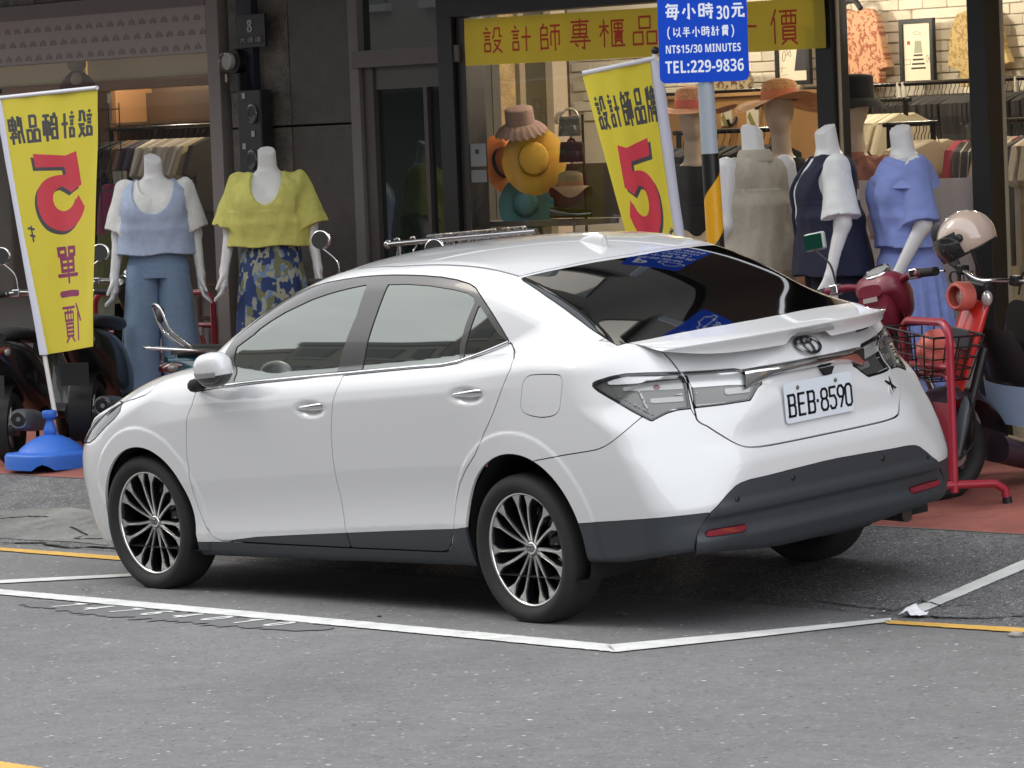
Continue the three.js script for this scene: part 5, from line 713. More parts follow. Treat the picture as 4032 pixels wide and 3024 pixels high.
function mannequinBody(p) {
  const { f, armsF, L, R } = poseFields(p), parts = [surfaceNet(f, [-0.36, p.low ?? 0.62, -0.24], [0.36, p.head ? 1.82 : 1.62, 0.34], 0.012)];
  for (const h of [L, R]) { const W = h.W, g = jn([jn(h.hand, 0.012), jn(h.fingers, 0.003)], 0.006), wr = h.arm[1], ff = (x, y, z) => smin(g(x, y, z), wr(x, y, z), 0.012); parts.push(surfaceNet(ff, [W.x - 0.13, W.y - 0.20, W.z - 0.13], [W.x + 0.13, W.y + (p.head ? 0.20 : 0.03), W.z + 0.13], 0.0048)); }
  return merge(parts);
}
// a garment as a swelled copy of the torso and upper arms, cut at hem, sleeve and neckline
function topField(pose, o) {
  const { armsF } = pose, fold = o.fold ?? 0.006;
  return (x, y, z) => {
    let d = torso(x, y, z, o.grow ?? 0.018);
    const fall = Math.max(0, (o.dropFrom ?? 1.2) - y); if (fall > 0) { const w = (o.wide ?? 0.19) + (o.flare ?? 0) * fall, dd = (o.deep ?? 0.13) + (o.flare ?? 0) * fall, k = Math.hypot(x / w, z / dd); d = smin(d, (k - 1) * dd + 0.05 * sstep(0.08, 0, fall), 0.10); }
    if (o.sleeve) for (let s = 0; s < 2; s++) { const J = s ? pose.R : pose.L, a = armsF[s](x, y, z); const sh = s ? pose.sR : pose.sL, el = s ? pose.eR : pose.eL; const ax = el[0] - sh[0], ay = el[1] - sh[1], az = el[2] - sh[2], l = Math.hypot(ax, ay, az), t = ((x - sh[0]) * ax + (y - sh[1]) * ay + (z - sh[2]) * az) / l; d = smin(d, Math.max(a - lerp(0.007, o.sleeveGrow ?? 0.028, sstep(-0.02, o.sleeve, t)) - (o.sleeveFlare ?? 0.0) * 0.6 * Math.max(0, t), t - o.sleeve), 0.03); }
    d += fold * (vnoise(x * 22 + 3, y * 9, z * 22) - 0.5) * 2 + (o.pleat ?? 0) * Math.sin(x * 90 + 6 * vnoise(x * 8, y * 3)) * sstep(1.25, 0.95, y);
    d = Math.max(d, o.hem + (o.hemSlope ?? 0) * x + 0.006 * Math.sin(x * 24) - y);
    const nk = o.neck ?? 1.37; let n = y - 1.44; const nr = Math.hypot(x / (o.neckW ?? 0.10), (y - nk - 0.06) / (o.neckH ?? 0.10)); if (z > -0.02 && o.neckH) n = Math.max(n, (1 - nr) * 0.06); const col = (o.collar ?? 0); n = Math.max(n, col ? -1 : -(Math.hypot(x, z + 0.01) - 0.068) - (1.385 - y) * 1.4);
    d = Math.max(d, n);
    if (o.armhole) for (const s of [-1, 1]) d = Math.max(d, 0.075 - Math.hypot(x - s * 0.215, (y - 1.29) * 0.8, z * 0.8));
    return d;
  };
}
const loftG = (nu, nv, fn) => grid(nu, nv, fn, false);
const legLoft = (sx, o) => grid(40, 48, (u, v) => { const a = u * 2 * Math.PI, y = lerp(o.top, o.bot, v), t = v, cx = sx * lerp(0.082, o.spread ?? 0.10, t), w = lerp(o.w0, o.w1, t), d = lerp(o.d0, o.d1, t), f = 1 + (o.fold ?? 0.03) * (vnoise(u * 9 + sx, y * 7, 2) - 0.5) * 2 + 0.03 * Math.sin(u * 6.28 * 5 + y * 6) * t; return [cx + Math.cos(a) * w * f, y, -0.012 + Math.sin(a) * d * f]; });
const skirtLoft = (o) => grid(96, 50, (u, v) => { const a = u * 2 * Math.PI, y = lerp(o.top, o.bot, v), t = v, w = lerp(o.w0, o.w1, Math.pow(t, o.pw ?? 0.8)), d = lerp(o.d0, o.d1, Math.pow(t, o.pw ?? 0.8)), f = 1 + (o.pleat ?? 0.03) * sstep(0, 0.3, t) * Math.sin(u * 6.283 * (o.n ?? 14) + 2 * vnoise(u * 12, 3)) + (o.fold ?? 0.02) * (vnoise(u * 14, y * 4) - 0.5); return [Math.cos(a) * w * f, y + (o.wave ?? 0) * Math.sin(a * 3), -0.012 + Math.sin(a) * d * f]; });
const closedEnds = (g) => g;
const fabric = (r, g, b, o = {}) => mat(lin(1, 1, 1), 0.9, { sheen: 0.25, sheenColor: lin(r, g, b), map: noiseTex(128, 128, (u, v) => { const k = 0.94 + 0.12 * (0.5 * tnoise(u, v, 64, 3) + 0.5 * tnoise(u, v, 9, 4)); const s = (c) => Math.pow(c, 1 / 2.2); return [s(r) * k, s(g) * k, s(b) * k]; }, true), ...o });
const MWHITE = mat(lin(0.74, 0.74, 0.745), 0.4), MSKIN = mat(lin(0.62, 0.50, 0.38), 0.45);
function mannequin(label, u, z, yaw, p, skin, dress, o = {}) {
  const v0 = 340, at = onZ(u, 700, z); const root = thing('mannequin', label, 'mannequin', o.group, [at.x, groundY(Math.min(z, 3.3)) + (o.lift ?? 0.02), z], yaw), sc = o.scale ?? 1.06; root.scale.setScalar(sc);
  p.sL = p.ls ?? [0.168, 1.355, -0.015]; p.sR = p.rs ?? [-0.168, 1.355, -0.015]; const F = poseFields(p); F.sL = p.sL; F.sR = p.sR; F.eL = p.le; F.eR = p.re;
  mesh('body', mannequinBody(p), skin, root); dress(root, F);
  for (const q of [-1, 1]) mesh('lower_leg', [cylG(0.036, 0.05, [q * 0.095, 0.06, -0.01], [q * 0.09, 0.47, 0], 14), sphG(0.036, q * 0.098, 0.035, 0.045, 0.9, 0.8, 2.6, 14)], skin, root);
  mesh('stand', [latheG([[0, 0], [0.17, 0], [0.17, 0.012], [0.02, 0.02], [0.012, 0.03], [0.012, 0.25], [0, 0.25]], 32)], mat(lin(0.5, 0.5, 0.5), 0.25, { metalness: 1 }), root);
  return root;
}
const GRP = 'mannequins dressed in front of the shops', netTop = (F, o, lo = [-0.36, 0.7, -0.26], hi = [0.36, 1.46, 0.26], h = 0.009) => surfaceNet(topField(F, o), lo, hi, h);
const hang = { le: [0.215, 1.10, -0.03], lw: [0.245, 0.865, 0.02], re: [-0.215, 1.10, -0.03], rw: [-0.245, 0.865, 0.02], curl: 0.5 };
mannequin('white mannequin in pale blue vest over white tee and blue jeans', 346, 2.75, -2.30, { ...hang, slant: 0.55, slx: 0.35 }, MWHITE, (r, F) => {
  mesh('white_tee', netTop(F, { sleeve: 0.235, sleeveGrow: 0.034, sleeveFlare: 0.06, hem: 1.02, grow: 0.014, neckW: 0.085, neckH: 0.085, neck: 1.335 }), fabric(0.78, 0.78, 0.76), r);
  mesh('blue_vest', netTop(F, { hem: 0.985, grow: 0.027, wide: 0.182, deep: 0.125, neckW: 0.115, neckH: 0.145, neck: 1.30, armhole: true, fold: 0.004 }), fabric(0.44, 0.52, 0.70), r);
  const den = fabric(0.20, 0.29, 0.43), den2 = fabric(0.31, 0.37, 0.40); mesh('jeans', [legLoft(1, { top: 0.93, bot: 0.06, w0: 0.090, d0: 0.118, w1: 0.122, d1: 0.125, spread: 0.138, fold: 0.05 }), legLoft(-1, { top: 0.93, bot: 0.06, w0: 0.090, d0: 0.118, w1: 0.122, d1: 0.125, spread: 0.138, fold: 0.05 }), grid(48, 10, (u, v) => { const a = u * 2 * Math.PI, y = lerp(1.035, 0.855, v), w = lerp(0.145, 0.180, Math.min(1, 1.4 * v)) * (v > 0.9 ? 0.97 : 1), d = lerp(0.10, 0.124, Math.min(1, 1.4 * v)); return [Math.cos(a) * w, y, -0.01 + Math.sin(a) * d]; })], den, r);
  for (const s of [-1, 1]) mesh('faded_panel', grid(6, 40, (u, v) => { const a = (s > 0 ? 0 : Math.PI) + (u - 0.5) * 0.7 * s, y = lerp(0.86, 0.08, v), w = lerp(0.092, 0.125, v) + 0.004, d = lerp(0.12, 0.128, v) + 0.004; return [s * lerp(0.084, 0.138, v) + Math.cos(a) * w, y, -0.012 + Math.sin(a) * d]; }), den2, r);
  mesh('waistband', skirtLoft({ top: 1.045, bot: 1.005, w0: 0.148, w1: 0.156, d0: 0.104, d1: 0.110, pleat: 0, fold: 0 }), den, r);
}, { group: GRP });
mannequin('white mannequin in yellow blouse and blue patterned skirt by the granite pillar', 592, 2.95, -2.36, { ...hang, slant: 0.5, slx: 0.1, le: [0.222, 1.105, -0.02], lw: [0.262, 0.87, 0.03], re: [-0.222, 1.105, -0.02], rw: [-0.262, 0.87, 0.03] }, MWHITE, (r, F) => {
  mesh('yellow_blouse', netTop(F, { sleeve: 0.25, sleeveGrow: 0.046, sleeveFlare: 0.10, hem: 1.0, grow: 0.026, wide: 0.20, deep: 0.14, neckW: 0.085, neckH: 0.13, neck: 1.30, fold: 0.009 }), fabric(0.62, 0.60, 0.16), r);
  const pt = noiseTex(256, 256, (u, v) => { const a = tnoise(u, v, 22, 71), b = tnoise(u, v, 44, 72), c = tnoise(u, v, 10, 73); return a * 0.6 + b * 0.4 > 0.60 ? [0.62, 0.63, 0.55] : a > 0.5 && c > 0.45 ? [0.42, 0.52, 0.66] : c > 0.62 ? [0.45, 0.46, 0.34] : [0.17, 0.24, 0.42]; }, true); pt.repeat.set(2, 1);
  mesh('patterned_skirt', skirtLoft({ top: 1.03, bot: 0.25, w0: 0.15, w1: 0.23, d0: 0.11, d1: 0.19, pleat: 0.025, n: 9, pw: 0.6 }), mat(lin(1, 1, 1), 0.85, { map: pt }), r);
}, { group: GRP });
const side = { le: [0.20, 1.09, -0.03], lw: [0.225, 0.86, 0.08], re: [-0.20, 1.09, -0.05], rw: [-0.215, 0.85, 0.02], curl: 0.5 };
mannequin('white mannequin in sleeveless beige linen set seen from behind', 1640, 2.7, 1.45, { ...side, slant: 0.3, slx: -0.5, rw: [-0.20, 0.87, 0.10] }, MWHITE, (r, F) => {
  mesh('linen_vest', netTop(F, { hem: 0.80, grow: 0.014, wide: 0.150, deep: 0.125, flare: 0.07, dropFrom: 1.25, neck: 1.40, fold: 0.010, armhole: true }, [-0.4, 0.7, -0.32], [0.4, 1.46, 0.32], 0.010), fabric(0.47, 0.43, 0.35), r);
  mesh('linen_collar', grid(40, 6, (u, v) => { const a = u * 2 * Math.PI, R = lerp(0.060, 0.092, v); return [Math.cos(a) * R, 1.43 - 0.05 * v * v + 0.012 * Math.sin(v * 3.14), -0.012 + Math.sin(a) * R * 0.92]; }), fabric(0.47, 0.43, 0.35), r);
  mesh('linen_skirt', skirtLoft({ top: 0.95, bot: 0.22, w0: 0.165, w1: 0.22, d0: 0.135, d1: 0.19, pleat: 0.04, n: 13 }), fabric(0.45, 0.41, 0.33), r);
}, { group: GRP, scale: 1.08 });
mannequin('white mannequin in navy waistcoat, white tee and dark jeans', 1800, 2.6, 2.55, { ...side, slant: 0.45, slx: 0.2, le: [0.22, 1.10, -0.02], lw: [0.24, 0.86, 0.05] }, MWHITE, (r, F) => {
  mesh('white_tee', netTop(F, { sleeve: 0.235, sleeveGrow: 0.036, sleeveFlare: 0.07, hem: 1.0, grow: 0.014, neck: 1.36 }), fabric(0.76, 0.78, 0.79), r);
  const nv = fabric(0.012, 0.014, 0.042); mesh('navy_waistcoat', netTop(F, { hem: 0.865, grow: 0.028, wide: 0.195, deep: 0.145, flare: 0.05, neckW: 0.06, neckH: 0.26, neck: 1.24, armhole: true, fold: 0.007 }), nv, r);
  mesh('dark_jeans', [legLoft(1, { top: 0.95, bot: 0.06, w0: 0.1, d0: 0.12, w1: 0.11, d1: 0.11 }), legLoft(-1, { top: 0.95, bot: 0.06, w0: 0.1, d0: 0.12, w1: 0.11, d1: 0.11 })], fabric(0.010, 0.011, 0.026), r);
  const th = mat(lin(0.22, 0.2, 0.2), 0.8); mesh('pocket_stitching', tubeG([[0.165, 1.0, 0.075], [0.178, 0.985, 0.05], [0.190, 0.90, 0.055], [0.178, 0.905, 0.085], [0.165, 1.0, 0.075]], 0.0018, 40, 4), th, r);
}, { group: GRP, scale: 1.08 });
mannequin('white mannequin in light blue dress with wide shoulder collar', 1962, 2.75, 2.65, { ...side, slant: 0.35, slx: 0.4, le: [0.22, 1.09, -0.02], lw: [0.20, 0.86, 0.11], curl: 0.35 }, MWHITE, (r, F) => {
  const bl = fabric(0.24, 0.31, 0.66); mesh('dress_top', netTop(F, { sleeve: 0.26, sleeveGrow: 0.038, sleeveFlare: 0.0, hem: 0.99, grow: 0.02, wide: 0.165, deep: 0.12, neckW: 0.2, neckH: 0.10, neck: 1.34, fold: 0.006 }), bl, r);
  mesh('shoulder_collar', grid(60, 8, (u, v) => { const a = u * 2 * Math.PI, t = v, c2 = Math.cos(a) * Math.cos(a), Rx = lerp(0.125, 0.245, t), Rz = lerp(0.085, 0.15, t); return [Math.cos(a) * Rx, 1.405 - 0.03 * c2 - 0.125 * t + 0.02 * Math.sin(t * 3.1) + 0.006 * Math.sin(a * 4 + 1) * t, -0.01 + Math.sin(a) * Rz]; }), bl, r);
  mesh('lace_yoke', netTop(F, { hem: 1.28, grow: 0.006, neck: 1.38, fold: 0.001 }), fabric(0.62, 0.64, 0.68), r);
  mesh('waistband', skirtLoft({ top: 1.03, bot: 0.955, w0: 0.152, w1: 0.165, d0: 0.118, d1: 0.128, pleat: 0, fold: 0.01 }), bl, r);
  mesh('dress_skirt', skirtLoft({ top: 0.96, bot: 0.2, w0: 0.165, w1: 0.30, d0: 0.128, d1: 0.25, pleat: 0.05, n: 17, pw: 0.7 }), bl, r);
}, { group: GRP, scale: 1.06 });
// hats: crown and brim with a wave
const hatGeo = (R, r, h, o = {}) => [grid(64, 14, (u, v) => { const a = u * 2 * Math.PI, t = v, ra = t < 0.35 ? r * Math.sin(t / 0.35 * Math.PI / 2) * 0.985 : r * (1 + 0.05 * (t - 0.35)), y = t < 0.35 ? h - (o.dome ?? 0.3) * h * (1 - Math.cos(t / 0.35 * Math.PI / 2)) : lerp(h * (1 - (o.dome ?? 0.3)), 0, (t - 0.35) / 0.65); return [Math.cos(a) * ra, y, Math.sin(a) * ra * 1.12]; }), grid(80, 8, (u, v) => { const a = u * 2 * Math.PI, ra = lerp(r * 1.03, R, v); return [Math.cos(a) * ra, -(o.droop ?? 0.02) * v * v + (o.wave ?? 0.02) * v * v * Math.sin(a * (o.n ?? 3) + (o.ph ?? 0)) + (o.ruff ?? 0) * v * Math.sin(a * 22), Math.sin(a) * ra * 1.08]; })];
const bandG = (r, y0, y1) => grid(48, 2, (u, v) => { const a = u * 2 * Math.PI, k = r * 1.045; return [Math.cos(a) * k, lerp(y0, y1, v), Math.sin(a) * k * 1.12]; });
function hat(label, x, y, z, rot, R, r, h, m, band, o = {}) { const t = thing('sun_hat', label, 'hat', 'hats shown in the shop window', [x, y, z]); t.rotation.set(...rot); mesh('crown', hatGeo(R, r, h, o)[0], m, t); mesh('brim', hatGeo(R, r, h, o)[1], m, t); if (band) mesh('band', bandG(r, 0.004, o.bandH ?? 0.03), band, t); return t; }
// hatted figures behind the glass
const straw = (r, g, b) => mat(lin(1, 1, 1), 0.85, { map: noiseTex(128, 128, (u, v) => { const k = 0.8 + 0.4 * tnoise(u, v, 50, 5) * (0.6 + 0.4 * tnoise(u, v, 12, 8)); return [Math.pow(r, 0.4545) * k, Math.pow(g, 0.4545) * k, Math.pow(b, 0.4545) * k]; }, true) });
const GIN = 'hatted mannequins behind the shop window';
function inside(label, u, vTop, z, yaw, p, dress, hatSpec) { const m = mannequin(label, u, z, yaw, { ...p, head: true }, MSKIN, dress, { group: GIN, lift: 0.03, scale: 1.0 }); const top = onZ(u, vTop, z); const sc = (top.y - m.position.y) / 1.84; m.scale.setScalar(sc); const P = V(0, 1.715, 0.0).multiplyScalar(sc).applyAxisAngle(V(0, 1, 0), yaw).add(m.position); const t = hat(hatSpec.label, P.x, P.y, P.z, [0, yaw, 0], ...hatSpec.dims, hatSpec.m, hatSpec.band, hatSpec.o); t.userData.group = undefined; delete t.userData.group; t.rotation.order = 'YXZ'; t.rotation.x = hatSpec.o.tip ?? 0; t.rotation.z = hatSpec.o.roll ?? 0; return m; }
inside('tan mannequin in black jacket and salmon skirt behind the sign pole', 1512, 186, 3.95, -2.3, { le: [0.21, 1.10, 0.04], lw: [0.06, 1.02, 0.2], lh: [-0.7, -0.5, 0.2], re: [-0.21, 1.10, 0.04], rw: [-0.06, 1.02, 0.2], rh: [0.7, -0.5, 0.2], curl: 0.6 }, (r, F) => { mesh('black_jacket', netTop(F, { sleeve: 0.24, sleeveGrow: 0.03, hem: 0.93, grow: 0.028, wide: 0.19, deep: 0.14 }), fabric(0.010, 0.010, 0.012), r); mesh('salmon_skirt', skirtLoft({ top: 1.03, bot: 0.2, w0: 0.15, w1: 0.24, d0: 0.11, d1: 0.2, pleat: 0.05, n: 20 }), fabric(0.60, 0.29, 0.22), r); }, { label: 'wide salmon sun hat with pink ribbon on the mannequin in black', dims: [0.25, 0.095, 0.13], m: straw(0.78, 0.42, 0.26), band: mat(lin(0.72, 0.20, 0.17), 0.8), o: { wave: 0.03, n: 2, ph: 1, bandH: 0.05, droop: 0.0, roll: -0.05 } });
inside('tan mannequin in peach top and black waistcoat with raised hand', 1702, 165, 3.85, -2.75, { le: [0.22, 1.13, 0.05], lw: [0.10, 1.30, 0.20], lh: [-0.2, 1, 0.15], re: [-0.20, 1.09, 0.06], rw: [-0.03, 1.04, 0.22], rh: [0.8, -0.35, 0.2], curl: 0.6 }, (r, F) => { mesh('peach_top', netTop(F, { hem: 0.98, grow: 0.014, neckW: 0.1, neckH: 0.16, neck: 1.27, armhole: true }), fabric(0.70, 0.40, 0.27), r); mesh('black_waistcoat', netTop(F, { hem: 0.94, grow: 0.026, neckW: 0.10, neckH: 0.55, neck: 1.02, armhole: true, wide: 0.18 }), fabric(0.008, 0.008, 0.010), r); mesh('peach_skirt', skirtLoft({ top: 1.03, bot: 0.2, w0: 0.15, w1: 0.21, d0: 0.11, d1: 0.17, pleat: 0.02, n: 10 }), fabric(0.66, 0.37, 0.22), r); }, { label: 'wavy orange straw hat with coral ribbon on the waistcoat mannequin', dims: [0.24, 0.095, 0.12], m: straw(0.80, 0.43, 0.20), band: mat(lin(0.75, 0.27, 0.15), 0.8), o: { wave: 0.045, n: 2, ph: 0.4, bandH: 0.055, droop: 0.02, roll: 0.05, tip: -0.06 } });
inside('tan mannequin in rust brown shirt beside the black window post', 1862, 160, 3.9, -2.95, { ...hang, le: [0.24, 1.12, 0.0], re: [-0.24, 1.12, 0.0] }, (r, F) => { const rs = fabric(0.36, 0.145, 0.10); mesh('rust_shirt', netTop(F, { sleeve: 0.29, sleeveGrow: 0.045, sleeveFlare: 0.07, hem: 0.84, grow: 0.034, wide: 0.2, deep: 0.15, fold: 0.012, neckW: 0.06, neckH: 0.10, neck: 1.33 }), rs, r); mesh('shirt_collar', grid(30, 5, (u, v) => { const a = 0.4 + u * (2 * Math.PI - 0.8) - Math.PI / 2 * 3, R = lerp(0.062, 0.10, v); return [Math.sin(a) * R, 1.435 - 0.045 * v, -0.01 - Math.cos(a) * R]; }), rs, r); mesh('patch_pocket', boxG(0.10, 0.11, 0.012, 0.085, 1.19, 0.152, 0.005), rs, r); mesh('brown_trousers', [legLoft(1, { top: 0.95, bot: 0.06, w0: 0.1, d0: 0.12, w1: 0.12, d1: 0.12 }), legLoft(-1, { top: 0.95, bot: 0.06, w0: 0.1, d0: 0.12, w1: 0.12, d1: 0.12 })], fabric(0.28, 0.14, 0.1), r); }, { label: 'black bucket hat on the mannequin in rust brown shirt', dims: [0.165, 0.10, 0.13], m: mat(lin(0.008, 0.008, 0.009), 0.9), o: { wave: 0.01, droop: 0.055, dome: 0.12 } });
// ---------------------------------------------------------------- street things
const BLACKM = mat(lin(0.010, 0.010, 0.011), 0.5), STEEL = mat(lin(0.55, 0.56, 0.58), 0.25, { metalness: 1 });
// parking sign on its pole
{ const px = 1.30, pz = 1.42, gy = groundY(pz), t = thing('parking_sign', 'blue parking fee sign on grey pole with yellow and black bands', 'sign', undefined, [px, gy, pz]); t.rotation.y = 0; const r = 0.0385, lean = 0.028;
  const H = 3.1, bandTop = onZ(1532, 332, pz).y - gy, P = (h) => [lean * h * 0.6 - lean * 1.0, h, -lean * h * 0.7 + lean * 1.2];
  mesh('pole', cylG(r, r, P(bandTop), P(H), 28), mat(lin(0.33, 0.37, 0.42), 0.45), t);
  mesh('pole_cap', new THREE.SphereGeometry(r, 20, 8, 0, 7, 0, 1.57).translate(...P(H)), mat(lin(0.3, 0.34, 0.4), 0.5), t);
  const tx = canvasTex(256, 1024, (g, w, h) => { g.fillStyle = '#12110f'; g.fillRect(0, 0, w, h); g.fillStyle = '#d69a12'; for (let k = -1; k < 5; k++) { const y0 = k * 330 + 20; g.beginPath(); g.moveTo(0, y0 + 190); g.lineTo(w, y0); g.lineTo(w, y0 + 165); g.lineTo(0, y0 + 355); g.closePath(); g.fill(); } });
  mesh('striped_sleeve', cylG(r + 0.003, r + 0.003, P(0), P(bandTop), 28), mat(lin(1, 1, 1), 0.4, { map: tx }), t);
  const yb = onZ(1545, 176, pz - 0.05).y - gy, hgt = 0.74, wid = 0.415, cx = P(yb)[0];
  const art = canvasTex(640, 1141, (g, w, h) => {
    g.fillStyle = '#0346c6'; g.fillRect(0, 0, w, h); g.fillStyle = '#eef2fa'; const T = (s, x, y, size, font = 'bold', sx = 1) => { g.save(); g.translate(x, y); g.scale(sx, 1); g.font = font + ' ' + size + 'px sans-serif'; g.textAlign = 'center'; g.textBaseline = 'alphabetic'; g.fillText(s, 0, 0); g.restore(); };
    const k = w / 190, oy = h - 176 * k, X = (u) => (u - 1452) * k, Y = (v) => oy + v * k;
    [['每', 1468, 1501], ['小', 1504, 1536], ['時', 1540, 1573]].forEach(([c, a, b]) => glyph(g, c, X(a) - 6, Y(6), (b - a) * k, 38 * k * 0.95, 15, '#eef2fa')); T('30', X(1590) + 2, Y(44), 132, 'bold', 0.66); glyph(g, '元', X(1607), Y(6) + 4, 30 * k, 36 * k, 15, '#eef2fa');
    T('(', X(1474), Y(78), 104, '', 0.9); [...'以半小時計費'].forEach((c, i) => glyph(g, c, X(1482 + i * 20.5), Y(56), 18.5 * k, 24 * k, 9, '#eef2fa')); T(')', X(1610), Y(78), 104, '', 0.9);
    T('NT$15/30 MINUTES', X(1546), Y(113), 80, 'bold', 0.74); T('TEL:229-9836', X(1548), Y(155), 122, 'bold', 0.76);
    T('08:00-20:00', w / 2, Y(-14), 104, 'bold', 0.86); T('P', w * 0.25, Y(-46), 330, 'bold', 0.95); g.strokeStyle = '#eef2fa'; g.lineWidth = 14; g.beginPath(); g.moveTo(350, Y(-58)); g.lineTo(350, Y(-80)); g.lineTo(400, Y(-84)); g.lineTo(435, Y(-106)); g.lineTo(535, Y(-106)); g.lineTo(570, Y(-84)); g.lineTo(610, Y(-78)); g.lineTo(610, Y(-58)); g.closePath(); g.stroke(); for (const x of [410, 555]) { g.beginPath(); g.arc(x, Y(-58), 22, 0, 7); g.fill(); }
  });
  const rs = new THREE.Shape(), R = 0.035, w2 = wid / 2; rs.moveTo(-w2 + R, 0); rs.lineTo(w2 - R, 0); rs.quadraticCurveTo(w2, 0, w2, R); rs.lineTo(w2, hgt - R); rs.quadraticCurveTo(w2, hgt, w2 - R, hgt); rs.lineTo(-w2 + R, hgt); rs.quadraticCurveTo(-w2, hgt, -w2, hgt - R); rs.lineTo(-w2, R); rs.quadraticCurveTo(-w2, 0, -w2 + R, 0);
  const face = new THREE.ShapeGeometry(rs, 8), uv = face.attributes.uv, p = face.attributes.position; for (let i = 0; i < p.count; i++) uv.setXY(i, (p.getX(i) + w2) / wid, p.getY(i) / hgt);
  const sg = new THREE.Group(); sg.name = 'sign_panel'; t.add(sg); sg.position.set(cx - 0.028, yb, P(yb)[2] - 0.03); sg.rotation.y = -2.26; sg.rotation.z = 0.0;
  mesh('sign_face', face.translate(0, 0, 0.0035), mat(lin(1, 1, 1), 0.55, { map: art, specularIntensity: 0.4 }), sg); mesh('sign_plate', new THREE.ExtrudeGeometry(rs, { depth: 0.003, bevelEnabled: false, curveSegments: 8 }).translate(0, 0, 0), STEEL, sg); mesh('bracket', boxG(0.2, 0.04, 0.03, 0, 0.25, -0.018), STEEL, sg); }
// sale flags
function saleFlag(label, base, topL, topR, bot, botR, mirrored, o) {   // corners of the cloth in the world
  const t = thing('sale_flag', label, 'flag', 'sale flags', base.toArray());
  const art = canvasTex(600, 1400, (g, w, h) => {
    g.fillStyle = '#e0cf3c'; g.fillRect(0, 0, w, h); if (mirrored) { g.translate(w, 0); g.scale(-1, 1); }
    [...'設計師品牌'].forEach((c, i) => glyph(g, c, 30 + i * 110, 92, 96, 168, 17, '#46454a'));
    bigFive(g, 128, 330, 330, 440, '#47444a'); bigFive(g, 108, 312, 330, 440, '#d03b4c'); g.strokeStyle = '#46454a'; g.lineWidth = 12; g.beginPath(); g.moveTo(520, 700); g.lineTo(520, 790); g.moveTo(496, 722); g.lineTo(546, 712); g.moveTo(500, 760); g.lineTo(540, 752); g.stroke();
    glyph(g, '單', 160, 830, 210, 205, 21, '#8d3560', 'round'); glyph(g, '一', 165, 1045, 200, 90, 36, '#8d3560', 'round'); glyph(g, '價', 140, 1140, 230, 220, 15, '#8d3560', 'round');
  });
  const W = topR.clone().sub(topL), D = o.poleAt === 0 ? bot.clone().sub(topL) : botR.clone().sub(topR); const cloth = grid(40, 70, (u, v) => { const p = topL.clone().lerp(bot, v).lerp(topR.clone().lerp(botR, v), u), n = V(-W.z, 0, W.x).normalize(); p.addScaledVector(n, o.wave * (Math.sin(u * 5 + v * 2.5 + 0.6) * (0.3 + v) + 0.25 * Math.sin(u * 17 + v * 4) + 0.5 * (vnoise(u * 6, v * 5) - 0.5))); const lift = o.lift ? o.lift * v * v * (o.liftAt === 1 ? u : 1 - u) : 0; p.y += lift; p.sub(base); return p.toArray(); }), uv = cloth.attributes.uv; for (let i = 0; i < uv.count; i++) uv.setY(i, 1 - uv.getY(i));
  const c = mesh('flag_cloth', cloth, mat(lin(1, 1, 1), 0.8, { map: art, transmission: 0.12, thickness: 0 }), t);
  const pl = o.poleAt === 0 ? topL : topR, pb = pl.clone().add(D), top = pl.clone().addScaledVector(D, -0.03);
  const sl = pl.clone().sub(base), sb = pb.clone().sub(base); const dir = sl.clone().sub(sb).normalize(); const ft = sb.clone().addScaledVector(dir, -(sb.y - o.sock) / dir.y);
  mesh('sleeve', grid(14, 30, (u, v) => { const a = u * 2 * Math.PI, p = sl.clone().lerp(sb, v), k = 0.026 + 0.004 * vnoise(u * 5, v * 12); return [p.x + Math.cos(a) * k, p.y, p.z + Math.sin(a) * k]; }), mat(lin(0.62, 0.63, 0.76), 0.8), c);
  mesh('pole', cylG(0.014, 0.012, ft.toArray(), sl.clone().addScaledVector(dir, 0.05).toArray(), 14), mat(lin(0.72, 0.71, 0.69), 0.4), t);
  mesh('cross_bar', cylG(0.012, 0.012, topL.clone().sub(base).add(V(0, 0.012, 0)).toArray(), topR.clone().sub(base).add(V(0, 0.012, 0)).toArray(), 10), mat(lin(0.72, 0.72, 0.78), 0.5), t);
  mesh('pole_cap', sphG(0.02, sl.x, sl.y + 0.05, sl.z), BLACKM, t);
  const foot = o.foot, bm = mat(lin(0.035, 0.155, 0.62), 0.5), B = foot.clone().sub(base);
  const dome = grid(48, 16, (u, v) => { const a = u * 2 * Math.PI, pr = [[0.235, 0], [0.235, 0.075], [0.225, 0.09], [0.19, 0.095], [0.175, 0.115], [0.13, 0.15], [0.075, 0.178], [0.036, 0.19], [0.03, 0.195]], i = Math.min(pr.length - 2, Math.floor(v * (pr.length - 1))), f = v * (pr.length - 1) - i; let R = lerp(pr[i][0], pr[i + 1][0], f), y = lerp(pr[i][1], pr[i + 1][1], f); const sq = v < 0.3 ? Math.pow(Math.pow(Math.abs(Math.cos(a)), 4) + Math.pow(Math.abs(Math.sin(a)), 4), -0.2) : 1; if (y < 0.005) y = 0.035 * Math.max(0, 1 - Math.pow(((a % (Math.PI / 2)) - Math.PI / 4) / 0.22, 2)); return [B.x + Math.cos(a) * R * sq, B.y + y, B.z + Math.sin(a) * R * sq]; });
  const bs = mesh('water_base', dome, bm, t); mesh('base_neck', latheG([[0.03, 0.185], [0.04, 0.20], [0.036, 0.225], [0.022, 0.26], [0.02, 0.28], [0.042, 0.287], [0.042, 0.325], [0.02, 0.33]], 24).translate(B.x, B.y, B.z), bm, bs); }
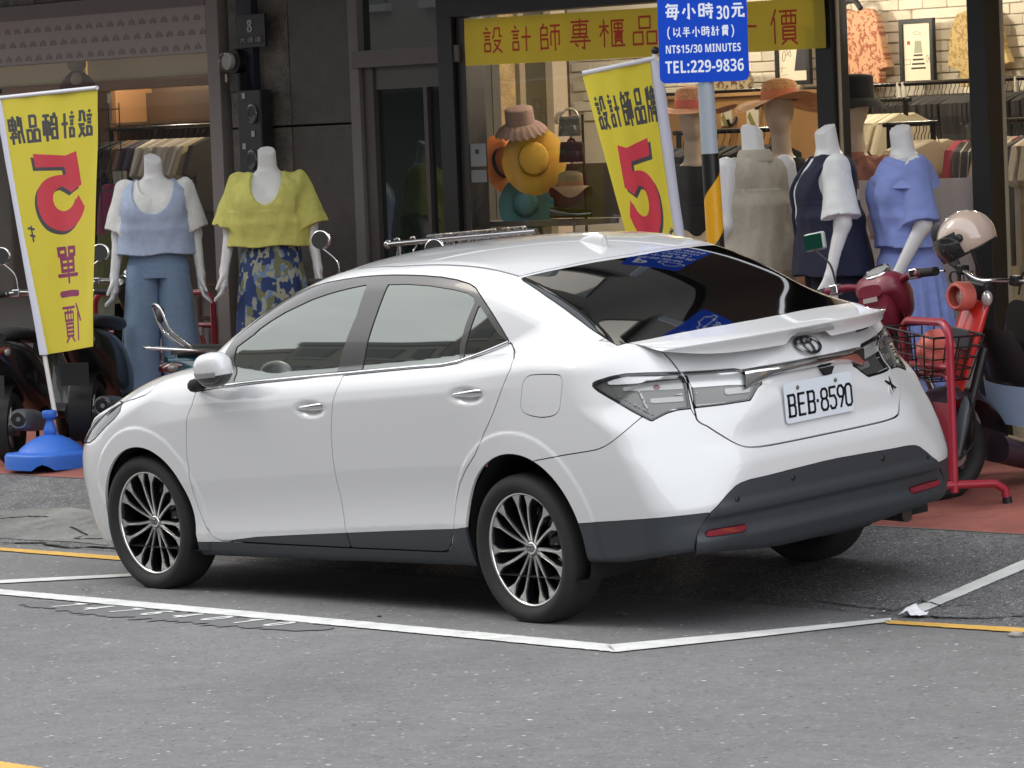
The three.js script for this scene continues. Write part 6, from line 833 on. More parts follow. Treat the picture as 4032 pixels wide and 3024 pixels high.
{ const zl = 1.62, P = (u, v) => onZ(u, v, zl), base = onGround(112, 1012); base.y = groundY(base.z) + 0.006;
  saleFlag('yellow sale flag on blue water base seen from its back', base, P(-2, 216), P(210, 194), P(96, 766), P(206, 748), true, { wave: 0.012, poleAt: 0, sock: 0.29, foot: base });
  const z2 = 2.15, b2 = onZ(1512, 900, z2), near = (u, v) => onZ(u, v, z2 - 0.3); b2.y = groundY(z2) + 0.006;
  saleFlag('yellow sale flag with readable front hanging behind the car roof', b2, near(1258, 164), onZ(1416, 131, z2), near(1446, 850), onZ(1512, 850, z2), false, { wave: 0.016, poleAt: 1, sock: 0.3, foot: b2 }); }
// folding barriers of red tube
const REDT = mat(lin(0.36, 0.022, 0.045), 0.38, { clearcoat: 0.4 }), REDP = mat(lin(0.26, 0.02, 0.035), 0.45);
const loopPts = (w, h, r, n = 6) => { const P = [[-w / 2, 0]]; for (let i = 0; i <= n; i++) { const a = Math.PI - i / n * Math.PI / 2; P.push([-w / 2 + r + Math.cos(a) * r, h - r + Math.sin(a) * r]); } for (let i = 0; i <= n; i++) { const a = Math.PI / 2 - i / n * Math.PI / 2; P.push([w / 2 - r + Math.cos(a) * r, h - r + Math.sin(a) * r]); } P.push([w / 2, 0]); return P; };
function barrier(label, pos, yaw, h, w, art) {
  const t = thing('tube_barrier', label, 'barrier', undefined, pos, yaw), bar = (pts, r) => polyTube(pts, r, 10);
  mesh('frame_tube', bar(loopPts(w, h, 0.09).map(([x, y]) => [x, y + 0.08, 0.0]), 0.019), REDT, t); mesh('inner_tube', bar(loopPts(w - 0.13, h - 0.24, 0.08).map(([x, y]) => [x, y + 0.08, 0.03]), 0.014), REDT, t); mesh('cross_tube', cylG(0.016, 0.016, [-w / 2, h - 0.12, 0], [w / 2, h - 0.12, 0], 10), REDT, t);
  for (const s of [-1, 1]) { const f = mesh('foot_tube', bar([[s * w / 2, 0.02, -0.26], [s * w / 2, 0.08, -0.25], [s * w / 2, 0.11, -0.2], [s * w / 2, 0.115, 0], [s * w / 2, 0.11, 0.2], [s * w / 2, 0.08, 0.25], [s * w / 2, 0.02, 0.26]], 0.019), REDT, t); for (const q of [-1, 1]) mesh('rubber_cap', cylG(0.023, 0.021, [s * w / 2, 0.0, q * 0.262], [s * w / 2, 0.045, q * 0.258], 14), BLACKM, f); }
  mesh('panel', boxG(w - 0.16, h - 0.42, 0.012, 0, 0.08 + (h - 0.42) / 2 + 0.05, 0.03), REDP, t);
  if (art) { const tx = canvasTex(512, 256, (g, W, H) => { g.fillStyle = '#c8c0bc'; g.fillRect(0, 0, W, H); g.fillStyle = '#17141a'; for (let k = -2; k < 6; k++) { g.beginPath(); g.moveTo(k * 130, 0); g.lineTo(k * 130 + 46, 0); g.lineTo(k * 130 + 156, H * 0.55); g.lineTo(k * 130 + 110, H * 0.55); g.fill(); } g.fillStyle = '#cfc7c4'; g.fillRect(0, H * 0.5, W, H * 0.4); [...'留通道'].forEach((c, i) => glyph(g, c, 40 + i * 155, H * 0.52, 130, 92, 13, '#6c2b35')); g.fillStyle = '#d8d2cf'; g.fillRect(0, H * 0.9, W, H * 0.1); });
    const pn = mesh('notice', boxG(w - 0.15, 0.26, 0.014, 0, h - 0.26, 0.032), mat(lin(1, 1, 1), 0.5, { map: tx }), t); }
  return t; }
{ const a = onZ(206, 700, 3.12), b = onZ(462, 700, 3.25); const c = a.clone().lerp(b, 0.5), yaw = Math.atan2(-(b.z - a.z), b.x - a.x); const top = onZ(250, 633, 3.15).y; barrier('red tube barrier with striped keep clear notice behind the blue jeans mannequin', [c.x, groundY(c.z), c.z], Math.atan2(-(a.z - b.z), a.x - b.x) + Math.PI, top - groundY(c.z) - 0.08, a.distanceTo(b), true);
  const f1 = onGround(2117, 1092), f2 = onGround(1974, 1116), m = f1.clone().lerp(f2, 0.5), dir = f1.clone().sub(f2); barrier('red tube barrier standing at the car tail beside the basket scooter', [m.x + 0.16, groundY(m.z + 0.1), m.z + 0.18 - 0.12], Math.atan2(dir.x, dir.z), onZ(1985, 703, 1.85).y - groundY(1.85) - 0.06, 0.52, false); }
// garment rail with empty hangers outside
{ const a = onZ(846, 528, 3.0), b = onZ(1108, 500, 3.0), t = thing('garment_rail', 'chrome garment rail with empty hangers behind the car roof', 'rail', undefined, [0, 0, 0]); const CH = mat(lin(0.6, 0.6, 0.62), 0.15, { metalness: 1 });
  mesh('rail', cylG(0.016, 0.016, [a.x + 0.03, a.y, 3.0], [b.x - 0.2, b.y, 3.0], 16), CH, t); mesh('rail_end', sphG(0.028, a.x + 0.03, a.y, 3.0, 0.8, 1, 1), CH, t); for (const x of [a.x - 0.07, b.x - 0.1]) mesh('upright', cylG(0.014, 0.014, [x, groundY(3), 3.0], [x, a.y, 3.0], 12), CH, t); mesh('foot', cylG(0.016, 0.016, [a.x - 0.07, groundY(3) + 0.02, 2.75], [a.x - 0.07, groundY(3) + 0.02, 3.25], 12), CH, t); mesh('foot', cylG(0.016, 0.016, [b.x - 0.1, groundY(3) + 0.02, 2.75], [b.x - 0.1, groundY(3) + 0.02, 3.25], 12), CH, t);
  const hk = merge([tubeG([[0, -0.085, 0], [0, -0.05, 0.004], [0, -0.03, 0.022], [0, 0, 0.026], [0, 0.024, 0.006], [0, 0.018, -0.018]], 0.0055, 24, 6), tubeG([[0, -0.085, 0], [0, -0.14, 0.18], [0, -0.17, 0.21], [0, -0.175, 0.0], [0, -0.17, -0.21], [0, -0.14, -0.18], [0, -0.085, 0]], 0.004, 40, 6)]); const WH = mat(lin(0.72, 0.73, 0.76), 0.2, { metalness: 0.8 });
  const xs = [0.05, 0.20]; for (let i = 0; i < 24; i++) xs.push(0.36 + i * 0.026 + rr(-0.004, 0.004)); for (let i = 0; i < 6; i++) xs.push(1.04 + i * 0.035); const L = a.x - b.x;
  for (const x of xs) { const o = mesh('wire_hanger', hk, WH); tag(o, 'empty silver wire hanger on the chrome rail', 'hanger', 'empty hangers on the chrome rail'); o.position.set(a.x - x * L / 1.12, lerp(a.y, b.y, x / 1.3) + 0.006, 3.0); o.rotation.y = rr(-0.35, 0.35); } }
// meters, house number, boxes on the stone
{ const z = ZF - 0.075, plate = thing('house_number', 'dark house number plate with a pale figure 8', 'sign', undefined, [0, 0, 0]); const a = onZ(510, 34, z), b = onZ(576, 100, z), W = a.x - b.x, H = a.y - b.y;
  mesh('plate', boxG(W, H, 0.02, (a.x + b.x) / 2, (a.y + b.y) / 2, z), mat(lin(0.012, 0.012, 0.016), 0.35), plate); const WT = mat(lin(0.4, 0.4, 0.38), 0.6); mesh('figure', textG('8', 0.075, 0.004).rotateY(Math.PI).translate((a.x + b.x) / 2, (a.y + b.y) / 2 + 0.03, z - 0.011), WT, plate);
  const tx = canvasTex(256, 96, (g, w, h) => { g.fillStyle = '#14141a'; g.fillRect(0, 0, w, h); glyph(g, '大', 20, 12, 60, 68, 7, '#8a8884'); glyph(g, '通', 98, 12, 60, 68, 6, '#8a8884'); glyph(g, '道', 176, 12, 60, 68, 6, '#8a8884'); }); const tp = new THREE.PlaneGeometry(W * 0.85, 0.05).rotateY(Math.PI).translate((a.x + b.x) / 2, b.y + 0.045, z - 0.0125); mesh('street_name', tp, mat(lin(1, 1, 1), 0.5, { map: tx }), plate);
  const c = onZ(492, 133, ZF - 0.12), m = thing('electricity_meter', 'round glass electricity meter on the stone pillar edge', 'meter', undefined, [c.x, c.y, ZF - 0.12]); mesh('back_plate', cylG(0.075, 0.075, [-0.02, 0, 0.10], [-0.02, 0, 0.02], 28), BLACKM, m); mesh('dial', cylG(0.05, 0.05, [0, 0, 0.02], [0, 0, -0.01], 24), mat(lin(0.4, 0.38, 0.35), 0.4), m); mesh('glass_dome', new THREE.SphereGeometry(0.062, 28, 14, 0, 6.3, 0, 1.57).rotateX(-Math.PI / 2).translate(0, 0, 0.0), PANE, m); mesh('seal_tag', boxG(0.02, 0.05, 0.006, 0.01, -0.10, -0.01, 0.002), mat(lin(0.4, 0.38, 0.34), 0.6), m); mesh('terminal_box', boxG(0.1, 0.12, 0.09, -0.05, -0.13, 0.05, 0.01), BLACKM, m);
  const bx = thing('meter_cabinet', 'black meter cabinet with two round windows on granite', 'cabinet', undefined, [0, 0, 0]); const p = onZ(518, 196, z - 0.02), q = onZ(578, 430, z - 0.02); mesh('case', boxG(p.x - q.x, p.y - q.y, 0.09, (p.x + q.x) / 2, (p.y + q.y) / 2, z + 0.0, 0.008), mat(lin(0.012, 0.011, 0.014), 0.45), bx); for (const v of [246, 345]) { const w = onZ(545, v, z - 0.05); mesh('round_window', latheG([[0, 0.012], [0.045, 0.010], [0.056, 0.016], [0.062, 0.006], [0.062, 0]], 28).rotateX(-Math.PI / 2).scale(0.75, 1, 1).translate(w.x, w.y, z - 0.046), mat(lin(0.06, 0.055, 0.055), 0.12, { clearcoat: 1 }), bx); } for (const [u, v] of [[521, 199], [542, 281], [523, 308]]) { const w = onZ(u + 4, v + 8, z - 0.05); mesh('paper_label', boxG(0.03, 0.035, 0.003, w.x, w.y, z - 0.048), mat(lin(0.45, 0.45, 0.43), 0.7), bx); }
  const ch = thing('cable_duct', 'dark cable duct running up the stone pillar', 'duct', undefined, [0, 0, 0]); mesh('duct', slab(fx(536), fx(568), onZ(550, 195, ZF).y, 3.3, ZF - 0.05, ZF), mat(lin(0.010, 0.013, 0.025), 0.5), ch); }
// number 6 on the dark window column
{ const p = onZ(1033, 441, ZF - 0.02), o = mesh('door_figure', textG('6', 0.07, 0.004, 0.8).rotateY(Math.PI), mat(lin(0.01, 0.01, 0.01), 0.6)); o.position.copy(p); tag(o, 'small black figure 6 on the shop window edge', 'figure'); const st = onZ(1030, 335, ZF - 0.012), s = thing('window_sticker', 'pale notice sticker in the window corner beside the hats', 'sticker', undefined, [st.x, st.y, ZF - 0.008]); mesh('paper', boxG(0.15, 0.13, 0.002), mat(lin(0.24, 0.25, 0.25), 0.7), s); mesh('mark', boxG(0.03, 0.025, 0.002, 0.0, 0.02, -0.002), BLACKM, s); mesh('strip', boxG(0.15, 0.07, 0.002, 0, -0.12, 0), mat(lin(0.2, 0.21, 0.21), 0.7), s); }
// ---------------------------------------------------------------- stock inside the shops
// hats and bags in the window, left of the flag
const zh = 3.82, hp = (x, y) => onZ((1800 + x * 0.42194) / S, (250 + y * 0.42194) / S, zh);   // pixels of a closer view of this corner
{ const hs = (label, x, y, rot, R, r, h, m, band, o) => { const p = hp(x, y); const t = hat(label, p.x, p.y, p.z, [0, 0, 0], R, r, h, m, band, o); t.rotation.order = 'YXZ'; t.rotation.set(rot[0], rot[1], rot[2]); return t; };
  hs('mauve cloth hat with ruffled brim, topmost of the window hats', 590, 560, [0.2, -2.26, 0.1], 0.155, 0.082, 0.10, mat(lin(0.27, 0.175, 0.155), 0.9), null, { ruff: 0.008, droop: 0.06, dome: 0.15, wave: 0.006 });
  const face = (label, x, y, yaw, tip, R, r, h, m, band, o) => { const t = hs(label, x, y, [1.35 + tip, yaw, 0], R, r, h, m, band, o); return t; };
  face('orange straw hat with black ribbon hung on its side', 420, 930, -1.55, 0.0, 0.155, 0.075, 0.09, mat(lin(0.55, 0.16, 0.03), 0.85), mat(lin(0.006, 0.006, 0.006), 0.9), { wave: 0.015, bandH: 0.035, droop: 0.01 });
  face('large yellow cloth hat with folded bow behind the orange hat', 720, 900, -2.3, 0.0, 0.185, 0.085, 0.07, mat(lin(0.58, 0.33, 0.045), 0.85), mat(lin(0.55, 0.31, 0.04), 0.85), { wave: 0.02, bandH: 0.04 });
  face('teal straw hat, lowest of the window hats', 640, 1310, -2.35, 0.0, 0.16, 0.07, 0.10, mat(lin(0.06, 0.20, 0.21), 0.85), mat(lin(0.01, 0.04, 0.05), 0.85), { wave: 0.015, bandH: 0.01, dome: 0.6 });
  hs('striped cloth hat with turned-up brim below the black bag', 1060, 1140, [0.0, -2.3, 0], 0.125, 0.07, 0.085, mat(lin(0.23, 0.17, 0.10), 0.9), mat(lin(0.35, 0.14, 0.07), 0.9), { droop: 0.035, wave: 0.03, n: 3, bandH: 0.02 });
  const bag = (label, x, y, w, h, m, hm, ring) => { const p = hp(x, y), t = thing('handbag', label, 'bag', 'handbags in the shop window', [p.x, p.y, p.z], -2.3); mesh('bag_body', grid(36, 14, (u, v) => { const a = u * 2 * Math.PI, q = lerp(1, 0.86, v), yy = lerp(-h / 2, h / 2, v), c = Math.cos(a), s = Math.sin(a); return [Math.sign(c) * Math.pow(Math.abs(c), 0.6) * w / 2 * q, yy, Math.sign(s) * Math.pow(Math.abs(s), 0.7) * 0.045 * q * (1 + 0.15 * Math.sin(v * 3.1))]; }), m, t); mesh('bag_flap', boxG(w * 0.84, h * 0.4, 0.012, 0, h * 0.28, 0.044, 0.005), m, t); mesh('bag_top', boxG(w * 0.82, 0.012, 0.07, 0, h / 2, 0, 0.005), m, t); mesh('handle', new THREE.TorusGeometry(ring, 0.007, 8, 30, Math.PI).translate(0, h / 2, 0), hm, t); return t; };
  const sb = bag('silver grey leather handbag with scarf on its ring handle', 1050, 590, 0.135, 0.105, mat(lin(0.16, 0.165, 0.17), 0.16, { metalness: 0.7 }), mat(lin(0.5, 0.46, 0.36), 0.3, { metalness: 0.8 }), 0.048); mesh('scarf', tubeG([[-0.03, 0.09, 0.01], [-0.06, 0.075, 0.03], [-0.075, 0.04, 0.03], [-0.07, 0.02, 0.035]], 0.012, 16, 6), mat(lin(0.5, 0.42, 0.36), 0.8), sb);
  bag('flat black leather bag under the silver handbag', 1070, 830, 0.15, 0.11, mat(lin(0.010, 0.008, 0.009), 0.3), BLACKM, 0.02);
  const p = hp(1060, 1400), t = thing('patent_shoes', 'pair of glossy black shoes on the window shelf', 'shoes', undefined, [p.x, p.y - 0.03, p.z], -2.6); for (const z of [-0.04, 0.04]) mesh('shoe', grid(24, 12, (u, v) => { const a = u * 2 * Math.PI, tt = v, w = 0.036 * Math.sin(Math.PI * (0.12 + 0.8 * tt)), hh = lerp(0.05, 0.025, tt); return [-0.11 + 0.22 * tt, 0.02 + hh * Math.max(0, Math.sin(a)) + 0.012 * Math.min(0, Math.sin(a)), z + Math.cos(a) * w]; }), mat(lin(0.006, 0.006, 0.006), 0.08, { clearcoat: 1 }), t);
  const a = hp(60, 1520), b = hp(1260, 1440), sh = thing('display_shelf', 'low window shelf carrying hats and shoes', 'shelf', undefined, [0, 0, 0]); mesh('shelf_board', slab(a.x + 0.1, b.x, p.y - 0.065, p.y - 0.035, zh - 0.15, zh + 0.2), mat(lin(0.1, 0.085, 0.07), 0.6), sh); mesh('back_board', slab(a.x - 0.3, b.x - 0.05, p.y - 0.03, p.y + 0.28, zh + 0.2, zh + 0.23), mat(lin(0.16, 0.13, 0.10), 0.7), sh);
  for (const q of [[1100, 460], [590, 600], [640, 1000]]) { } const st = thing('hat_stand', 'dark hat stand holding the window hats and bags', 'stand', undefined, [0, 0, 0]); const s0 = hp(640, 760), s1 = hp(1060, 640); for (const s of [s0, s1]) mesh('upright', cylG(0.008, 0.008, [s.x, fl, zh + 0.09], [s.x, s.y + 0.1, zh + 0.09], 8), BLACKM, st); }
// hanging clothes
function garmentG(w, len, kind, seed) {   // in the y-z plane, hook at the origin
  const sl = kind === 'sleeve' ? 1 : 0, pr = [[0.055, -0.075], [w * 0.5, -0.125], [w * 0.5 + 0.07 * sl, -0.30 * (sl ? 1 : 0.6)], [w * 0.5 + 0.02 * sl, -0.33 * (sl ? 1 : 0.6)], [w * 0.46, -0.3], [w * 0.48, -len]];
  const half = pr.map(([z, y]) => [z, y]), shp = [...half.slice().reverse().map(([z, y]) => [-z, y]), [0, -0.09], ...half];
  const g = new THREE.ExtrudeGeometry(new THREE.Shape(shp.map((p) => new THREE.Vector2(...p))), { depth: 0.018, bevelEnabled: true, bevelSize: 0.006, bevelThickness: 0.008, bevelSegments: 2, steps: 1, curveSegments: 4 }).translate(0, 0, -0.009), p = g.attributes.position; for (let i = 0; i < p.count; i++) p.setZ(i, p.getZ(i) * (1 + 0.8 * vnoise(p.getX(i) * 18, p.getY(i) * 6, seed)) + 0.02 * (vnoise(p.getX(i) * 9, p.getY(i) * 5, seed + 4) - 0.5)); g.computeVertexNormals(); return g.rotateY(Math.PI / 2);
}
const hookG = merge([tubeG([[0, -0.085, 0], [0, -0.045, 0.002], [0, -0.022, 0.016], [0, 0.004, 0.016], [0, 0.02, -0.002], [0, 0.012, -0.016]], 0.0028, 18, 5), tubeG([[0, -0.085, 0], [0, -0.105, 0.09], [0, -0.13, 0.19]], 0.008, 10, 6), tubeG([[0, -0.085, 0], [0, -0.105, -0.09], [0, -0.13, -0.19]], 0.008, 10, 6)]), HOOK = mat(lin(0.03, 0.028, 0.026), 0.3, { metalness: 0.3 });
const garCache = new Map();
function hung(name, label, cat, group, x, y, z, color, w, len, kind, yaw = 0) { const key = [w, len, kind].join(), seed = garCache.size; if (!garCache.has(key)) garCache.set(key, garmentG(w, len, kind, seed)); const t = thing(name, label, cat, group, [x, y, z], yaw); mesh('garment', garCache.get(key), color, t); mesh('hanger', hookG, HOOK, t); return t; }
const railM = mat(lin(0.02, 0.018, 0.016), 0.25, { metalness: 0.6 });
function rack(label, x0, x1, y, z, o = {}) { const t = thing('clothes_rack', label, 'rack', undefined, [0, 0, 0]); mesh('rail', cylG(0.014, 0.014, [x0, y, z], [x1, y, z], 12), railM, t); for (const x of o.legs ?? [x0 - 0.04, x1 + 0.04]) mesh('upright', cylG(0.016, 0.016, [x, fl, z], [x, y + 0.012, z], 12), o.pale ? mat(lin(0.4, 0.38, 0.34), 0.4) : railM, t); return t; }
const tones = { black: [[0.010, 0.009, 0.009], [0.016, 0.014, 0.013], [0.008, 0.008, 0.010]], cream: [[0.62, 0.55, 0.40], [0.68, 0.62, 0.48], [0.55, 0.48, 0.34]], mixed: [[0.42, 0.34, 0.22], [0.5, 0.45, 0.36], [0.35, 0.04, 0.07], [0.08, 0.07, 0.06], [0.55, 0.50, 0.42]] };
const fabCache = {}; const fab = (k, i) => (fabCache[k + i] ??= mat(lin(...tones[k][i % tones[k].length]), 0.9));
{ const zr1 = 6.55, P = (x, y, z) => onZ((3024 + x * 0.4557) / S, (y * 0.4557) / S, z), a = P(320, 768, zr1), b = P(2400, 742, zr1);
  rack('long black rail of dark clothes against the brick wall', a.x, b.x, a.y, zr1, { legs: [P(1130, 800, zr1).x, P(1175, 800, zr1).x, P(2150, 800, zr1).x], pale: true });
  for (let i = 0; i < 34; i++) { const t = i / 33, x = lerp(P(1215, 760, zr1).x, P(2400, 742, zr1).x, t) + rr(-0.01, 0.01); hung('dark_garment', 'black garment on the long rail by the brick wall', 'garment', 'dark clothes on the long rail', x, a.y - 0.01, zr1, fab('black', i), 0.42, 0.9, 'plain', rr(-0.12, 0.12)); }
  for (let i = 0; i < 11; i++) { const t = i / 10, x = lerp(P(640, 765, zr1).x, P(1090, 765, zr1).x, t); hung('dark_garment', 'black garment on the rail behind the black bucket hat', 'garment', 'dark clothes beside the hat', x, a.y - 0.01, zr1, fab('black', i), 0.40, 0.85, 'plain', rr(-0.12, 0.12)); }
  const zr2 = 5.6, c = P(640, 900, zr2), d = P(1300, 900, zr2); for (let i = 0; i < 9; i++) { const t = i / 8, x = lerp(P(860, 900, zr2).x, P(1180, 900, zr2).x, t); hung('cream_top', 'cream top hanging between the black rails', 'garment', 'cream tops on the middle rail', x, P(1000, 880, zr2).y, zr2, fab('cream', i), 0.36, 0.55, 'sleeve', rr(-0.15, 0.15)); }
  rack('short rail of cream tops in the middle of the shop', P(830, 880, zr2).x, P(1230, 880, zr2).x, P(1000, 872, zr2).y, zr2);
  const zr3 = 4.75, e = P(1000, 1080, zr3), f = P(1470, 1062, zr3); rack('front rail with beige shirts and striped tops', e.x, f.x, e.y, zr3); for (let i = 0; i < 8; i++) { const x = lerp(P(1260, 1075, zr3).x, P(1470, 1062, zr3).x, i / 7); hung('beige_shirt', 'beige shirt on the front rail in the window', 'garment', 'beige shirts on the front rail', x, e.y - 0.02, zr3, fab('cream', i + 1), 0.40, 0.62, 'sleeve', rr(-0.3, 0.3)); }
  const stripe = mat(lin(1, 1, 1), 0.9, { map: canvasTex(64, 256, (g, w, h) => { g.fillStyle = '#d8cfc0'; g.fillRect(0, 0, w, h); g.fillStyle = '#15120f'; for (let y = 0; y < h; y += 32) g.fillRect(0, y, w, 16); }) });
  const gx = P(1720, 1200, zr3); for (let i = 0; i < 3; i++) hung('striped_top', 'black and white striped top next to the beige shirts', 'garment', 'striped tops on the front rail', gx.x - i * 0.06, e.y - 0.04, zr3, stripe, 0.38, 0.6, 'sleeve', 0.5); hung('red_top', 'raspberry red top between beige and striped tops', 'garment', undefined, P(1650, 1200, zr3).x, e.y - 0.03, zr3 + 0.02, fab('mixed', 2), 0.38, 0.6, 'sleeve', 0.4);
  rack('right rail of mixed clothes beside the last post', P(1790, 1060, zr3).x, P(2400, 1030, zr3).x, P(2000, 1045, zr3).y, zr3); for (let i = 0; i < 12; i++) hung('mixed_garment', 'muted garment on the right rail beside the last post', 'garment', 'mixed clothes on the right rail', lerp(P(1990, 1050, zr3).x, P(2380, 1030, zr3).x, i / 11), P(2000, 1045, zr3).y - 0.015, zr3, fab('mixed', i), 0.40, 0.75, i % 2 ? 'sleeve' : 'plain', rr(-0.3, 0.3));
  // clothes pinned flat on the bricks
  const wallZ = 7.26, flat = (label, pts, m) => { const sh = pts.map(([x, y]) => P(x, y, wallZ)), g = new THREE.ExtrudeGeometry(new THREE.Shape(sh.map((p) => new THREE.Vector2(p.x, p.y))), { depth: 0.03, bevelEnabled: true, bevelSize: 0.006, bevelThickness: 0.012, bevelSegments: 2 }), q = g.attributes.position; for (let i = 0; i < q.count; i++) q.setZ(i, q.getZ(i) * (0.6 + 0.9 * vnoise(q.getX(i) * 26, q.getY(i) * 4))); g.computeVertexNormals(); const uv = g.attributes.uv; for (let i = 0; i < uv.count; i++) uv.setXY(i, q.getX(i) * 1.5, q.getY(i) * 1.5); const o = mesh('wall_blouse', g, m); o.position.z = wallZ - 0.06; tag(o, label, 'blouse'); return o; };
  const speck = (r, g2, b, r2, g3, b2) => mat(lin(1, 1, 1), 0.9, { map: noiseTex(256, 256, (u, v) => { const n = tnoise(u, v, 40, 81) * 0.6 + tnoise(u, v, 90, 82) * 0.4; return n > 0.56 ? [r2, g3, b2] : [r, g2, b]; }, true) });
  flat('rust speckled blouse hung flat on the bricks', [[730, 85], [640, 125], [600, 240], [580, 560], [640, 600], [640, 750], [1030, 750], [1030, 600], [1100, 570], [1060, 460], [1000, 150], [960, 85], [890, 80], [810, 110]], speck(0.78, 0.60, 0.47, 0.60, 0.36, 0.27)); flat('olive tan blouse hung flat beside the framed print', [[1790, 90], [1700, 130], [1650, 250], [1630, 560], [1730, 610], [1740, 740], [2060, 740], [2060, 480], [2120, 545], [2150, 530], [2090, 400], [2040, 160], [1960, 90], [1870, 130]], speck(0.74, 0.65, 0.45, 0.62, 0.51, 0.32));
  // dark coat hanger of the blouse
  { const h0 = P(800, 40, wallZ); const o = mesh('wooden_hanger', tubeG([P(720, 80, wallZ), P(760, 20, wallZ), P(810, 5, wallZ), P(850, 15, wallZ), P(890, 75, wallZ)].map((p) => [p.x, p.y, wallZ - 0.09]), 0.018, 20, 8), BLACKM); tag(o, 'thick black hanger holding the rust speckled blouse', 'hanger'); }
  // framed fashion prints
  const frame = (label, x0, y0, x1, y1, art) => { const p = P(x0, y0, wallZ), q = P(x1, y1, wallZ), W = p.x - q.x, H = p.y - q.y, t = thing('framed_print', label, 'picture', undefined, [(p.x + q.x) / 2, (p.y + q.y) / 2, wallZ - 0.05], Math.PI), bw = 0.028; for (const [w, h, x, y] of [[W, bw, 0, H / 2 - bw / 2], [W, bw, 0, -H / 2 + bw / 2], [bw, H - 2 * bw, -W / 2 + bw / 2, 0], [bw, H - 2 * bw, W / 2 - bw / 2, 0]]) mesh('frame_bar', boxG(w, h, 0.03, x, y, 0), BLKF, t); mesh('print', new THREE.PlaneGeometry(W - bw, H - bw), mat(lin(1, 1, 1), 0.6, { map: canvasTex(256, 480, art) }), t); };
  frame('black framed print of a striped skirt outfit', 1188, 170, 1498, 725, (g, w, h) => { g.fillStyle = '#e9ddc4'; g.fillRect(0, 0, w, h); g.fillStyle = '#2b2622'; for (let k = 0; k < 4; k++) { g.fillRect(w * (0.36 - k * 0.03), h * (0.54 + k * 0.07), w * (0.30 + k * 0.06), h * 0.03); } g.fillStyle = '#9aa08a'; g.beginPath(); g.moveTo(w * 0.42, h * 0.32); g.lineTo(w * 0.62, h * 0.32); g.lineTo(w * 0.66, h * 0.52); g.lineTo(w * 0.38, h * 0.52); g.fill(); g.fillStyle = '#a6413a'; g.fillRect(w * 0.16, h * 0.32, w * 0.1, h * 0.06); g.strokeStyle = '#4a4038'; g.lineWidth = 3; g.strokeRect(w * 0.05, h * 0.62, w * 0.2, h * 0.08); g.beginPath(); g.ellipse(w * 0.8, h * 0.62, 8, 30, 0, 0, 7); g.ellipse(w * 0.9, h * 0.62, 8, 30, 0, 0, 7); g.stroke(); g.beginPath(); g.ellipse(w * 0.5, h * 0.2, 30, 12, 0.2, 0, 7); g.stroke(); });
  frame('black framed print of a dark pleated skirt and slippers', 110, 240, 425, 725, (g, w, h) => { g.fillStyle = '#e6d9c2'; g.fillRect(0, 0, w, h); g.fillStyle = '#34323a'; g.beginPath(); g.moveTo(w * 0.62, h * 0.38); g.lineTo(w * 0.92, h * 0.38); g.lineTo(w * 0.98, h * 0.78); g.lineTo(w * 0.52, h * 0.78); g.fill(); g.fillStyle = '#9a9490'; g.fillRect(w * 0.62, h * 0.2, w * 0.3, h * 0.16); g.strokeStyle = '#2d2926'; g.lineWidth = 4; g.beginPath(); g.ellipse(w * 0.2, h * 0.5, 12, 46, 0.1, 0, 7); g.ellipse(w * 0.36, h * 0.42, 12, 44, -0.3, 0, 7); g.stroke(); g.lineWidth = 3; g.beginPath(); g.moveTo(w * 0.06, h * 0.72); g.lineTo(w * 0.26, h * 0.72); g.moveTo(w * 0.14, h * 0.68); g.lineTo(w * 0.12, h * 0.8); g.moveTo(w * 0.1, h * 0.86); g.lineTo(w * 0.3, h * 0.84); g.stroke(); });
  // wooden cabinet with small prints behind the pole, black rail above
  const zc = 5.2, Q = (x, y, z) => onZ((2016 + x * 0.4557) / S, (y * 0.4557) / S, z), c0 = Q(1340, 860, zc), c1 = Q(2420, 1180, zc), cab = thing('wooden_cabinet', 'light brown cabinet with two small plant prints behind the pole', 'cabinet', undefined, [0, 0, 0]); mesh('front_board', slab(c0.x, c1.x, c1.y - 0.25, c0.y, zc, zc + 0.3), mat(lin(0.40, 0.22, 0.085), 0.5), cab); mesh('top_board', slab(c0.x + 0.02, c1.x - 0.02, c0.y, c0.y + 0.02, zc - 0.02, zc + 0.32), mat(lin(0.46, 0.27, 0.12), 0.5), cab); mesh('lower_board', slab(c0.x, c1.x, fl, c1.y - 0.262, zc + 0.01, zc + 0.3), mat(lin(0.2, 0.12, 0.06), 0.6), cab);
  for (const [x0, y0, x1, y1] of [[1818, 950, 1912, 1085], [2038, 920, 2150, 1095]]) { const p = Q(x0, y0, zc), q = Q(x1, y1, zc); const s = mesh('plant_print', boxG(p.x - q.x, p.y - q.y, 0.012, (p.x + q.x) / 2, (p.y + q.y) / 2, zc - 0.008), mat(lin(0.62, 0.56, 0.44), 0.6), cab); mesh('leaf_mark', shapeG([[0, 0], [0.03, 0.05], [0.05, 0.02], [0.02, -0.03], [-0.02, -0.03]], 0.002).translate((p.x + q.x) / 2 - 0.01, (p.y + q.y) / 2 - 0.02, zc - 0.018), mat(lin(0.22, 0.2, 0.06), 0.8), s); }
  for (const [x, y] of [[1940, 1055], [2165, 905]]) { const p = Q(x, y, zc); mesh('coat_hook', tubeG([[p.x, p.y + 0.03, zc], [p.x, p.y, zc - 0.02], [p.x, p.y - 0.02, zc - 0.05], [p.x, p.y + 0.015, zc - 0.07]], 0.01, 14, 6), BLACKM, cab); }
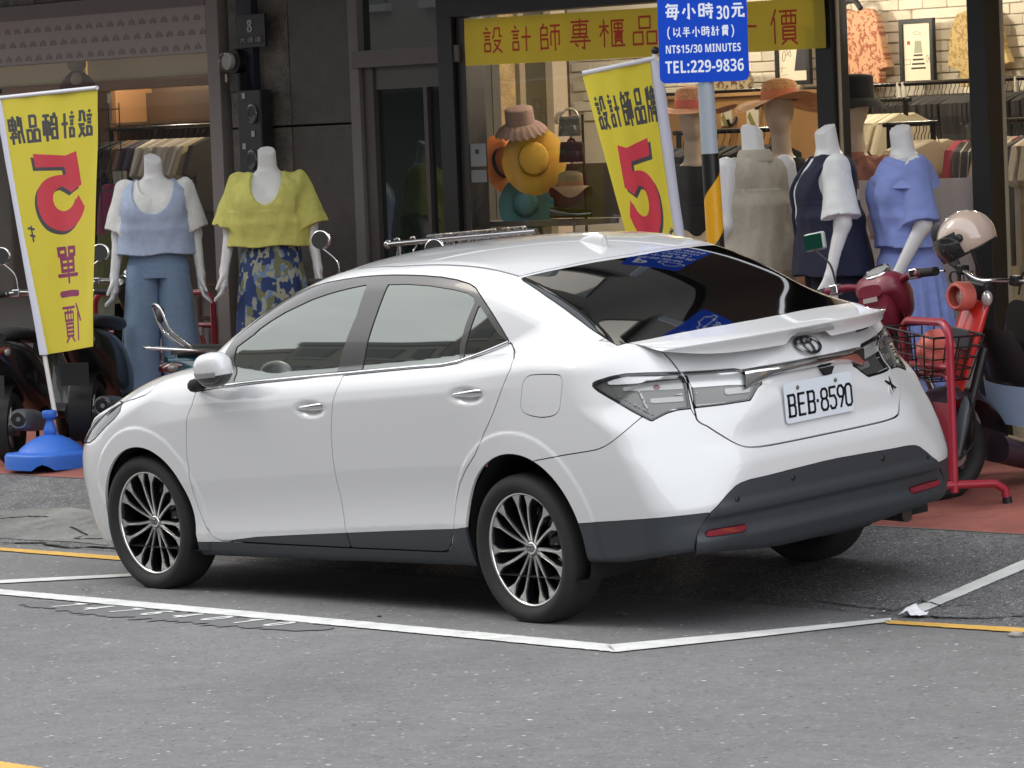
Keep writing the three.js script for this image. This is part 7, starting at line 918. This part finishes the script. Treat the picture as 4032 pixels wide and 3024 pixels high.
  const r0 = Q(1330, 822, 5.4), r1 = Q(2212, 808, 5.4); rack('black upper rail above the wooden cabinet', r0.x, r1.x, r0.y, 5.4); rack('black lower rail of dark coats before the cabinet', Q(1400, 1140, 4.6).x, Q(2300, 1125, 4.6).x, Q(1800, 1135, 4.6).y, 4.6); for (let i = 0; i < 16; i++) hung('dark_coat', 'dark coat on the lower rail before the cabinet', 'garment', 'dark coats before the cabinet', lerp(Q(1420, 1140, 4.6).x, Q(2280, 1125, 4.6).x, i / 15), Q(1800, 1135, 4.6).y - 0.015, 4.6, fab('black', i), 0.4, 0.9, 'plain', rr(-0.2, 0.2));
  const fz0 = 7.2; flatFloral(Q, fz0);
  function flatFloral(Q, z) { const pts = [[1700, 700], [1760, 860], [2080, 860], [2120, 690], [2060, 560], [1900, 560]].map(([x, y]) => Q(x, y, z)), o = mesh('wall_blouse', new THREE.ExtrudeGeometry(new THREE.Shape(pts.map((p) => new THREE.Vector2(p.x, p.y))), { depth: 0.03, bevelEnabled: false }).translate(0, 0, z - 0.06), speck(0.62, 0.57, 0.44, 0.36, 0.26, 0.2)); const uv = o.geometry.attributes.uv; for (let i = 0; i < uv.count; i++) uv.setXY(i, uv.getX(i) * 1.2, uv.getY(i) * 1.2); tag(o, 'dark floral blouse hung flat behind the blue sign', 'blouse'); } }
// printed lady and flowers on the window panel, and letters
{ const z = ZF + 0.018, P = (x, y) => onZ((3024 + x * 0.4557) / S, (756 + y * 0.4557) / S, z), a = P(785, -100), b = P(1845, 1100);
  const art = canvasTex(1060, 1200, (g, w, h) => { g.fillStyle = '#b9aaa6'; g.fillRect(0, 0, w, h); g.translate(-785, 100); g.fillStyle = '#c9bcb7'; g.beginPath(); g.moveTo(900, 420); g.bezierCurveTo(1000, 460, 980, 560, 900, 640); g.bezierCurveTo(820, 760, 880, 800, 850, 960); g.lineTo(1250, 960); g.bezierCurveTo(1150, 800, 1010, 700, 990, 420); g.fill(); g.fillStyle = '#8f7773'; g.beginPath(); g.moveTo(835, 240); g.quadraticCurveTo(870, 150, 960, 190); g.lineTo(1000, 330); g.lineTo(880, 400); g.fill(); g.fillStyle = '#8d5f5a'; g.fillRect(870, 380, 140, 36); g.fillStyle = '#b23a3f'; g.beginPath(); g.arc(905, 140, 48, 0, 7); g.fill(); g.fillStyle = '#93282e'; g.beginPath(); g.arc(912, 150, 24, 0, 7); g.fill(); g.fillStyle = '#b5474a'; g.beginPath(); g.arc(940, 66, 13, 0, 7); g.fill(); g.fillStyle = '#9c6a62'; for (const [x, y] of [[1490, 205], [1440, 230], [1400, 260], [1510, 240], [1460, 270]]) { g.beginPath(); g.arc(x, y, 9, 0, 7); g.fill(); } g.fillStyle = '#2a2426'; g.font = 'bold 150px serif'; g.fillText('ON', 1560, 800); });
  const t = thing('window_poster', 'pink window poster with a lady silhouette, red rose and letters', 'poster', undefined, [(a.x + b.x) / 2, (a.y + b.y) / 2, z], Math.PI); mesh('poster_sheet', new THREE.PlaneGeometry(a.x - b.x, a.y - b.y), mat(lin(1, 1, 1), 0.6, { map: art }), t); }
// left shop: rail of tops, cupboard frame, a small seated doll above, pink top display
{ const zl = 4.35, P = (x, y, z = zl) => onZ(x * 0.4557 / S, y * 0.4557 / S, z), a = P(930, 1120), b = P(1880, 1110);
  rack('dark rail of tops in the shuttered shop', a.x, b.x, a.y, zl); const seq = ['#141212', '#171515', '#161414', '#2a2426', '#7d6a4a', '#8a6a5c', '#4a4650', '#565260', '#efe8da', '#c9beac', '#e2dac8', '#b8ad9c', '#e8e0d0', '#d8cfbe', '#bcb0a0', '#e6dfd2', '#cdbf9c', '#49443f'];
  seq.forEach((c, i) => hung('knit_pullover', i < 4 ? 'black top at the dark end of the shuttered shop rail' : i < 8 ? 'brown or slate top midway on the shuttered shop rail' : 'cream top at the pale end of the shuttered shop rail', 'garment', i < 4 ? 'black tops in the shuttered shop' : i < 8 ? 'dark toned tops in the shuttered shop' : 'cream tops in the shuttered shop', lerp(P(980, 1120).x, P(1850, 1110).x, i / (seq.length - 1)), a.y - 0.01, zl, mat(c, 0.9), i < 4 ? 0.44 : 0.38, i < 4 ? 0.85 : 0.55, 'sleeve', rr(-0.15, 0.15)));
  const fr = thing('shop_cupboard', 'wooden cupboard frame above the rail in the shuttered shop', 'cupboard', undefined, [0, 0, 0]); const u0 = P(1012, 775, 4.6), u1 = P(1065, 1180, 4.6); mesh('upright_board', slab(u0.x, u1.x, u1.y - 0.2, u0.y, 4.55, 4.85), mat(lin(0.30, 0.16, 0.07), 0.5), fr); mesh('inner_panel', slab(u1.x, u1.x - 1.2, P(1500, 1040, 4.8).y, P(1500, 790, 4.8).y, 4.8, 4.85), mat(lin(0.06, 0.035, 0.022), 0.6), fr); mesh('shelf', slab(u1.x, u1.x - 1.2, P(1500, 1065, 4.6).y, P(1500, 1040, 4.6).y, 4.5, 4.85), mat(lin(0.14, 0.085, 0.05), 0.5), fr); const w0 = P(925, 810, 4.6), w1 = P(995, 1150, 4.6); mesh('grey_board', slab(w0.x, w1.x, w1.y, w0.y, 4.6, 4.85), mat(lin(0.2, 0.2, 0.21), 0.6), fr);
  const d0 = P(610, 640, 3.7), doll = thing('display_bust', 'small bust in plum cardigan on top of the window display', 'bust', undefined, [d0.x, d0.y, 3.75], -2.3); mesh('cardigan', grid(28, 12, (u, v) => { const an = u * 2 * Math.PI, w = [0.11, 0.115, 0.10, 0.075, 0.035][Math.min(4, Math.floor(v * 4.99))], k = lerp(0.115, 0.03, v * v); return [Math.cos(an) * k * 1.1, -0.12 + 0.14 * v, Math.sin(an) * k * 0.7]; }), mat(lin(0.07, 0.02, 0.025), 0.85), doll); mesh('bust_head', sphG(0.06, 0, 0.06, 0, 1.05, 0.8, 0.95), mat(lin(0.27, 0.2, 0.15), 0.6), doll); mesh('shirt_front', sphG(0.05, 0, -0.05, 0.05, 0.8, 1.2, 0.5), mat(lin(0.34, 0.27, 0.2), 0.8), doll);
  const e = P(1040, 1560, 4.0), pk = thing('dress_form', 'headless dress form in magenta top and olive skirt inside', 'mannequin', undefined, [e.x, fl, 4.0], -2.3); const hh = e.y - fl; mesh('form_neck', cylG(0.045, 0.045, [0, hh - 0.04, 0], [0, hh + 0.06, 0], 18), mat(lin(0.3, 0.3, 0.24), 0.5), pk); mesh('magenta_top', skirtLoft({ top: hh - 0.02, bot: hh - 0.35, w0: 0.1, w1: 0.17, d0: 0.07, d1: 0.12, pleat: 0.02, pw: 0.4 }), mat(lin(0.22, 0.015, 0.08), 0.8), pk); mesh('olive_skirt', skirtLoft({ top: hh - 0.32, bot: 0.1, w0: 0.16, w1: 0.24, d0: 0.12, d1: 0.2, pleat: 0.03 }), mat(lin(0.10, 0.10, 0.02), 0.85), pk);
  const m0 = onZ(230, 230, 3.62), gr = thing('wire_grid', 'black wire grid hanging beside the left window', 'grid', undefined, [0, 0, 0]); for (let i = 0; i < 5; i++) mesh('wire', cylG(0.004, 0.004, [m0.x + 0.10, m0.y - 0.02 - i * 0.13, 3.62], [m0.x - 0.14, m0.y - 0.02 - i * 0.13, 3.62], 6), BLACKM, gr); for (const x of [0.1, -0.02, -0.14]) mesh('wire', cylG(0.004, 0.004, [m0.x + x, m0.y + 0.02, 3.62], [m0.x + x, m0.y - 0.8, 3.62], 6), BLACKM, gr); }
// ---------------------------------------------------------------- scooters
const loftX = (secs, n = 28, e = 0.75) => { const m = secs.length - 1, cv = [1, 2, 3, 4].map((k) => new THREE.CatmullRomCurve3(secs.map((s) => V(s[0], s[k] ?? 0, 0)), false, 'catmullrom', 0.5)); const at = (t) => [cv[0].getPoint(t).x, ...cv.map((c) => c.getPoint(t).y)]; const g = [grid(m * 5, n, (u, v) => { const [x, y, h, w] = at(u), a = v * 2 * Math.PI, c = Math.cos(a), s = Math.sin(a); return [x, y + Math.sign(s) * Math.pow(Math.abs(s), e) * h, Math.sign(c) * Math.pow(Math.abs(c), e) * w]; }, true)]; for (const t of [0, 1]) { const [x, y, h, w] = at(t); g.push(grid(2, n, (u, v) => { const a = v * 2 * Math.PI, c = Math.cos(a), s = Math.sin(a); return [x, y + Math.sign(s) * Math.pow(Math.abs(s), e) * h * u, Math.sign(c) * Math.pow(Math.abs(c), e) * w * u]; })); } return merge(g); };
const RUB = mat(lin(0.014, 0.014, 0.014), 0.7), CHR = mat(lin(0.72, 0.72, 0.73), 0.12, { metalness: 1 }), MIRR = mat(lin(0.85, 0.87, 0.88), 0.02, { metalness: 1 }), PLB = mat(lin(0.013, 0.013, 0.014), 0.45), ALUM = mat(lin(0.45, 0.46, 0.47), 0.35, { metalness: 0.9 });
function scWheel(t, x, r, o = {}) { const w = new THREE.Group(); w.name = 'wheel'; t.add(w); w.position.set(x, r, 0); if (o.steer) w.rotation.y = o.steer; mesh('tyre', new THREE.TorusGeometry(r - 0.05, 0.05, 14, 44), RUB, w); mesh('rim', latheG([[r - 0.08, -0.03], [r - 0.075, 0], [r - 0.08, 0.03]], 36).rotateX(Math.PI / 2), o.rim ?? ALUM, w); for (let i = 0; i < 5; i++) mesh('spoke', boxG(r - 0.09, 0.03, 0.02, (r - 0.07) / 2 + 0.01, 0, 0, 0.006).rotateZ(i / 5 * 2 * Math.PI), o.rim ?? ALUM, w); mesh('hub', cylG(0.055, 0.055, [0, 0, -0.055], [0, 0, 0.055], 24), o.rim ?? ALUM, w); mesh('axle_nut', cylG(0.02, 0.02, [0, 0, -0.085], [0, 0, 0.085], 10), CHR, w); return w; }
function scMirror(parent, s, o) { const z = s * (o.z ?? 0.30), st = mesh('mirror_stalk', tubeG([[o.x - 0.02, o.y, s * 0.22], [o.x - 0.02, o.y + 0.10, s * 0.24], [o.x - 0.0, o.y + 0.18, z]], 0.005, 16, 8), o.stalk ?? CHR, parent); const yy = o.y + 0.22 ; mesh('mirror_back', o.square ? new RoundedBoxGeometry(0.03, 0.085, 0.12, 3, 0.014).translate(o.x + 0.008, yy, z) : sphG(0.058, o.x + 0.008, yy, z, 0.28, 1, 1.1), o.back ?? CHR, st); mesh('mirror_glass', o.square ? boxG(0.004, 0.07, 0.105, o.x - 0.008, yy, z, 0.001) : cylG(0.052, 0.052, [o.x - 0.009, yy, z], [o.x - 0.012, yy, z], 28), o.glass ?? MIRR, st); }
function scooter(label, pos, heading, o) {
  const t = thing('parked_scooter', label, 'scooter', 'parked scooters', pos, heading); t.rotation.order = 'YXZ'; t.scale.setScalar(o.scale ?? 0.94); if (o.lean) t.rotation.x = o.lean;
  const B = o.body, wb = 1.27, r = 0.23;
  scWheel(t, 0, r); scWheel(t, wb, r, { steer: o.steer ?? 0 });
  mesh('rear_body', loftX([[-0.32, 0.74, 0.045, 0.07], [-0.2, 0.70, 0.10, 0.13], [0.0, 0.62, 0.16, 0.165], [0.25, 0.52, 0.19, 0.165], [0.42, 0.43, 0.16, 0.15]]), B, t);
  mesh('seat', loftX([[-0.26, 0.80, 0.03, 0.09], [-0.1, 0.815, 0.045, 0.135], [0.15, 0.80, 0.045, 0.14], [0.4, 0.775, 0.045, 0.12], [0.5, 0.76, 0.03, 0.09]]), o.seat ?? PLB, t);
  mesh('rear_mudguard', grid(20, 6, (u, v) => { const a = 0.15 + u * 2.0, R = r + 0.045; return [-Math.sin(a) * R * 1, r + Math.cos(a) * R, (v - 0.5) * 0.15]; }), PLB, t); mesh('number_bracket', boxG(0.006, 0.14, 0.18, -0.33, 0.50, 0, 0.002), o.plate ?? mat(lin(0.03, 0.03, 0.03), 0.5), t);
  const tl0 = mesh('tail_lamp', loftX([[-0.36, 0.70, 0.02, 0.06], [-0.30, 0.72, 0.035, 0.10], [-0.22, 0.72, 0.04, 0.12]]), mat(lin(0.09, 0.006, 0.008), 0.15, { clearcoat: 1 }), t); mesh('indicator_lens', sphG(0.03, -0.30, 0.71, 0.11, 1.3, 0.8, 0.6), mat(lin(0.2, 0.19, 0.18), 0.12, { clearcoat: 1 }), tl0); mesh('indicator_lens', sphG(0.03, -0.30, 0.71, -0.11, 1.3, 0.8, 0.6), mat(lin(0.2, 0.19, 0.18), 0.12, { clearcoat: 1 }), tl0);
  mesh('engine_case', loftX([[-0.1, 0.24, 0.07, 0.05], [0.1, 0.27, 0.09, 0.07], [0.3, 0.30, 0.10, 0.08], [0.42, 0.32, 0.07, 0.06]]).translate(0, 0, -0.1), mat(lin(0.04, 0.04, 0.042), 0.5, { metalness: 0.5 }), t);
  mesh('muffler', loftX([[-0.30, 0.30, 0.055, 0.05], [-0.22, 0.29, 0.068, 0.06], [0.0, 0.27, 0.065, 0.058], [0.2, 0.24, 0.04, 0.04]]).translate(0, 0, 0.16), o.muffler ?? ALUM, t); mesh('muffler_cap', latheG([[0.015, 0], [0.03, 0.004], [0.045, 0.0], [0.052, -0.01]], 24).rotateZ(Math.PI / 2).translate(-0.305, 0.30, 0.16), mat(lin(0.06, 0.06, 0.06), 0.3, { metalness: 0.8 }), t);
  mesh('shock_absorber', [cylG(0.012, 0.012, [0.0, 0.28, -0.12], [0.06, 0.55, -0.12], 10), ...[0, 1, 2, 3, 4].map((i) => new THREE.TorusGeometry(0.025, 0.006, 6, 16).rotateX(Math.PI / 2).translate(0.012 + i * 0.009, 0.36 + i * 0.03, -0.12))], CHR, t);
  mesh('footboard', loftX([[0.40, 0.30, 0.05, 0.14], [0.65, 0.27, 0.04, 0.16], [0.92, 0.28, 0.045, 0.15]]), PLB, t); mesh('leg_shield', grid(16, 20, (u, v) => { const y = lerp(0.26, 0.88, v), w = lerp(0.19, 0.13, v), z = (u - 0.5) * 2 * w; return [0.95 + 0.13 * v - 0.09 * Math.pow(Math.abs(u - 0.5) * 2, 2) + 0.05 * Math.sin(v * 3.1), y, z]; }), B, t);
  mesh('front_mudguard', grid(22, 8, (u, v) => { const a = -0.9 + u * 2.2, R = r + 0.035, z = (v - 0.5) * 0.16; return [wb - Math.sin(a) * R, r + Math.cos(a) * R - 0.03 * Math.pow(Math.abs(v - 0.5) * 2, 2), z]; }), o.fender ?? B, t); mesh('fork_leg', cylG(0.02, 0.02, [wb, r, 0.085], [wb - 0.15, 0.68, 0.06], 12), o.fork ?? ALUM, t); mesh('fork_leg', cylG(0.02, 0.02, [wb, r, -0.085], [wb - 0.15, 0.68, -0.06], 12), o.fork ?? ALUM, t);
  const hb = new THREE.Group(); hb.name = 'handlebar'; t.add(hb); hb.position.set(1.02, 0, 0); hb.rotation.y = o.steer ?? 0;
  mesh('steering_column', cylG(0.03, 0.028, [0.05, 0.72, 0], [-0.02, 0.98, 0], 14), PLB, hb); mesh('handlebar_cowl', [loftX([[-0.10, 0.985, 0.03, 0.07], [-0.05, 1.0, 0.065, 0.12], [0.02, 0.965, 0.11, 0.13], [0.09, 0.94, 0.10, 0.10], [0.13, 0.93, 0.05, 0.06]]), loftX([[-0.09, 0.93, 0.05, 0.085], [-0.05, 0.90, 0.09, 0.085], [0.0, 0.87, 0.09, 0.07], [0.05, 0.85, 0.05, 0.05]])], o.cowl ?? B, hb); for (const s of [-1, 1]) { mesh('bar_tube', tubeG([[-0.0, 1.0, s * 0.08], [-0.03, 1.03, s * 0.18], [-0.08, 1.025, s * 0.30]], 0.018, 14, 10), o.barCover ?? CHR, hb); mesh('grip', cylG(0.02, 0.021, [-0.07, 1.027, s * 0.28], [-0.11, 1.018, s * 0.40], 14), RUB, hb); mesh('brake_lever', tubeG([[-0.03, 1.03, s * 0.22], [0.01, 1.03, s * 0.27], [-0.02, 1.02, s * 0.38]], 0.006, 12, 6), CHR, hb); mesh('switch_block', boxG(0.05, 0.05, 0.05, -0.05, 1.03, s * 0.235, 0.01), o.switchM ?? CHR, hb); if (o.mirrors?.includes(s)) scMirror(hb, s, { x: -0.04, y: 1.05, z: o.mz ?? 0.33, ...o.mir }); }
  mesh('head_lamp', sphG(0.075, 0.10, 0.965, 0, 0.6, 0.8, 1.2), mat(lin(0.5, 0.5, 0.5), 0.08, { clearcoat: 1, metalness: 0.4 }), hb); mesh('speedometer', latheG([[0, 0.012], [0.05, 0.010], [0.062, 0.016], [0.066, 0.004], [0.066, -0.02]], 28).rotateZ(0.5).translate(-0.02, 1.068, 0), CHR, hb); mesh('dial', cylG(0.05, 0.05, [-0.028, 1.078, 0], [-0.029, 1.08, 0], 24), mat(lin(0.25, 0.24, 0.23), 0.1, { clearcoat: 1 }), hb);
  if (o.backrest) { mesh('backrest_loop', tubeG([[-0.16, 0.84, 0.11], [-0.30, 0.96, 0.115], [-0.36, 1.10, 0.105], [-0.375, 1.145, 0.05], [-0.375, 1.145, -0.05], [-0.36, 1.10, -0.105], [-0.30, 0.96, -0.115], [-0.16, 0.84, -0.11]], 0.011, 60, 10), CHR, t); mesh('backrest_pad', sphG(0.07, -0.345, 1.08, 0, 0.35, 0.85, 1.15), PLB, t); mesh('rack_loop', tubeG([[0.05, 0.80, 0.15], [-0.2, 0.83, 0.16], [-0.42, 0.85, 0.1], [-0.46, 0.855, 0], [-0.42, 0.85, -0.1], [-0.2, 0.83, -0.16], [0.05, 0.80, -0.15]], 0.011, 50, 10), CHR, t); }
  mesh('centre_stand', tubeG([[0.25, 0.26, 0.1], [0.12, 0.06, 0.14], [0.08, 0.02, 0.15]], 0.012, 12, 8), PLB, t);
  return t;
}
const yawOf = (hx, hz) => Math.atan2(-hz, hx);
{ const g1 = onGround(24, 1004); scooter('black scooter with grey muffler behind the blue flag base', [g1.x, groundY(g1.z), g1.z], yawOf(0.62, 0.78), { body: mat(lin(0.010, 0.011, 0.011), 0.25, { clearcoat: 0.6 }), mirrors: [-1, 1], muffler: mat(lin(0.30, 0.33, 0.36), 0.35, { metalness: 0.7 }) });
  const p2 = onGround(165, 992); scooter('black scooter with thin green stripe beside the barrier', [p2.x + 0.18, groundY(p2.z + 0.25), p2.z + 0.25], yawOf(0.62, 0.78), { body: mat(lin(0.012, 0.016, 0.013), 0.25, { clearcoat: 0.6 }), mirrors: [1], mir: { square: true, stalk: PLB, back: PLB } });
  const p3 = onZ(392, 772, 1.95); scooter('teal scooter with chrome backrest behind the car bonnet', [p3.x - 0.42, groundY(1.85), 1.85], yawOf(-0.35, 0.94), { scale: 0.80, body: mat(lin(0.01, 0.06, 0.09), 0.15, { clearcoat: 1 }), backrest: true, mirrors: [] });
  const p4 = onZ(602, 600, 2.25); scooter('grey scooter with two round chrome mirrors behind the windscreen', [p4.x - 0.75, groundY(2.0), 2.25 - 0.55], yawOf(0.42, 0.9), { body: mat(lin(0.12, 0.125, 0.13), 0.3, { clearcoat: 0.6 }), mirrors: [-1, 1], lean: 0.10, steer: 0.1, mz: 0.36 });
  const rd = mat(lin(0.20, 0.018, 0.04), 0.42, { clearcoat: 0.3 }), p5 = onZ(2022, 640, 2.15); const s5 = scooter('dark red scooter with pale helmet hung on its bar', [p5.x + 0.10, groundY(1.4) + 0.02, 2.15 - 1.10], yawOf(0.03, 1), { scale: 1.02, body: rd, cowl: rd, barCover: rd, mirrors: [-1], mir: { square: true, stalk: PLB, back: mat(lin(0.45, 0.5, 0.47), 0.3), glass: mat(lin(0.02, 0.12, 0.08), 0.05, { metalness: 0.6 }) }, lean: -0.15, steer: 0.1 });
  mesh('bar_label', boxG(0.003, 0.022, 0.09, 0.905, 0.945, 0.02, 0.001), mat(lin(0.42, 0.38, 0.35), 0.6), s5);
  // helmet on the bar
  const hc = onZ(2088, 515, 2.0), hm = thing('motorcycle_helmet', 'pale beige open-face helmet with smoked visor on the red scooter', 'helmet', undefined, hc.toArray(), 2.35); hm.rotation.order = 'YXZ'; hm.rotation.x = 0.45;
  mesh('helmet_shell', new THREE.SphereGeometry(0.125, 40, 26, 0, Math.PI * 2, 0, 2.05).scale(0.96, 1.02, 1.1), mat(lin(0.53, 0.41, 0.34), 0.18, { clearcoat: 1 }), hm); mesh('edge_trim', new THREE.TorusGeometry(0.112, 0.006, 8, 40).rotateX(Math.PI / 2).scale(0.96, 1, 1.1).translate(0, -0.057, 0), PLB, hm); mesh('lining', new THREE.SphereGeometry(0.116, 30, 16, 0, Math.PI * 2, 0, 1.9).scale(0.94, 0.98, 1.06), mat(lin(0.02, 0.02, 0.02), 0.9), hm); mesh('visor', new THREE.SphereGeometry(0.142, 30, 14, 0.2, 2.7, 1.2, 0.75).scale(1, 1.1, 1.1), mat(lin(0.03, 0.03, 0.033), 0.06, { clearcoat: 1 }), hm); mesh('chin_strap', tubeG([[0.11, -0.05, 0], [0.08, -0.15, 0.02], [0, -0.18, 0.03], [-0.08, -0.15, 0.02], [-0.11, -0.05, 0]], 0.008, 24, 6), PLB, hm); mesh('visor_button', sphG(0.02, 0.12, 0.02, 0.03, 0.6, 1, 1), PLB, hm); }
// electric scooter with a wire basket, nose to the road
{ const g = onGround(2036, 1080), pur = mat(lin(0.035, 0.022, 0.032), 0.35, { clearcoat: 0.5 }), red = mat(lin(0.60, 0.025, 0.018), 0.3, { clearcoat: 0.6 }), pink = mat(lin(0.62, 0.14, 0.11), 0.5);
  const t = thing('basket_scooter', 'plum electric scooter with wire basket, red neck and round lamp', 'scooter', 'parked scooters', [g.x, groundY(g.z) - 0.004, g.z], yawOf(0.12, -1)); t.rotation.order = 'YXZ'; t.rotation.x = -0.13; t.scale.set(0.97, 0.95, 0.97);
  const W = scWheel(t, 0, 0.235, { rim: mat(lin(0.12, 0.12, 0.125), 0.4, { metalness: 0.8 }) }); mesh('drum_brake', cylG(0.06, 0.05, [0, 0, -0.05], [0, 0, -0.10], 24), ALUM, W); scWheel(t, -1.2, 0.235);
  mesh('mudguard', grid(30, 10, (u, v) => { const a = -1.25 + u * 2.75, R = 0.30 + 0.02 * Math.cos(a), z = (v - 0.5) * 0.20; return [-Math.sin(a) * R - 0.02, 0.25 + Math.cos(a) * R - 0.05 * Math.pow(Math.abs(v - 0.5) * 2, 2), z]; }), pur, t); mesh('fork_cover', loftX([[0.0, 0.24, 0.03, 0.03], [-0.02, 0.36, 0.06, 0.035], [-0.05, 0.48, 0.05, 0.03]]).translate(0.03, 0, -0.11), mat(lin(0.13, 0.15, 0.17), 0.4), t); for (const s of [-1, 1]) mesh('fork_leg', cylG(0.022, 0.022, [0, 0.235, s * 0.1], [-0.16, 0.75, s * 0.06], 12), PLB, t); mesh('brake_cable', tubeG([[-0.03, 0.55, -0.12], [-0.06, 0.42, -0.14], [-0.06, 0.3, -0.13], [0.0, 0.22, -0.11]], 0.006, 20, 6), PLB, t);
  mesh('front_apron', grid(16, 18, (u, v) => { const y = lerp(0.57, 0.84, v), w = lerp(0.2, 0.12, v), z = (u - 0.5) * 2 * w; return [-0.31 + 0.14 * v - 0.10 * Math.pow(Math.abs(u - 0.5) * 2, 2), y, z]; }), PLB, t); mesh('neck_cover', loftX([[-0.16, 0.97, 0.05, 0.085], [-0.11, 0.84, 0.10, 0.09], [-0.06, 0.68, 0.10, 0.08], [-0.03, 0.52, 0.07, 0.06]]), red, t); mesh('blue_panel', grid(12, 14, (u, v) => { const y = lerp(0.36, 0.56, v), z = (u - 0.5) * 2 * 0.225; return [-0.33 + 0.05 * v - 0.12 * Math.pow(Math.abs(u - 0.5) * 2, 2), y, z]; }), mat(lin(0.27, 0.36, 0.52), 0.35), t);
  mesh('floor_fairing', loftX([[-0.25, 0.26, 0.08, 0.17], [-0.5, 0.20, 0.075, 0.19], [-0.8, 0.20, 0.07, 0.18], [-1.0, 0.27, 0.08, 0.15]]), pur, t); mesh('seat_body', loftX([[-0.78, 0.42, 0.14, 0.12], [-1.0, 0.5, 0.16, 0.15], [-1.3, 0.55, 0.12, 0.13], [-1.5, 0.58, 0.05, 0.08]]), pur, t); mesh('seat', loftX([[-0.72, 0.70, 0.03, 0.09], [-0.95, 0.72, 0.05, 0.13], [-1.3, 0.73, 0.05, 0.13], [-1.48, 0.74, 0.03, 0.09]]), PLB, t); mesh('knee_shield', loftX([[-0.42, 0.86, 0.10, 0.11], [-0.46, 0.72, 0.14, 0.16], [-0.5, 0.56, 0.10, 0.19]]), mat(lin(0.02, 0.021, 0.022), 0.4), t);
  const hb = new THREE.Group(); hb.name = 'handlebar'; t.add(hb); hb.position.set(-0.17, 0, 0); mesh('stem', cylG(0.028, 0.026, [0.02, 0.9, 0], [-0.02, 1.06, 0], 14), PLB, hb); mesh('bar', tubeG([[-0.10, 1.10, -0.33], [-0.03, 1.09, -0.16], [0, 1.07, 0], [-0.03, 1.09, 0.16], [-0.10, 1.10, 0.33]], 0.012, 40, 10), CHR, hb); for (const s of [-1, 1]) { mesh('grip', cylG(0.02, 0.02, [-0.07, 1.096, s * 0.26], [-0.12, 1.105, s * 0.38], 14), RUB, hb); mesh('switch_block', boxG(0.05, 0.05, 0.05, -0.045, 1.095, s * 0.2, 0.01), PLB, hb); scMirror(hb, s, { x: -0.03, y: 1.03, z: 0.36, stalk: PLB, back: PLB }); mesh('fog_lamp', sphG(0.036, 0.05, 1.0, s * 0.11, 0.7, 1.1, 0.8), mat(lin(0.6, 0.6, 0.58), 0.06, { metalness: 0.5, clearcoat: 1 }), hb); } mesh('lamp_mount', boxG(0.08, 0.10, 0.16, 0.0, 1.02, 0, 0.02), PLB, hb);
  const lr = mesh('lamp_ring', latheG([[0.05, 0.045], [0.062, 0.05], [0.072, 0.03], [0.07, -0.03], [0.05, -0.04]], 32).rotateZ(-Math.PI / 2).translate(0.11, 1.0, 0.0), pink, hb); mesh('lamp_glass', sphG(0.054, 0.10, 1.0, 0, 0.5, 1, 1), mat(lin(0.7, 0.7, 0.68), 0.05, { metalness: 0.6, clearcoat: 1 }), lr);
  const bk = new THREE.Group(); bk.name = 'wire_basket'; t.add(bk); bk.position.set(0.10, 0.62, 0); const wr = (a, b, r = 0.004) => mesh('basket_wire', cylG(r, r, a, b, 6), PLB, bk); const TW2 = [0.15, 0.19], BW = [0.11, 0.14]; for (let k = 0; k <= 4; k++) { const f = k / 4, x = lerp(BW[0], TW2[0], f), z = lerp(BW[1], TW2[1], f), y = 0.22 * f; for (const [a, b] of [[[x, y, -z], [x, y, z]], [[-x, y, -z], [-x, y, z]], [[-x, y, z], [x, y, z]], [[-x, y, -z], [x, y, -z]]]) wr(a, b, k === 4 ? 0.006 : 0.004); } for (let i = 0; i <= 5; i++) { const f = i / 5 * 2 - 1; wr([BW[0], 0, f * BW[1]], [TW2[0], 0.22, f * TW2[1]]); wr([-BW[0], 0, f * BW[1]], [-TW2[0], 0.22, f * TW2[1]]); wr([-BW[0], 0, f * BW[1]], [BW[0], 0, f * BW[1]]); } for (let i = 1; i < 4; i++) { const f = i / 4 * 2 - 1; wr([f * BW[0], 0, BW[1]], [f * TW2[0], 0.22, TW2[1]]); wr([f * BW[0], 0, -BW[1]], [f * TW2[0], 0.22, -TW2[1]]); }
  mesh('lock_plate', boxG(0.012, 0.10, 0.2, -0.03, 0.80, 0, 0.004), mat(lin(0.06, 0.065, 0.075), 0.5), t); const q = V(0.12, 0.66, 0.02); const rb = mesh('folded_raincoat', sphG(0.09, 0, 0, 0, 0.9, 1.1, 1.0)); rb.material = pink; rb.position.copy(t.localToWorld(V(0.10, 0.74, -0.02))); tag(rb, 'red folded raincoat lying in the wire basket', 'raincoat'); const pp = rb.geometry.attributes.position; for (let i = 0; i < pp.count; i++) { const k = 0.85 + 0.35 * vnoise(pp.getX(i) * 30, pp.getY(i) * 30, pp.getZ(i) * 30); pp.setXYZ(i, pp.getX(i) * k, pp.getY(i) * k, pp.getZ(i) * k); } rb.geometry.computeVertexNormals(); }
renderer.render(scene, camera);
